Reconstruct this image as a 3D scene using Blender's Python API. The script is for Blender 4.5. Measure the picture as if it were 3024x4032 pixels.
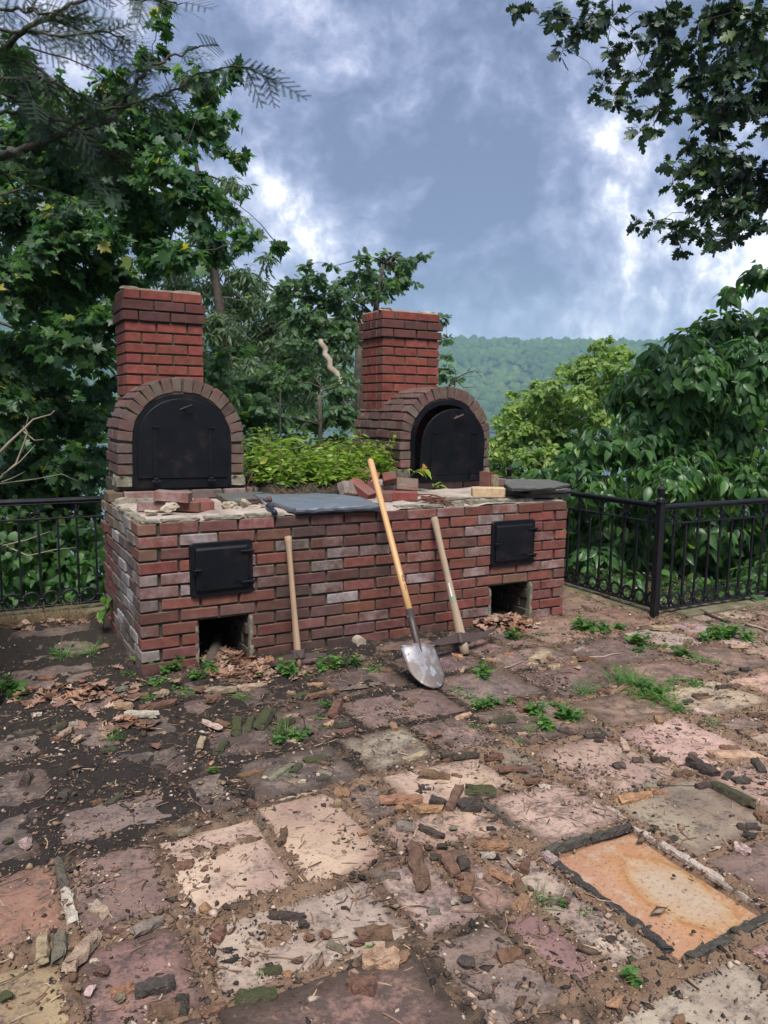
import bpy, math, random
import numpy as np
from math import radians as R, sin, cos, pi
from mathutils import Matrix, Vector, Euler

for o in list(bpy.data.objects):
    bpy.data.objects.remove(o)
SC = bpy.context.scene
COL = SC.collection
rng = np.random.default_rng(11)
random.seed(11)

# ------------------------------------------------------------------ camera
F = 3020.0                                   # focal length in pixels of the 3024 x 4032 photograph
CAM = np.array([-0.741, -4.0719, 1.4163])
RT = np.array([0.88122926, -0.47251133, 0.01296309])
UP = np.array([0.04984327, 0.12015859, 0.99150268])
FW = np.array([0.47005387, 0.87309505, -0.12943877])
cd = bpy.data.cameras.new('camera')
cam = bpy.data.objects.new('camera', cd)
COL.objects.link(cam)
cam.matrix_world = Matrix(((RT[0], UP[0], -FW[0], CAM[0]), (RT[1], UP[1], -FW[1], CAM[1]), (RT[2], UP[2], -FW[2], CAM[2]), (0, 0, 0, 1)))
cd.sensor_fit = 'VERTICAL'
cd.sensor_height = 36.0
cd.lens = 36.0 * F / 4032.0
cd.clip_start = 0.05
cd.clip_end = 6000
SC.camera = cam

def ray(px, py):
    return (px - 1512) * RT - (py - 2016) * UP + F * FW
def at(px, py, depth):
    "point seen at a pixel of the photograph, depth metres in front of the camera"
    return CAM + ray(px, py) * (depth / F)
def gp(px, py, z=0.0):
    d = ray(px, py)
    return CAM + d * ((z - CAM[2]) / d[2])
def yp(px, py, y=0.0):
    d = ray(px, py)
    return CAM + d * ((y - CAM[1]) / d[1])

# ------------------------------------------------------------------ node helpers
class NT:
    def __init__(s, tree):
        s.t = tree
        s.n = tree.nodes
        s.l = tree.links
    def new(s, typ, **kw):
        n = s.n.new(typ)
        for k, v in kw.items():
            setattr(n, k, v)
        return n
    def link(s, a, b):
        s.l.new(a, b)
    def put(s, sock, v):
        if isinstance(v, bpy.types.NodeSocket):
            s.l.new(v, sock)
        elif v is not None:
            if isinstance(v, (tuple, list)) and len(v) == 3 and sock.type == 'RGBA':
                v = (*v, 1)
            sock.default_value = v
    def math(s, op, a, b=None, clamp=False):
        n = s.new('ShaderNodeMath', operation=op, use_clamp=clamp)
        s.put(n.inputs[0], a)
        s.put(n.inputs[1], b)
        return n.outputs[0]
    def vmath(s, op, a, b=None):
        n = s.new('ShaderNodeVectorMath', operation=op)
        s.put(n.inputs[0], a)
        if b is not None:
            s.put(n.inputs[3] if op == 'SCALE' else n.inputs[1], b)
        return n.outputs['Value'] if op in ('DOT_PRODUCT', 'LENGTH', 'DISTANCE') else n.outputs[0]
    def noise(s, vec, scale, detail=4, rough=.55, w=None, dist=0):
        n = s.new('ShaderNodeTexNoise', noise_dimensions='4D' if w is not None else '3D')
        s.put(n.inputs['Vector'], vec)
        n.inputs['Scale'].default_value = scale
        n.inputs['Detail'].default_value = detail
        n.inputs['Roughness'].default_value = rough
        n.inputs['Distortion'].default_value = dist
        if w is not None:
            s.put(n.inputs['W'], w)
        return n.outputs[0]
    def mix(s, fac, a, b, blend='MIX'):
        n = s.new('ShaderNodeMix', data_type='RGBA', blend_type=blend)
        s.put(n.inputs[0], fac)
        s.put(n.inputs[6], a)
        s.put(n.inputs[7], b)
        return n.outputs[2]
    def ramp(s, fac, stops, interp='LINEAR'):
        n = s.new('ShaderNodeValToRGB')
        cr = n.color_ramp
        cr.interpolation = interp
        while len(cr.elements) < len(stops):
            cr.elements.new(.5)
        for e, (p, c) in zip(cr.elements, stops):
            e.position = p
            e.color = (*c, 1) if isinstance(c, (tuple, list)) else (c, c, c, 1)
        s.put(n.inputs[0], fac)
        return n.outputs[0]
    def mapr(s, v, a, b, c=0, d=1, smooth=False):
        n = s.new('ShaderNodeMapRange', interpolation_type='SMOOTHSTEP' if smooth else 'LINEAR')
        s.put(n.inputs[0], v)
        for i, x in enumerate((a, b, c, d)):
            n.inputs[1 + i].default_value = x
        return n.outputs[0]
    def bump(s, h, strength=.5, dist=.01):
        n = s.new('ShaderNodeBump')
        n.inputs['Strength'].default_value = strength
        n.inputs['Distance'].default_value = dist
        s.put(n.inputs['Height'], h)
        return n.outputs[0]

def mat(name):
    m = bpy.data.materials.new(name)
    m.use_nodes = True
    t = NT(m.node_tree)
    b = t.n['Principled BSDF']
    b.inputs['Roughness'].default_value = .85
    b.inputs['Specular IOR Level'].default_value = .3
    return m, t, b
def pos(t):
    return t.new('ShaderNodeNewGeometry').outputs['Position']
def objco(t):
    return t.new('ShaderNodeTexCoord').outputs['Object']
def oinfo(t):
    return t.new('ShaderNodeObjectInfo')

# ------------------------------------------------------------------ sky, sun, exposure
SUN_EL, SUN_AZ = R(58), R(205)               # azimuth from +Y, clockwise seen from above
w = bpy.data.worlds.new('World')
SC.world = w
w.use_nodes = True
T = NT(w.node_tree)
bg = T.n['Background']
bg.inputs[1].default_value = 0.08
skyt = T.new('ShaderNodeTexSky', sky_type='NISHITA', sun_disc=False)
skyt.sun_elevation = SUN_EL
skyt.sun_rotation = SUN_AZ
d0 = T.new('ShaderNodeTexCoord').outputs['Generated']
sep = T.new('ShaderNodeSeparateXYZ')
T.link(d0, sep.inputs[0])
zc = T.math('MAXIMUM', T.math('ADD', sep.outputs[2], .16), .05)
comb = T.new('ShaderNodeCombineXYZ')
T.link(T.math('DIVIDE', sep.outputs[0], zc), comb.inputs[0])
T.link(T.math('DIVIDE', sep.outputs[1], zc), comb.inputs[1])
pl = comb.outputs[0]
wn = T.new('ShaderNodeTexNoise')
wn.inputs['Scale'].default_value = 3.0
wn.inputs['Detail'].default_value = 6
T.link(d0, wn.inputs['Vector'])
warp = T.vmath('SUBTRACT', wn.outputs['Color'], (.5, .5, .5))
dw = T.vmath('ADD', d0, T.vmath('SCALE', warp, .12))
big = T.noise(d0, 2.2, 3, .5)
puff = T.noise(dw, 6.5, 10, .60)
puff2 = T.noise(dw, 17.0, 10, .66)
field = T.math('MULTIPLY', T.math('SUBTRACT', big, .5), .5)
field = T.math('ADD', field, T.math('MULTIPLY', T.math('SUBTRACT', puff, .5), 2.0))
field = T.math('ADD', field, T.math('MULTIPLY', T.math('SUBTRACT', puff2, .5), 1.6))
CLOUDS = [  # where the breaks and the dark bellies of the cloud deck stand in the sky: direction, radius (degrees), amount
    (1260, 870, 3.4, .30), (1420, 960, 3.0, .26), (1650, 985, 3.0, .16), (1950, 990, 4.0, .12), (2250, 640, 3.0, .22), (2430, 690, 3.0, .14), (2330, 860, 6, .12), (1360, 430, 2.6, .20), (1120, 130, 1.8, .20), (1330, 5, 4.0, .34), (1050, 660, 4.0, .24),
    (2240, 255, 1.3, .2), (1850, 300, 1.8, .1), (2200, 520, 4, .08), (2650, 760, 6, .10), (2480, 1120, 4, .16), (2800, 1090, 5, .24), (2950, 1150, 6, .24), (2250, 1230, 4.0, .16), (1950, 1290, 4, .10),
    (1650, 420, 7, -.24), (1950, 250, 8, -.18), (1720, 800, 6, -.26), (1560, 980, 3, -.12), (2150, 1060, 6, -.22), (2550, 960, 5, -.08), (1180, 760, 4, -.12), (1240, 620, 4, -.16), (2050, 700, 4, -.18), (1900, 1150, 5, -.16), (1000, 250, 5, -.05)]
for (x, y, r_, a_) in CLOUDS:
    dv = ray(x, y)
    dv = dv / np.linalg.norm(dv)
    dt = T.vmath('DISTANCE', T.vmath('ADD', d0, T.vmath('SCALE', warp, .16)), tuple(float(q) for q in dv))
    field = T.math('ADD', field, T.math('MULTIPLY', T.mapr(dt, R(r_) * 1.8, 0, 0, 1, True), a_ * .85))
cf = T.math('ADD', field, .33, True)
cl = T.ramp(cf, [(0, (.60, .76, 1.28)), (.22, (.86, 1.04, 1.66)), (.42, (1.32, 1.50, 2.18)), (.56, (1.85, 2.0, 2.65)), (.70, (2.7, 2.8, 3.3)), (.88, (4.6, 4.6, 4.7))])
cyan = T.mapr(sep.outputs[2], .20, .02, 0, .16, True)
cl = T.mix(cyan, cl, (2.1, 3.0, 3.8))
cl = T.mix(.06, cl, skyt.outputs[0])
# the ground half of the sphere, below the horizon: dull earth
cl = T.mix(T.mapr(sep.outputs[2], -.02, -.08, 0, 1), cl, (.5, .53, .45))
T.link(cl, bg.inputs[0])

sd = bpy.data.lights.new('sun', 'SUN')
sd.energy = 1.5
sd.angle = R(22)
sd.color = (1.0, .97, .93)
sun = bpy.data.objects.new('sun', sd)
COL.objects.link(sun)
sdir = Vector((sin(SUN_AZ) * cos(SUN_EL), cos(SUN_AZ) * cos(SUN_EL), sin(SUN_EL)))   # towards the sun
sun.rotation_euler = (-sdir).to_track_quat('-Z', 'Y').to_euler()

vs = SC.view_settings
vs.view_transform = 'Standard'
vs.look = 'None'
vs.exposure = 2.0
vs.gamma = 1.0
vs.use_curve_mapping = False
SC.cycles.max_bounces = 12
SC.cycles.diffuse_bounces = 7
SC.cycles.transmission_bounces = 6
SC.cycles.transparent_max_bounces = 4
SC.cycles.volume_bounces = 0
SC.cycles.use_denoising = True

# ------------------------------------------------------------------ mesh helpers
def tag(o, label=None, cat=None, group=None, kind=None):
    if label: o['label'] = label
    if cat: o['category'] = cat
    if group: o['group'] = group
    if kind: o['kind'] = kind
    return o
def empty(name, loc=(0, 0, 0), rot=(0, 0, 0), parent=None):
    o = bpy.data.objects.new(name, None)
    o.location = loc
    o.rotation_euler = rot
    o.parent = parent
    o.empty_display_size = .1
    COL.objects.link(o)
    return o
def put(name, me, parent=None, loc=None, rot=None, scale=None, color=None):
    o = bpy.data.objects.new(name, me)
    if loc is not None: o.location = loc
    if rot is not None: o.rotation_euler = rot
    if scale is not None: o.scale = scale
    if color is not None: o.color = color if len(color) == 4 else (*color, 0)
    o.parent = parent
    COL.objects.link(o)
    return o
class MB:
    "collects shapes, builds one mesh"
    def __init__(s):
        s.v = []
        s.f = []
    def add(s, V, Fs):
        k = len(s.v)
        s.v.extend([tuple(map(float, q)) for q in V])
        s.f.extend([tuple(i + k for i in f) for f in Fs])
        return s
    def box(s, a, b, ch=0.0, M=None):
        V, Fs = cbox(a, b, ch)
        if M is not None:
            V = [M @ Vector(q) for q in V]
        return s.add(V, Fs)
    def tube(s, P, r, n=8, cap=True, flat=None):
        P = [Vector(q) for q in P]
        rs = r if isinstance(r, (list, tuple)) else [r] * len(P)
        V = []
        Fs = []
        up = None
        for i, q in enumerate(P):
            d = (P[min(i + 1, len(P) - 1)] - P[max(i - 1, 0)]).normalized()
            if up is None:
                up = Vector((0, 0, 1)) if abs(d.z) < .9 else Vector((1, 0, 0))
            a = d.cross(up).normalized()
            b = a.cross(d).normalized()
            up = b
            for k in range(n):
                t = 2 * pi * k / n
                V.append(q + a * cos(t) * rs[i] + b * sin(t) * rs[i] * (flat or 1))
        for i in range(len(P) - 1):
            for k in range(n):
                Fs.append((i * n + k, i * n + (k + 1) % n, (i + 1) * n + (k + 1) % n, (i + 1) * n + k))
        if cap:
            Fs.append(tuple(range(n - 1, -1, -1)))
            Fs.append(tuple(range((len(P) - 1) * n, len(P) * n)))
        return s.add(V, Fs)
    def lathe(s, prof, n=12, c=(0, 0, 0)):
        V = []
        Fs = []
        for (r, z) in prof:
            for k in range(n):
                t = 2 * pi * k / n
                V.append((c[0] + r * cos(t), c[1] + r * sin(t), c[2] + z))
        for i in range(len(prof) - 1):
            for k in range(n):
                Fs.append((i * n + k, i * n + (k + 1) % n, (i + 1) * n + (k + 1) % n, (i + 1) * n + k))
        Fs.append(tuple(range(n - 1, -1, -1)))
        Fs.append(tuple(range((len(prof) - 1) * n, len(prof) * n)))
        return s.add(V, Fs)
    def prism(s, poly, y0, y1):
        "polygon in x,z (counter-clockwise seen from -y), pushed from y0 (front) to y1"
        n = len(poly)
        V = [(x, y0, z) for x, z in poly] + [(x, y1, z) for x, z in poly]
        Fs = [tuple(range(n)), tuple(range(2 * n - 1, n - 1, -1))]
        Fs += [(i, i + n, (i + 1) % n + n, (i + 1) % n) for i in range(n)]
        return s.add(V, Fs)
    def ring(s, outer, inner, y0, y1):
        "closed or open band between two outlines with the same number of points"
        n = len(outer)
        V = [(x, y0, z) for x, z in outer] + [(x, y0, z) for x, z in inner] + [(x, y1, z) for x, z in outer] + [(x, y1, z) for x, z in inner]
        Fs = []
        for i in range(n):
            j = (i + 1) % n
            Fs += [(i, j, n + j, n + i), (2 * n + j, 2 * n + i, 3 * n + i, 3 * n + j), (j, i, 2 * n + i, 2 * n + j), (n + i, n + j, 3 * n + j, 3 * n + i)]
        return s.add(V, Fs)
    def mesh(s, name, m, smooth=False):
        me = bpy.data.meshes.new(name)
        me.from_pydata(s.v, [], s.f)
        me.materials.append(m)
        if smooth:
            me.polygons.foreach_set('use_smooth', [True] * len(me.polygons))
        me.update()
        return me
    def build(s, name, m, parent=None, smooth=False, **kw):
        return put(name, s.mesh(name, m, smooth), parent, **kw)
def cbox(a, b, ch=0.0):
    "box between corners, edges chamfered by ch"
    a = np.minimum(a, b).astype(float) if False else np.array(a, float)
    b = np.array(b, float)
    if ch <= 0:
        V = [(x, y, z) for x in (a[0], b[0]) for y in (a[1], b[1]) for z in (a[2], b[2])]
        return V, [(0, 1, 3, 2), (4, 6, 7, 5), (0, 4, 5, 1), (2, 3, 7, 6), (0, 2, 6, 4), (1, 5, 7, 3)]
    V = []
    idx = {}
    for ix in (0, 1):
        for iy in (0, 1):
            for iz in (0, 1):
                c = [(a, b)[ix][0], (a, b)[iy][1], (a, b)[iz][2]]
                sg = [1 - 2 * ix, 1 - 2 * iy, 1 - 2 * iz]
                for ax in range(3):
                    q = [c[k] + (0 if k == ax else sg[k] * ch) for k in range(3)]
                    idx[(ix, iy, iz, ax)] = len(V)
                    V.append(tuple(q))
    Fs = []
    for ax in range(3):
        u, v_ = (ax + 1) % 3, (ax + 2) % 3
        for sd_ in (0, 1):
            q = []
            for (i, j) in ((0, 0), (1, 0), (1, 1), (0, 1)):
                k = [0, 0, 0]
                k[ax] = sd_
                k[u] = i
                k[v_] = j
                q.append(idx[(*k, ax)])
            Fs.append(tuple(q if sd_ else q[::-1]))
    for ax in range(3):              # edges along ax
        u, v_ = (ax + 1) % 3, (ax + 2) % 3
        for i in (0, 1):
            for j in (0, 1):
                k0 = [0, 0, 0]; k1 = [0, 0, 0]
                k0[u] = k1[u] = i
                k0[v_] = k1[v_] = j
                k0[ax], k1[ax] = 0, 1
                q = [idx[(*k0, u)], idx[(*k1, u)], idx[(*k1, v_)], idx[(*k0, v_)]]
                Fs.append(tuple(q if (i ^ j) else q[::-1]))
    for ix in (0, 1):
        for iy in (0, 1):
            for iz in (0, 1):
                q = [idx[(ix, iy, iz, k)] for k in range(3)]
                Fs.append(tuple(q if (ix + iy + iz) % 2 else q[::-1]))
    return V, Fs
def fixn(me):
    import bmesh
    b = bmesh.new()
    b.from_mesh(me)
    bmesh.ops.recalc_face_normals(b, faces=b.faces)
    b.to_mesh(me)
    b.free()
    return me
def bigmesh(name, V, Fa, m, attrs=None, smooth=False):
    "fast mesh from arrays; every face has the same number of corners"
    V = np.ascontiguousarray(V, np.float32)
    Fa = np.ascontiguousarray(Fa, np.int32)
    me = bpy.data.meshes.new(name)
    k = Fa.shape[1]
    me.vertices.add(len(V))
    me.vertices.foreach_set('co', V.ravel())
    me.loops.add(Fa.size)
    me.loops.foreach_set('vertex_index', Fa.ravel())
    me.polygons.add(len(Fa))
    me.polygons.foreach_set('loop_start', np.arange(0, Fa.size, k, dtype=np.int32))
    me.polygons.foreach_set('loop_total', np.full(len(Fa), k, np.int32))
    if smooth:
        me.polygons.foreach_set('use_smooth', np.ones(len(Fa), bool))
    for an, arr in (attrs or {}).items():
        if arr.ndim == 1:
            at_ = me.attributes.new(an, 'FLOAT', 'POINT')
            at_.data.foreach_set('value', np.ascontiguousarray(arr, np.float32))
        else:
            at_ = me.attributes.new(an, 'FLOAT_COLOR', 'POINT')
            c4 = np.concatenate([arr, np.ones((len(arr), 1))], 1).astype(np.float32)
            at_.data.foreach_set('color', c4.ravel())
    me.update(calc_edges=True)
    me.materials.append(m)
    return me

def hash2(ix, iy, seed):
    h = (ix.astype(np.int64) * 374761393 + iy.astype(np.int64) * 668265263 + seed * 982451653) & 0x7fffffff
    h = ((h ^ (h >> 13)) * 1274126177) & 0x7fffffff
    return ((h ^ (h >> 16)) & 0xffff) / 65535.0
def vnoise(x, y, scale, seed=0, oct=4, gain=.5):
    x = np.asarray(x, float) / scale
    y = np.asarray(y, float) / scale
    out = 0
    amp = 1
    tot = 0
    for o in range(oct):
        ix = np.floor(x); iy = np.floor(y)
        fx = x - ix; fy = y - iy
        fx = fx * fx * (3 - 2 * fx); fy = fy * fy * (3 - 2 * fy)
        a = hash2(ix, iy, seed + o); b = hash2(ix + 1, iy, seed + o)
        c = hash2(ix, iy + 1, seed + o); d = hash2(ix + 1, iy + 1, seed + o)
        out = out + amp * ((a * (1 - fx) + b * fx) * (1 - fy) + (c * (1 - fx) + d * fx) * fy)
        tot += amp
        amp *= gain
        x = x * 2.03 + 17.7
        y = y * 2.03 + 9.1
    return out / tot
def sst(a, b, x):
    t = np.clip((x - a) / (b - a), 0, 1)
    return t * t * (3 - 2 * t)
# ------------------------------------------------------------------ materials
def m_brick():
    m, t, b = mat('brick')
    oi = oinfo(t)
    P = t.vmath('ADD', pos(t), t.vmath('SCALE', (7.3, 3.1, 5.7), t.math('MULTIPLY', oi.outputs['Random'], 9)))
    n1 = t.noise(P, 22, 5, .6)
    n2 = t.noise(P, 9, 4, .65)
    n3 = t.noise(P, 130, 3, .6)
    base = t.mix(t.mapr(n1, .3, .75), t.mix(1, oi.outputs['Color'], (.68, .62, .6), 'MULTIPLY'), t.mix(1, oi.outputs['Color'], (1.18, 1.12, 1.1), 'MULTIPLY'))
    base = t.mix(t.mapr(n3, .55, .75, 0, .4), base, t.mix(1, base, (.55, .5, .5), 'MULTIPLY'))
    gs = t.new('ShaderNodeSeparateXYZ')
    t.link(t.new('ShaderNodeTexCoord').outputs['Generated'], gs.inputs[0])
    ex = t.math('MULTIPLY', t.math('MINIMUM', gs.outputs[0], t.math('SUBTRACT', 1.0, gs.outputs[0])), .20)
    ez = t.math('MULTIPLY', t.math('MINIMUM', gs.outputs[2], t.math('SUBTRACT', 1.0, gs.outputs[2])), .058)
    em = t.math('ADD', t.math('MINIMUM', ex, ez), t.math('MULTIPLY', t.math('SUBTRACT', n2, .5), .030))
    em = t.math('ADD', em, t.math('MULTIPLY', t.math('SUBTRACT', n1, .5), .022))
    base = t.mix(t.mapr(em, .004, -.004, 0, .75), base, t.mix(n1, (.075, .062, .045), (.19, .165, .125)))
    wh = t.math('MULTIPLY', t.mapr(t.math('ADD', t.math('ADD', n2, t.math('MULTIPLY', t.math('SUBTRACT', n3, .5), .35)), t.math('MULTIPLY', oi.outputs['Alpha'], .5)), .68, 1.02), t.math('ADD', t.math('MULTIPLY', oi.outputs['Alpha'], .7), .06), True)
    base = t.mix(t.math('MULTIPLY', wh, t.mapr(n1, .25, .6, .45, 1)), base, (.37, .34, .325))
    t.link(base, b.inputs['Base Color'])
    t.link(t.bump(t.math('ADD', t.math('MULTIPLY', n3, .5), n1), .6, .004), b.inputs['Normal'])
    return m
def m_mortar(name, c1, c2, c3, sc=1.0):
    m, t, b = mat(name)
    P = pos(t)
    n1 = t.noise(P, 7 * sc, 6, .62)
    n2 = t.noise(P, 60 * sc, 5, .65)
    base = t.ramp(n1, [(.25, c1), (.5, c2), (.72, c3)])
    base = t.mix(t.mapr(n2, .4, .7, 0, .6), base, t.mix(1, base, (.55, .52, .5), 'MULTIPLY'))
    t.link(base, b.inputs['Base Color'])
    t.link(t.bump(t.math('ADD', n2, n1), .8, .008), b.inputs['Normal'])
    return m
def m_metal(name, c, rough=.5, rust=(.10, .045, .03), amt=.25, spec=.5, metallic=0.0):
    m, t, b = mat(name)
    P = pos(t)
    n1 = t.noise(P, 9, 6, .65)
    n2 = t.noise(P, 90, 4, .6)
    base = t.mix(t.mapr(t.math('ADD', n1, t.math('MULTIPLY', n2, .3)), .70, .84, 0, amt), c, rust)
    base = t.mix(t.mapr(n2, .55, .8, 0, .35), base, t.mix(1, base, (1.9, 1.9, 1.9), 'MULTIPLY'))
    t.link(base, b.inputs['Base Color'])
    t.link(t.mapr(n1, .3, .75, rough - .12, rough + .2), b.inputs['Roughness'])
    b.inputs['Specular IOR Level'].default_value = spec
    b.inputs['Metallic'].default_value = metallic
    t.link(t.bump(n2, .25, .002), b.inputs['Normal'])
    return m
def m_wood(name, c1, c2, rough=.5, dirt=.3, gscale=1.0, dirtc=(.12, .085, .055)):
    m, t, b = mat(name)
    P = objco(t)
    mp = t.new('ShaderNodeMapping')
    mp.inputs['Scale'].default_value = (60 * gscale, 60 * gscale, 3.5)
    t.link(P, mp.inputs[0])
    g = t.noise(mp.outputs[0], 1, 4, .6, dist=.4)
    n1 = t.noise(P, 7, 5, .65)
    base = t.mix(g, c1, c2)
    base = t.mix(t.mapr(n1, .48, .72, 0, dirt), base, dirtc)
    t.link(base, b.inputs['Base Color'])
    b.inputs['Roughness'].default_value = rough
    t.link(t.bump(g, .2, .002), b.inputs['Normal'])
    return m
def m_stone():
    "flagstone: colour of its own per stone, staining, grit"
    m, t, b = mat('flagstone')
    oi = oinfo(t)
    P = t.vmath('ADD', pos(t), t.vmath('SCALE', (3.3, 6.1, 1.7), t.math('MULTIPLY', oi.outputs['Random'], 7)))
    n0 = t.noise(P, 3.2, 5, .6, dist=.5)
    n1 = t.noise(P, 14, 6, .65)
    n2 = t.noise(P, 75, 5, .65)
    n3 = t.noise(P, 240, 3, .6)
    c = oi.outputs['Color']
    base = t.mix(t.mapr(n0, .32, .68), t.mix(1, c, (.62, .55, .6), 'MULTIPLY'), t.mix(1, c, (1.15, 1.15, 1.12), 'MULTIPLY'))
    base = t.mix(t.mapr(n1, .55, .75, 0, .4), base, (.34, .27, .22))
    w1 = t.noise(pos(t), 2.3, 6, .66, dist=.4)
    al = oi.outputs['Alpha']
    base = t.mix(t.math('MULTIPLY', t.mapr(w1, .40, .62), t.math('ADD', t.math('MULTIPLY', al, .6), .22)), base, (.215, .135, .10))
    base = t.mix(t.math('MULTIPLY', t.mapr(t.noise(pos(t), 5.5, 6, .66), .50, .68), t.math('ADD', t.math('MULTIPLY', al, .7), .15)), base, (.10, .068, .056))
    # soil trodden into the surface, the more the higher the stone's alpha
    soil = t.math('ADD', t.math('ADD', n1, t.math('MULTIPLY', t.math('SUBTRACT', n2, .5), .55)), t.math('MULTIPLY', oi.outputs['Alpha'], .30))
    base = t.mix(t.mapr(soil, .56, .78, 0, .8), base, (.045, .034, .03))
    base = t.mix(t.mapr(n2, .60, .72, 0, .6), base, (.06, .042, .033))
    base = t.mix(t.mapr(n3, .68, .82, 0, .35), base, (.46, .37, .30))
    gsep = t.new('ShaderNodeSeparateXYZ')
    t.link(t.new('ShaderNodeTexCoord').outputs['Generated'], gsep.inputs[0])
    def edge(q):
        return t.math('MINIMUM', q, t.math('SUBTRACT', 1.0, q))
    ed = t.math('MINIMUM', edge(gsep.outputs[0]), edge(gsep.outputs[1]))
    ed = t.math('ADD', ed, t.math('ADD', t.math('MULTIPLY', t.math('SUBTRACT', n1, .5), .26), t.math('MULTIPLY', t.math('SUBTRACT', n0, .5), .26)))
    ed = t.math('SUBTRACT', ed, t.math('SUBTRACT', t.math('MULTIPLY', al, .16), .04))
    base = t.mix(t.mapr(ed, .11, -.02, 0, .92), base, t.mix(t.mapr(n1, .35, .65), t.mix(al, (.075, .045, .03), (.016, .012, .010)), t.mix(al, (.21, .13, .085), (.05, .038, .03))))
    t.link(base, b.inputs['Base Color'])
    t.link(t.mapr(n1, .3, .7, .55, .95), b.inputs['Roughness'])
    t.link(t.bump(t.math('ADD', t.math('MULTIPLY', n2, .8), t.math('ADD', n1, t.math('MULTIPLY', n3, .3))), .75, .008), b.inputs['Normal'])
    return m
def m_rust_stone():
    "the rust-stained flagstone: orange with a pale lens and dark rim in it"
    m, t, b = mat('rust_flagstone')
    P = pos(t)
    n1 = t.noise(P, 9, 6, .62)
    n2 = t.noise(P, 70, 5, .65)
    wn = t.vmath('SCALE', t.vmath('SUBTRACT', t.new('ShaderNodeTexNoise').outputs['Color'], (.5, .5, .5)), .07)
    for q in t.n:
        if q.bl_idname == 'ShaderNodeTexNoise' and q.outputs['Color'].is_linked:
            q.inputs['Scale'].default_value = 6
            q.inputs['Detail'].default_value = 5
            t.link(P, q.inputs['Vector'])
    v = t.vmath('MULTIPLY', t.vmath('SUBTRACT', t.vmath('ADD', P, wn), (1.075, -2.60, 0)), (1.15, .60, 0))
    mp = t.new('ShaderNodeVectorRotate', rotation_type='Z_AXIS')
    mp.inputs['Angle'].default_value = .35
    t.link(v, mp.inputs[0])
    dd = t.vmath('LENGTH', mp.outputs[0])
    base = t.ramp(t.math('DIVIDE', dd, .22), [(0, (.36, .285, .21)), (.38, (.36, .27, .18)), (.50, (.36, .22, .10)), (.56, (.29, .135, .055)), (.64, (.36, .185, .085)), (.8, (.36, .20, .12)), (1, (.34, .18, .11))])
    base = t.mix(t.mapr(n1, .42, .7, 0, .7), base, (.33, .165, .08))
    base = t.mix(t.mapr(t.noise(P, 22, 6, .7), .52, .66, 0, .7), base, (.40, .30, .21))
    base = t.mix(t.mapr(n2, .54, .68, 0, .75), base, (.15, .075, .045))
    t.link(base, b.inputs['Base Color'])
    t.link(t.bump(t.math('ADD', n2, n1), .5, .006), b.inputs['Normal'])
    return m
def m_soil():
    m, t, b = mat('soil')
    P = pos(t)
    at_ = t.new('ShaderNodeAttribute', attribute_name='tone')
    n1 = t.noise(P, 16, 6, .65)
    n2 = t.noise(P, 95, 6, .7)
    n3 = t.noise(P, 300, 3, .6)
    dark = t.mix(n1, (.012, .0095, .008), (.045, .033, .025))
    tan = t.mix(n1, (.15, .088, .052), (.34, .22, .14))
    k = t.math('ADD', at_.outputs['Fac'], t.math('MULTIPLY', t.math('SUBTRACT', n1, .5), .9))
    base = t.mix(t.mapr(k, .3, .7), dark, tan)
    base = t.mix(t.mapr(n2, .55, .72, 0, .6), base, t.mix(1, base, (.35, .3, .28), 'MULTIPLY'))
    base = t.mix(t.mapr(n3, .64, .8, 0, .4), base, (.30, .22, .16))
    t.link(base, b.inputs['Base Color'])
    t.link(t.mapr(n1, .3, .7, .6, .98), b.inputs['Roughness'])
    t.link(t.bump(t.math('ADD', n2, t.math('MULTIPLY', n3, .5)), 1.0, .012), b.inputs['Normal'])
    return m
def m_frag():
    "broken mortar: colour of its own, dark weathered top, pale fresh break"
    m, t, b = mat('broken_mortar')
    oi = oinfo(t)
    P = t.vmath('ADD', pos(t), t.vmath('SCALE', (3.3, 6.1, 1.7), t.math('MULTIPLY', oi.outputs['Random'], 7)))
    n1 = t.noise(P, 30, 5, .65)
    n2 = t.noise(P, 150, 4, .65)
    c = oi.outputs['Color']
    base = t.mix(t.mapr(n1, .3, .7), t.mix(1, c, (.55, .5, .48), 'MULTIPLY'), t.mix(1, c, (1.35, 1.3, 1.25), 'MULTIPLY'))
    base = t.mix(t.mapr(n2, .6, .72, 0, .5), base, (.42, .34, .27))
    base = t.mix(t.mapr(n2, .42, .3, 0, .6), base, (.03, .022, .018))
    moss = t.math('MULTIPLY', t.mapr(t.math('ADD', n1, t.math('MULTIPLY', oi.outputs['Alpha'], .3)), .62, .74), oi.outputs['Alpha'])
    up = t.new('ShaderNodeSeparateXYZ')
    t.link(t.new('ShaderNodeNewGeometry').outputs['Normal'], up.inputs[0])
    moss = t.math('MULTIPLY', t.math('MULTIPLY', moss, .75), t.mapr(up.outputs[2], -.1, .6))
    base = t.mix(moss, base, (.045, .058, .014))
    t.link(base, b.inputs['Base Color'])
    t.link(t.bump(t.math('ADD', n2, n1), 1.0, .008), b.inputs['Normal'])
    return m
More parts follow.
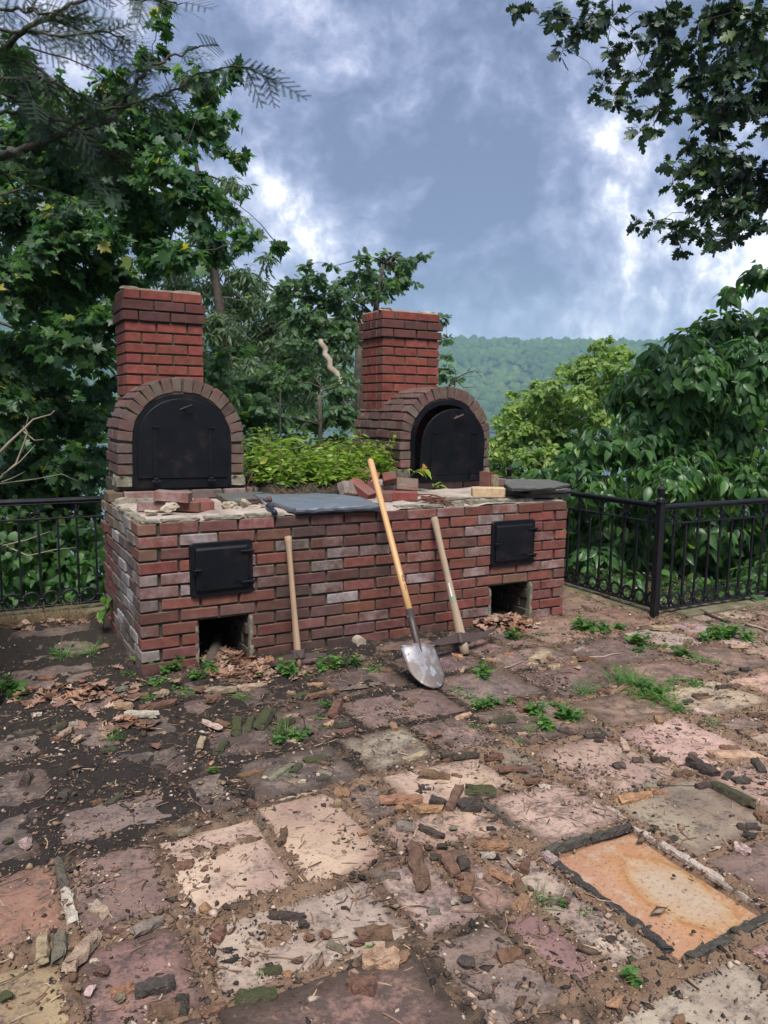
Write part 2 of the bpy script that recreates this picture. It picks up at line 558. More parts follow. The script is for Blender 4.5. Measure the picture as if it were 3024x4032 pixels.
def m_attr(name, rough=.9, spec=.25, bump=0.0, tr=0.0):
    m, t, b = mat(name)
    c = t.new('ShaderNodeAttribute', attribute_name='col').outputs['Color']
    P = pos(t)
    n = t.noise(P, 60, 4, .6)
    c2 = t.mix(n, t.mix(1, c, (.6, .58, .55), 'MULTIPLY'), t.mix(1, c, (1.3, 1.3, 1.3), 'MULTIPLY'))
    t.link(c2, b.inputs['Base Color'])
    b.inputs['Roughness'].default_value = rough
    b.inputs['Specular IOR Level'].default_value = spec
    if bump:
        t.link(t.bump(n, bump, .01), b.inputs['Normal'])
    if tr:
        trn = t.new('ShaderNodeBsdfTranslucent')
        t.link(c2, trn.inputs[0])
        mx = t.new('ShaderNodeMixShader')
        mx.inputs[0].default_value = tr
        t.link(b.outputs[0], mx.inputs[1])
        t.link(trn.outputs[0], mx.inputs[2])
        t.link(mx.outputs[0], t.n['Material Output'].inputs[0])
    return m
def m_leaf(name, stops, tr=.3, rough=.45, spec=.35, under=None):
    "foliage: every leaf has its own tone ('rnd'), light passes through"
    m, t, b = mat(name)
    r = t.new('ShaderNodeAttribute', attribute_name='rnd').outputs['Fac']
    c = t.ramp(r, stops)
    P = pos(t)
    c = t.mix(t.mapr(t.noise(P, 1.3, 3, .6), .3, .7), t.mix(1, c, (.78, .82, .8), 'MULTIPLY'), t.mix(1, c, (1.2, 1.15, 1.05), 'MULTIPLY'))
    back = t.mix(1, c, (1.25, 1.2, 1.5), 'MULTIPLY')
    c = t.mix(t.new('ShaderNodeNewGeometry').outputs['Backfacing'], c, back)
    t.link(c, b.inputs['Base Color'])
    b.inputs['Roughness'].default_value = rough
    b.inputs['Specular IOR Level'].default_value = spec * 1.25
    trn = t.new('ShaderNodeBsdfTranslucent')
    t.link(t.mix(1, c, (1.6, 1.7, .8), 'MULTIPLY'), trn.inputs[0])
    mx = t.new('ShaderNodeMixShader')
    mx.inputs[0].default_value = tr
    t.link(b.outputs[0], mx.inputs[1])
    t.link(trn.outputs[0], mx.inputs[2])
    t.link(mx.outputs[0], t.n['Material Output'].inputs[0])
    return m
M_BRICK = m_brick()
M_MORTAR = m_mortar('mortar_joint', (.03, .026, .02), (.07, .06, .043), (.15, .13, .092))
M_BED = m_mortar('mortar_bed', (.22, .16, .135), (.38, .315, .265), (.50, .43, .37), .8)
M_LIP = m_mortar('mossy_mortar', (.10, .09, .06), (.20, .18, .13), (.33, .29, .225), 1.2)
M_IRON = m_metal('black_iron', (.0022, .003, .005), .5, (.05, .02, .014), amt=.25, spec=.28)
M_STEEL = m_metal('black_steel_plate', (.002, .0027, .0046), .5, (.03, .012, .009), .5, spec=.26)
M_RAIL = m_metal('black_rail_paint', (.005, .0055, .007), .42, (.08, .045, .025), .12, spec=.4)
M_RUST = m_metal('rusty_tool_steel', (.055, .034, .03), .65, (.11, .055, .04), .6)
M_SOCKET = m_metal('dark_socket_steel', (.045, .03, .027), .55, (.09, .05, .035), .5)
M_SLATE = m_metal('slate', (.115, .135, .165), .40, (.17, .17, .16), .6, spec=.5)
M_OLDSLATE = m_metal('weathered_slate', (.085, .085, .075), .75, (.16, .15, .11), .8, spec=.25)
M_ASH = m_wood('ash_wood', (.25, .16, .095), (.36, .25, .16), .7, .4)
M_GREYWOOD = m_wood('worn_hickory', (.24, .175, .115), (.34, .26, .18), .75, .4)
M_VARNISH = m_wood('varnished_wood', (.42, .235, .095), (.54, .32, .15), .35, .15, dirtc=(.3, .15, .06))
M_STONE = m_stone()
M_RUSTSTONE = m_rust_stone()
M_SOIL = m_soil()
M_FRAG = m_frag()
M_CRUMB = m_attr('crumbs', .95, .2, .4)
M_DEADLEAF = m_attr('dead_leaf', .7, .25, 0, .2)
M_BARK = m_mortar('bark', (.035, .028, .02), (.075, .06, .045), (.13, .11, .085), 1.5)
M_DEADWOOD = m_mortar('bleached_deadwood', (.2, .155, .11), (.36, .29, .22), (.5, .43, .35), 1.3)
M_CURB = m_mortar('mossy_curb_stone', (.07, .075, .03), (.14, .12, .07), (.24, .2, .14))
M_YELLOW = m_mortar('pale_firebrick', (.40, .28, .155), (.50, .36, .21), (.58, .44, .28), .7)
M_RUBBLE = m_mortar('pale_rubble', (.27, .21, .145), (.42, .34, .25), (.52, .44, .35), 1.6)
M_PITSHADE = m_mortar('pit_shade_mortar', (.012, .010, .008), (.03, .025, .02), (.06, .05, .04))  # mortar kept near black to paint in the shade of the ash openings
M_BLACK = m_metal('soot', (.004, .004, .004), .9, amt=0, spec=.1)

def m_blade():
    m, t, b = mat('shovel_steel')
    P = objco(t)
    n = t.noise(P, 11, 5, .6, dist=.6)
    n2 = t.noise(P, 60, 4, .6)
    k = t.mapr(t.math('ADD', n, t.math('MULTIPLY', n2, .15)), .53, .63)
    k2 = t.mapr(t.noise(P, 5, 3, .6), .42, .5)
    base = t.mix(t.math('MULTIPLY', k, 1), (.14, .115, .10), (.36, .37, .40))
    base = t.mix(t.math('MULTIPLY', k2, .5), base, (.20, .16, .14))
    t.link(base, b.inputs['Base Color'])
    t.link(t.mapr(k, 0, 1, .6, .38), b.inputs['Roughness'])
    b.inputs['Metallic'].default_value = .35
    b.inputs['Specular IOR Level'].default_value = .5
    t.link(t.bump(n2, .2, .002), b.inputs['Normal'])
    return m
M_BLADE = m_blade()
def m_flat(name, c, rough=.6):
    m, t, b = mat(name)
    n = t.noise(pos(t), 70, 3, .6)
    t.link(t.mix(n, tuple(.8 * q for q in c), tuple(min(1, 1.15 * q) for q in c)), b.inputs['Base Color'])
    b.inputs['Roughness'].default_value = rough
    return m
M_LABEL_W = m_flat('label_white', (.6, .6, .58))
M_LABEL_G = m_flat('label_green', (.05, .28, .16))
M_LABEL_K = m_flat('label_grey_print', (.25, .27, .26))
M_STAMP = m_flat('brown_stamp', (.18, .07, .03))
M_RUBBER = m_flat('dark_grip', (.016, .02, .035), .45)
M_CHROME = m_metal('bright_hammer_steel', (.4, .4, .4), .38, (.2, .15, .1), .4, .5, .7)

G = lambda *c: c
M_MAPLE = m_leaf('maple_leaf', [(0, (0.022, 0.056, 0.031)), (.35, (0.036, 0.091, 0.039)), (.7, (0.061, 0.141, 0.043)), (.93, (0.118, 0.207, 0.055)), (1, (0.360, 0.330, 0.058))], .48, .42, .4)
M_HEMLOCK = m_leaf('hemlock_needles', [(0, (0.016, 0.034, 0.019)), (.6, (0.029, 0.057, 0.029)), (.95, (0.058, 0.085, 0.033)), (1, (0.221, 0.117, 0.039))], .15, .55)
M_HICKORY = m_leaf('hickory_leaf', [(0, (0.051, 0.091, 0.057)), (.5, (0.092, 0.151, 0.081)), (1, (0.169, 0.250, 0.111))], .48, .5)
M_OAKMID = m_leaf('oak_leaf', [(0, (0.043, 0.086, 0.054)), (.5, (0.077, 0.151, 0.071)), (1, (0.146, 0.243, 0.087))], .48, .45)
M_OAK = m_leaf('red_oak_leaf', [(0, (0.013, 0.028, 0.017)), (.5, (0.025, 0.053, 0.023)), (.9, (0.047, 0.085, 0.029)), (1, (0.093, 0.139, 0.032))], .18, .42, .4)
M_BROAD = m_leaf('broad_leaf', [(0, (0.036, 0.087, 0.034)), (.5, (0.065, 0.153, 0.049)), (.9, (0.114, 0.233, 0.064)), (1, (0.244, 0.365, 0.066))], .48, .38, .45)
M_LIME = m_leaf('yellow_green_leaf', [(0, (.105, .19, .05)), (.5, (.18, .285, .072)), (1, (.33, .38, .10))], .45, .55)
M_IVY = m_leaf('undergrowth_leaf', [(0, (0.029, 0.068, 0.032)), (.5, (0.064, 0.150, 0.046)), (.9, (0.129, 0.246, 0.064)), (1, (0.286, 0.382, 0.091))], .48, .45)
M_WEED = m_leaf('weed_leaf', [(0, (0.069, 0.138, 0.023)), (.5, (0.149, 0.253, 0.034)), (.9, (0.276, 0.368, 0.052)), (1, (0.402, 0.299, 0.069))], .4, .5)
M_HERB = m_leaf('ground_weed_leaf', [(0, (0.036, 0.096, 0.024)), (.5, (0.072, 0.168, 0.036)), (1, (0.144, 0.240, 0.054))], .35, .5)
M_HILL = m_leaf('hill_forest', [(0, (0.028, 0.061, 0.022)), (.5, (0.050, 0.094, 0.031)), (1, (0.094, 0.138, 0.044))], .0, .9, .05)
M_STRAW = m_flat('dry_straw', (.24, .17, .09), .9)
M_TWIG = m_flat('dark_twig', (.045, .034, .028), .9)
M_TWIGPALE = m_flat('pale_dead_twig', (.30, .24, .18), .9)
M_REDSTEM = m_flat('red_brown_stem', (.12, .04, .025), .6)
# ------------------------------------------------------------------ brick base
CH, BH = .0685, .0575        # course and brick height
def brick_meshes(n, jit):
    out = []
    for i in range(n):
        V, Fs = cbox((-.5, -.5, -.5), (.5, .5, .5), .055)
        g = np.random.default_rng(100 + i)
        V = np.array(V)
        # chamfer is along unit axes; keep it even on a long brick
        s = np.array([.35, .8, 1.0])
        V = np.sign(V) * (.5 - (.5 - np.abs(V)) * s)
        V = V + g.normal(0, jit, V.shape) * np.array([.35, .6, 1.0])
        me = bpy.data.meshes.new('brick')
        me.from_pydata(V.tolist(), [], Fs)
        me.materials.append(M_BRICK)
        me.update()
        fixn(me)
        out.append(me)
    return out
BRICKS = brick_meshes(10, .017)
def brick(parent, c, dims, rz=0.0, col=(.2, .06, .05), wh=0.0, rot=None, name='brick', jit=1.0):
    me = BRICKS[random.randrange(len(BRICKS))]
    g = lambda s: random.gauss(0, s * jit)
    e = rot or (R(g(.35)), R(g(.35)), rz + R(g(.5)))
    return put(name, me, parent, c, e, dims, (*col, wh))
RED = (.175, .062, .046)
def jcol(c, s=.12):
    k = 1 + random.gauss(0, s)
    return tuple(max(.004, q * k * (1 + random.gauss(0, .05))) for q in c)
def mixc(a, b, t):
    return tuple(x * (1 - t) + y * t for x, y in zip(a, b))

LEN, DEP, TOP = 2.905, 1.23, .822
base = empty('brick_hearth')
tag(base, 'long low red brick base with two black iron cleanout doors and ash openings', 'brick base')
OPEN = [(.303, .603), (2.27, 2.605)]
core = MB()
i0, i1 = .020, LEN - .020
zo = 4 * CH - .006
# front wall of the core with the two ash openings left out, then roof over them
xs = [i0, OPEN[0][0] - .012, OPEN[0][1] + .012, OPEN[1][0] - .012, OPEN[1][1] + .012, i1]
for a, b_ in ((0, 1), (2, 3), (4, 5)):
    core.box((xs[a], .019, -.05), (xs[b_], 1.21, zo))
for a, b_ in ((1, 2), (3, 4)):
    core.box((xs[a], 1.0, -.05), (xs[b_], 1.21, zo))
core.box((i0, .019, zo), (i1, 1.212, TOP - .004))
core.box((.13, 1.212, -.05), (2.89, 1.86, TOP + .06))
core.build('mortar_core', M_MORTAR, base)
WHITE = {(11, 2): .45, (11, 3): .8, (11, 8): .8, (11, 9): .7, (11, 1): .5, (10, 7): .5, (10, 10): 1.0, (10, 5): .55, (5, 8): 1.2, (7, 8): .9, (4, 5): 1.5, (9, 7): .5, (9, 6): .3}
def front_col(x, z):
    soot = math.exp(-((x - .95) / .28) ** 2) * .75 + math.exp(-((x - 1.45) / .22) ** 2) * .35 * (z > .35)
    low = max(0, (.16 - z) / .16) * .5
    edge = .55 * math.exp(-((z - .3) / .07) ** 2) * (math.exp(-((x - .45) / .3) ** 2) + math.exp(-((x - 2.42) / .35) ** 2))
    t = min(.9, max(0, soot + low * .6 + random.gauss(.06, .22)))
    c = mixc(RED, (.068, .048, .040), t)
    c = mixc(c, (.15, .095, .065), min(1, edge))
    if x > 2.62:
        c = mixc(c, (.165, .052, .042), .7)
    if random.random() < .22:
        c = mixc(c, (.13, .066, .058), .6)
    return jcol(c)
def clip(iv, cuts):
    out = [iv]
    for (a, b_) in cuts:
        nx = []
        for (p, q) in out:
            if b_ <= p or a >= q:
                nx.append((p, q))
            else:
                if a - p > .025: nx.append((p, a))
                if q - b_ > .025: nx.append((b_, q))
        out = nx
    return out
PITCH, BL, HD, JT = .2155, .203, .101, .0125
for i in range(12):
    z = i * CH + .006 + BH / 2
    if i % 2:
        iv = [(0, HD)] + [(HD + JT + k * PITCH, HD + JT + k * PITCH + BL) for k in range(13)]
    else:
        iv = [(k * PITCH, k * PITCH + BL) for k in range(13)] + [(13 * PITCH, 13 * PITCH + HD)]
    cuts = []
    if i < 4: cuts = [(a, b_) for a, b_ in OPEN]
    if 6 <= i <= 9: cuts = [(.285, .595), (2.275, 2.592)]
    for k, ivk in enumerate(iv):
        for (p, q) in clip(ivk, cuts):
            c = (p + q) / 2
            if (i % 2 and k == 0) or (i % 2 == 0 and k == 13): continue
            wh = WHITE.get((i, k), 0) * .7 or max(0, random.gauss(.16, .26)) * (1.3 if z > .35 else .7)
            if c < .62 and z < .28: wh *= .4
            dy = random.gauss(0, .0028)
            brick(base, (c + random.gauss(0, .0015), .048 + dy, z + random.gauss(0, .0012)), (q - p, .095, BH + random.gauss(0, .001)), 0, front_col(c, z), wh)
# side walls; a brick that turns the corner shows its end on the front
for side in (0, 1):
    for i in range(13 if side == 0 else 12):
        z = i * CH + .006 + BH / 2
        turn = (i % 2 == 1) if side == 0 else (i % 2 == 0)
        y = 0.0 if turn else HD + JT
        while y < DEP - .05:
            y1 = min(y + BL, DEP)
            c = (y + y1) / 2
            if i == 12 and c < .95:
                y = y1 + JT
                continue
            if side == 0:
                t = sst(.78, .95, c + random.gauss(0, .06))
                col = mixc(mixc((.115, .098, .084), (.085, .055, .045), max(0, min(1, random.gauss(.3, .35)))), (.135, .054, .044), t)
                if z > .68: col = mixc(col, (.16, .155, .10), .55)
                if y == 0: col = mixc(col, front_col(.05, z), .75)
                wh = max(0, random.gauss(.5, .3)) * (1 - .8 * t)
                x = .0475 + random.gauss(0, .004) + (0 if random.random() > .12 else .009)
                if y == 0: x = .0475
            else:
                col, wh, x = front_col(2.8, z), .1, LEN - .0475
            brick(base, (x, c, z), (y1 - y, .095, BH), R(90), jcol(col, .1), wh, jit=.3 if y == 0 else 1)
            y = y1 + JT
# the low back wall that the ovens' sills stand on (one course up)
for k in range(14):
    x = .10 + k * PITCH
    if 1.05 < x < 1.75: continue
    y = .965
    wh = max(0, random.gauss(.35, .3))
    brick(base, (x + BL / 2, y + .046, TOP + BH / 2 + .008), (BL, .093, BH), 0, jcol(mixc((.17, .085, .08), (.16, .14, .115), random.random() * .8)), wh)
back = MB()
back.box((.05, 1.0, TOP - .01), (.98, 1.22, TOP + .058))
back.box((1.90, 1.0, TOP - .01), (2.9, 1.22, TOP + .058))
back.build('sill_core', M_MORTAR, base)
# bed of mortar on top, broken and uneven
nx, ny = 150, 50
X, Y = np.meshgrid(np.linspace(.02, LEN - .02, nx), np.linspace(.012, 1.0, ny))
Zb = TOP + .001 + .014 * (vnoise(X, Y, .11, 3, 5) - .35) + .012 * sst(.5, .7, vnoise(X, Y, .25, 8, 3))
Zb -= .012 * sst(.06, .0, Y) + .02 * sst(.05, 0, X) * 0
ii = np.arange(nx * ny).reshape(ny, nx)
Fq = np.stack([ii[:-1, :-1], ii[:-1, 1:], ii[1:, 1:], ii[1:, :-1]], -1).reshape(-1, 4)
bed = put('mortar_bed', bigmesh('mortar_bed', np.stack([X, Y, Zb], -1).reshape(-1, 3), Fq, M_BED, smooth=True), base)
# lips of mortar left along the front and side edge where a coping was knocked off
def lump(seed, n=2, rough=.22, deep=(.20, .36)):
    "irregular broken lump, unit size"
    import bmesh
    b = bmesh.new()
    bmesh.ops.create_icosphere(b, subdivisions=n, radius=.5)
    g = np.random.default_rng(seed)
    off = g.uniform(-50, 50, 3)
    dirs = g.normal(size=(8, 3))
    dirs /= np.linalg.norm(dirs, axis=1)[:, None]
    cut = g.uniform(*deep, 8)
    for v in b.verts:
        p = np.array(v.co)
        for d_, c_ in zip(dirs, cut):                   # flat broken faces
            e = p @ d_ - c_
            if e > 0: p = p - d_ * e
        p = p * (1 + rough * (vnoise(np.array([p[0] * 3 + off[0]]), np.array([p[1] * 3 + p[2] * 4 + off[1]]), .5, seed, 3)[0] - .5) * 2)
        v.co = p
    me = bpy.data.meshes.new('lump')
    b.to_mesh(me)
    b.free()
    return me
def slabmesh(seed, m, nx_=6, top=.18, w=(1, 1, 1), edge=.12):
    "rough bar or slab, unit size along x, with ragged ends and worn edges"
    g = np.random.default_rng(seed)
    V = []
    prof = [(-.5, -.45), (-.5, .2), (-.42, .47), (0, .5), (.40, .47), (.5, .2), (.5, -.45), (0, -.5)]
    xs_ = np.linspace(-.5, .5, nx_)
    for i, x in enumerate(xs_):
        e = 1 - edge * (1 if i in (0, nx_ - 1) else 0)
        o = g.normal(0, .07, 2)
        for (y, z) in prof:
            V.append((x + g.normal(0, .018) + (g.normal(0, .045) if i in (0, nx_ - 1) else 0), (y * e + o[0] * .6) + g.normal(0, .045), (z * e + g.normal(0, top * .4) * (z > 0))))
    n = len(prof)
    Fs = []
    for i in range(nx_ - 1):
        for k in range(n):
            Fs.append((i * n + k, i * n + (k + 1) % n, (i + 1) * n + (k + 1) % n, (i + 1) * n + k))
    Fs.append(tuple(range(n - 1, -1, -1)))
    Fs.append(tuple(range((nx_ - 1) * n, nx_ * n)))
    me = bpy.data.meshes.new('bar')
    me.from_pydata(V, [], Fs)
    me.materials.append(m)
    me.update()
    return fixn(me)
LIPS = [slabmesh(300 + i, M_LIP, 9) for i in range(5)]
for (x0, x1, y, h) in ((.02, .11, .03, .016), (.13, .33, .035, .016), (.36, .58, .03, .02), (.60, .80, .03, .022), (1.56, 1.72, .05, .022), (1.74, 1.90, .04, .018), (1.92, 2.06, .05, .026), (2.10, 2.26, .06, .035), (2.27, 2.46, .05, .03), (2.47, 2.64, .06, .026)):
    put('mortar_strip', LIPS[random.randrange(5)], base, ((x0 + x1) / 2, y, TOP + h / 2 - .002), (0, 0, R(random.gauss(0, 2))), (x1 - x0, .05, h))
for (y0, y1) in ((.05, .22), (.24, .44), (.46, .66), (.69, .88)):
    put('mortar_strip', LIPS[random.randrange(5)], base, (.035, (y0 + y1) / 2, TOP + .004), (0, 0, R(90)), (y1 - y0, .05, .02))
put('mortar_strip', slabmesh(330, M_LIP, 14), base, (.15, .80, TOP + .022), (0, 0, R(-18)), (.26, .07, .045))
put('mortar_strip', slabmesh(331, M_LIP, 14), base, (2.05, .22, TOP + .02), (0, 0, R(-35)), (.30, .05, .035))
# sides and floor of the ash openings: brick faces, old plaster edge
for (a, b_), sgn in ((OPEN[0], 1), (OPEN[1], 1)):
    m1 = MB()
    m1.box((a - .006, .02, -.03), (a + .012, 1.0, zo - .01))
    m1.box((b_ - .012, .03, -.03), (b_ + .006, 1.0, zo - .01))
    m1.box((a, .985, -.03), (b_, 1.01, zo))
    m1.build('opening_lining', M_PITSHADE, base)
    put('mortar_strip', slabmesh(340, M_LIP, 12), base, (b_ + .004, .012, .135), (0, R(90), 0), (.26, .035, .022))
    put('mortar_strip', slabmesh(341, M_LIP, 12), base, (a - .004, .014, .135), (0, R(90), 0), (.24, .03, .02))
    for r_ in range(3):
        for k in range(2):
            brick(base, (b_ - .012, .10 + k * .2 + (r_ % 2) * .08, .045 + r_ * CH), (.17, .02, BH), R(90), jcol((.05, .04, .03)), .0)  # brick colour darkened to stand in for shade inside the opening

# ------------------------------------------------------------------ cast iron cleanout doors (parts of the base)
def text_mesh(s, size, depth, m):
    cu = bpy.data.curves.new('lettering', 'FONT')
    cu.body = s
    cu.size = size
    cu.extrude = depth
    o = bpy.data.objects.new('lettering', cu)
    COL.objects.link(o)
    dg = bpy.context.evaluated_depsgraph_get()
    me = bpy.data.meshes.new_from_object(o.evaluated_get(dg))
    bpy.data.objects.remove(o)
    me.materials.clear()
    me.materials.append(m)
    return me
def rrect(x0, x1, z0, z1, r, n=4):
    P = []
    for (cx, cz, a0) in ((x1 - r, z0 + r, -90), (x1 - r, z1 - r, 0), (x0 + r, z1 - r, 90), (x0 + r, z0 + r, 180)):
        for k in range(n + 1):
            a = R(a0 + 90 * k / n)
            P.append((cx + r * cos(a), cz + r * sin(a)))
    return P
def layered(parts):
    "raised relief: list of (outline, y) from back to front, joined by slopes"
    mb = MB()
    n = len(parts[0][0])
    V = []
    for poly, y in parts:
        V += [(x, y, z) for x, z in poly]
    Fs = []
    for k in range(len(parts) - 1):
        for i in range(n):
            j = (i + 1) % n
            Fs.append((k * n + i, k * n + j, (k + 1) * n + j, (k + 1) * n + i))
    Fs.append(tuple(range((len(parts) - 1) * n, len(parts) * n)))
    Fs.append(tuple(range(n - 1, -1, -1)))
    return mb.add(V, Fs)
def cleanout(x0, x1, z0, z1, tilt, label):
    dr = empty('iron_door', ((x0 + x1) / 2, -.004, (z0 + z1) / 2), (0, R(tilt), 0), base)
    dr['label'] = label
    W, H = (x1 - x0) / 2, (z1 - z0) / 2
    fl = layered([(rrect(-W, W, -H, H, .022), .004), (rrect(-W, W, -H, H, .022), -.007), (rrect(-W + .004, W - .004, -H + .004, H - .004, .020), -.011)])
    fl.build('door_frame', M_IRON, dr)
    pn = layered([(rrect(-W + .028, W - .024, -H + .028, H - .026, .014), -.009), (rrect(-W + .030, W - .026, -H + .030, H - .028, .012), -.020), (rrect(-W + .042, W - .036, -H + .042, H - .040, .008), -.027)])
    pn.build('door_panel', M_IRON, dr)
    for sz in (.6, -.55):
        h = MB()
        h.box((W - .075, -.040, sz * H - .006), (W + .004, -.026, sz * H + .006), .003)
        h.box((W - .014, -.036, sz * H - .020), (W - .002, -.008, sz * H + .004), .002)
        h.build('hinge', M_IRON, dr)
    l = MB()
    l.box((-W + .014, -.046, .000), (-W + .056, -.026, .010), .003)
    l.box((-W + .016, -.034, -.022), (-W + .030, -.008, .006), .003)
    l.build('latch', M_IRON, dr)
    for s, x in (('1032', -W + .052), ('10X12', W - .122)):
        put('lettering', text_mesh(s, .024, .0022, M_IRON), dr, (x, -.028, -H + .052 + (.012 if x > 0 else 0)), (R(90), 0, 0))
cleanout(.262, .615, .403, .704, -.6, 'black iron cleanout door close to the front corner')
cleanout(2.255, 2.614, .403, .709, .3, 'black iron cleanout door near the railing')
# ------------------------------------------------------------------ arched ovens with chimneys
def arch(a, zs, z0, n=24, ex=2.12):
    "outline: up one side, over the arch, down the other; counter-clockwise seen from the front"
    P = [(-a, z0), (a, z0)]
    for k in range(n + 1):
        t = pi * k / n
        c, s = cos(t), sin(t)
        P.append((a * np.sign(c) * abs(c) ** (2 / ex), zs + a * abs(s) ** (2 / ex)))
    return P
ZS = 1.192 - TOP           # springing above the oven's foot
def oven(cx, label, deep, chx, leaf, rotx=0.0):
    o = empty('brick_oven', (cx, 1.0, TOP))
    tag(o, label, 'oven', 'twin brick ovens on the base')
    vault = empty('vault', (0, 0, 0), (0, R(.8 if leaf == 'shut' else 0), 0), o)
    ro, ri = .398, .335
    n = 24
    c = MB()
    c.ring(arch(ro, ZS, .09, n), arch(ri, ZS, .12, n), .012, deep - .012)
    c.prism(arch(ro - .002, ZS, .09, n), deep - .05, deep - .014)
    c.prism([(-ro - .02, .068), (ro + .02, .068), (ro + .02, .125), (-ro - .02, .125)], .03, deep)
    core_ = c.build('vault_core', M_MORTAR, vault)
    BROWN = (.115, .078, .064)
    dk = lambda: jcol(mixc(BROWN, (.125, .058, .05), random.random() * .6), .14)
    rowd = .2035
    def row(pos_rot, odd, dims_t, dims_r):
        y = -.001
        lens = []
        if odd: lens.append(.0965)
        while sum(lens) + .0135 * len(lens) < deep - .06:
            lens.append(min(.190, deep - sum(lens) - .0135 * len(lens)))
        for ln in lens:
            x, z, a = pos_rot
            vault_brick(vault, x, y + ln / 2, z, a, ln, dims_r, dims_t, dk())
            y += ln + .0135
    # upright rows
    for k in range(3):
        z = .172 + k * .0690 + .029
        for s in (-1, 1):
            row((s * (.366 + random.gauss(0, .002)), z, 0), k % 2, .058, .093)
    nv = 18
    for k in range(nv):
        t = pi * (k + .5) / nv
        cc, ss = cos(t), sin(t)
        ex = 2.08
        x = .368 * np.sign(cc) * abs(cc) ** (2 / ex)
        z = ZS + .012 + .368 * abs(ss) ** (2 / ex)
        row((x, z, -t), (k + 1) % 2, .0575 if 2 < k < nv - 3 else .059, .092)
    # broken footing under the arch legs
    for s in (-1, 1):
        put('footing_stone', slabmesh(400 + s, M_LIP, 7), vault, (s * .37, .10, .125), (0, 0, R(90)), (.22, .10, .075))
    # face mortar between steel and brick
    f = MB()
    f.ring(arch(.338, ZS, .10, n), arch(.318, ZS, .10, n), .008, .03)
    f.build('face_mortar', M_MORTAR, vault)
    # steel frame and door
    fr = MB()
    fr.ring(arch(.322, ZS, .082, n), arch(.286, ZS, .142, n), -.008, .03)
    frame = fr.build('steel_frame', M_STEEL, vault)
    fx = MB()
    fx.prism(arch(.30, ZS, .10, n), .045, .05)
    if leaf == 'shut':
        fx.build('inner_plate', M_BLACK, vault)
    a = .293 if leaf == 'shut' else .289
    door = empty('steel_door', (0, -.012, .146), parent=vault) if leaf == 'shut' else empty('steel_door', (.008, -.072, .112), (R(4.2), 0, R(-1.0)), vault)
    zs = ZS - .146
    d = layered([(arch(a, zs, 0, n), .004), (arch(a, zs, 0, n), -.004), (arch(a - .003, zs, .003, n), -.006)])
    d.build('door_plate', M_STEEL, door)
    if leaf != 'shut':
        e = MB()
        e.box((-a, -.012, -.055), (a, .002, -.002), .002)
        e.build('bottom_flange', M_STEEL, door)
    for x in (-.182, .178):
        s = MB()
        s.box((x - .017, -.012, .01), (x + .017, -.005, .335), .002)
        s.box((x - .017, -.020, .326), (x + .024, -.005, .336), .002)
        s.build('strap', M_STEEL, door)
        h = MB()
        h.box((x - .016, -.036, -.032), (x + .016, -.003, .006), .005)
        h.tube([(x - .026, -.026, -.018), (x + .026, -.026, -.018)], .010, 8)
        h.build('hinge', M_IRON, door)
    hd = MB()
    hx, hz = .005, zs + a * .80
    hd.tube([(hx, 0, hz), (hx, -.034, hz)], .008, 8)
    hd.tube([(hx - .036, -.036, hz - .014), (hx + .042, -.040, hz + .018)], .007, 8)
    hd.build('handle', M_RUST if leaf != 'shut' else M_IRON, door)
    # chimney
    ch = empty('chimney', (chx, .43, 0), parent=o)
    Wc, Dc = .530, .385
    cz = .0718
    ztop = 2.222 - TOP
    nco = 14 if deep > .6 else 13
    mc = MB()
    mc.box((.012, .012, 0.06), (Wc - .012, Dc - .012, ztop - .004))
    mc.build('mortar_core', M_MORTAR, ch)
    for k in range(nco):
        z = ztop - (k + .5) * cz
        ov = .016 if k in (1, 2) else 0.0
        base_c = (.205, .060, .043) if k not in (1, 2) else (.110, .045, .040)
        if k >= nco - 3: base_c = mixc(base_c, (.12, .065, .055), .45)
        def cb(x, y, lx, rz):
            brick(ch, (x, y, z), (lx, .095, .0605), rz, jcol(base_c, .1), max(0, random.gauss(.0, .07)), jit=.5)
        W2, D2 = Wc + 2 * ov, Dc + 2 * ov
        # front and back faces
        if k % 2 == 0:
            xl = [(0, .101), (.1115, .3145), (.325, W2 - (0 if ov == 0 else 0))]
        else:
            xl = [(0, .203), (.2135, .4165), (.427, W2)]
        for (p, q) in xl:
            cb(-ov + (p + q) / 2, -ov + .0475, q - p, 0)
            cb(-ov + (p + q) / 2, Dc + ov - .0475, q - p, 0)
        # flanks between
        y0, y1 = -ov + .105, Dc + ov - .105
        if k % 2:
            yl = [(y0, y0 + .085), (y0 + .095, y1)] if y1 - y0 > .2 else [(y0, y1)]
        else:
            yl = [(y0, (y0 + y1) / 2 - .005), ((y0 + y1) / 2 + .005, y1)]
        for (p, q) in yl:
            cb(-ov + .0475, (p + q) / 2, q - p, R(90))
            cb(Wc + ov - .0475, (p + q) / 2, q - p, R(90))
    # mortar cap, broken at two corners
    cap = MB()
    cap.box((.01, .01, ztop - .006), (Wc - .01, Dc - .01, ztop + .006))
    cap.build('mortar_cap', M_RUBBLE, ch)
    put('cap_patch', slabmesh(430 + int(cx), M_RUBBLE, 5), ch, (.07, .10, ztop + .008), (0, 0, R(70)), (.16, .11, .022))
    put('cap_patch', slabmesh(433 + int(cx), M_RUBBLE, 5), ch, (Wc - .10, .07, ztop + .008), (0, 0, R(5)), (.14, .09, .018))
    if leaf != 'shut':
        lm_ = lump(440, 3, .3)
        lm_.materials.append(M_RUBBLE)
        put('mortar_patch', lm_, o, (-.325, .64, .505), (0, R(-38), 0), (.12, .42, .16))
    return o
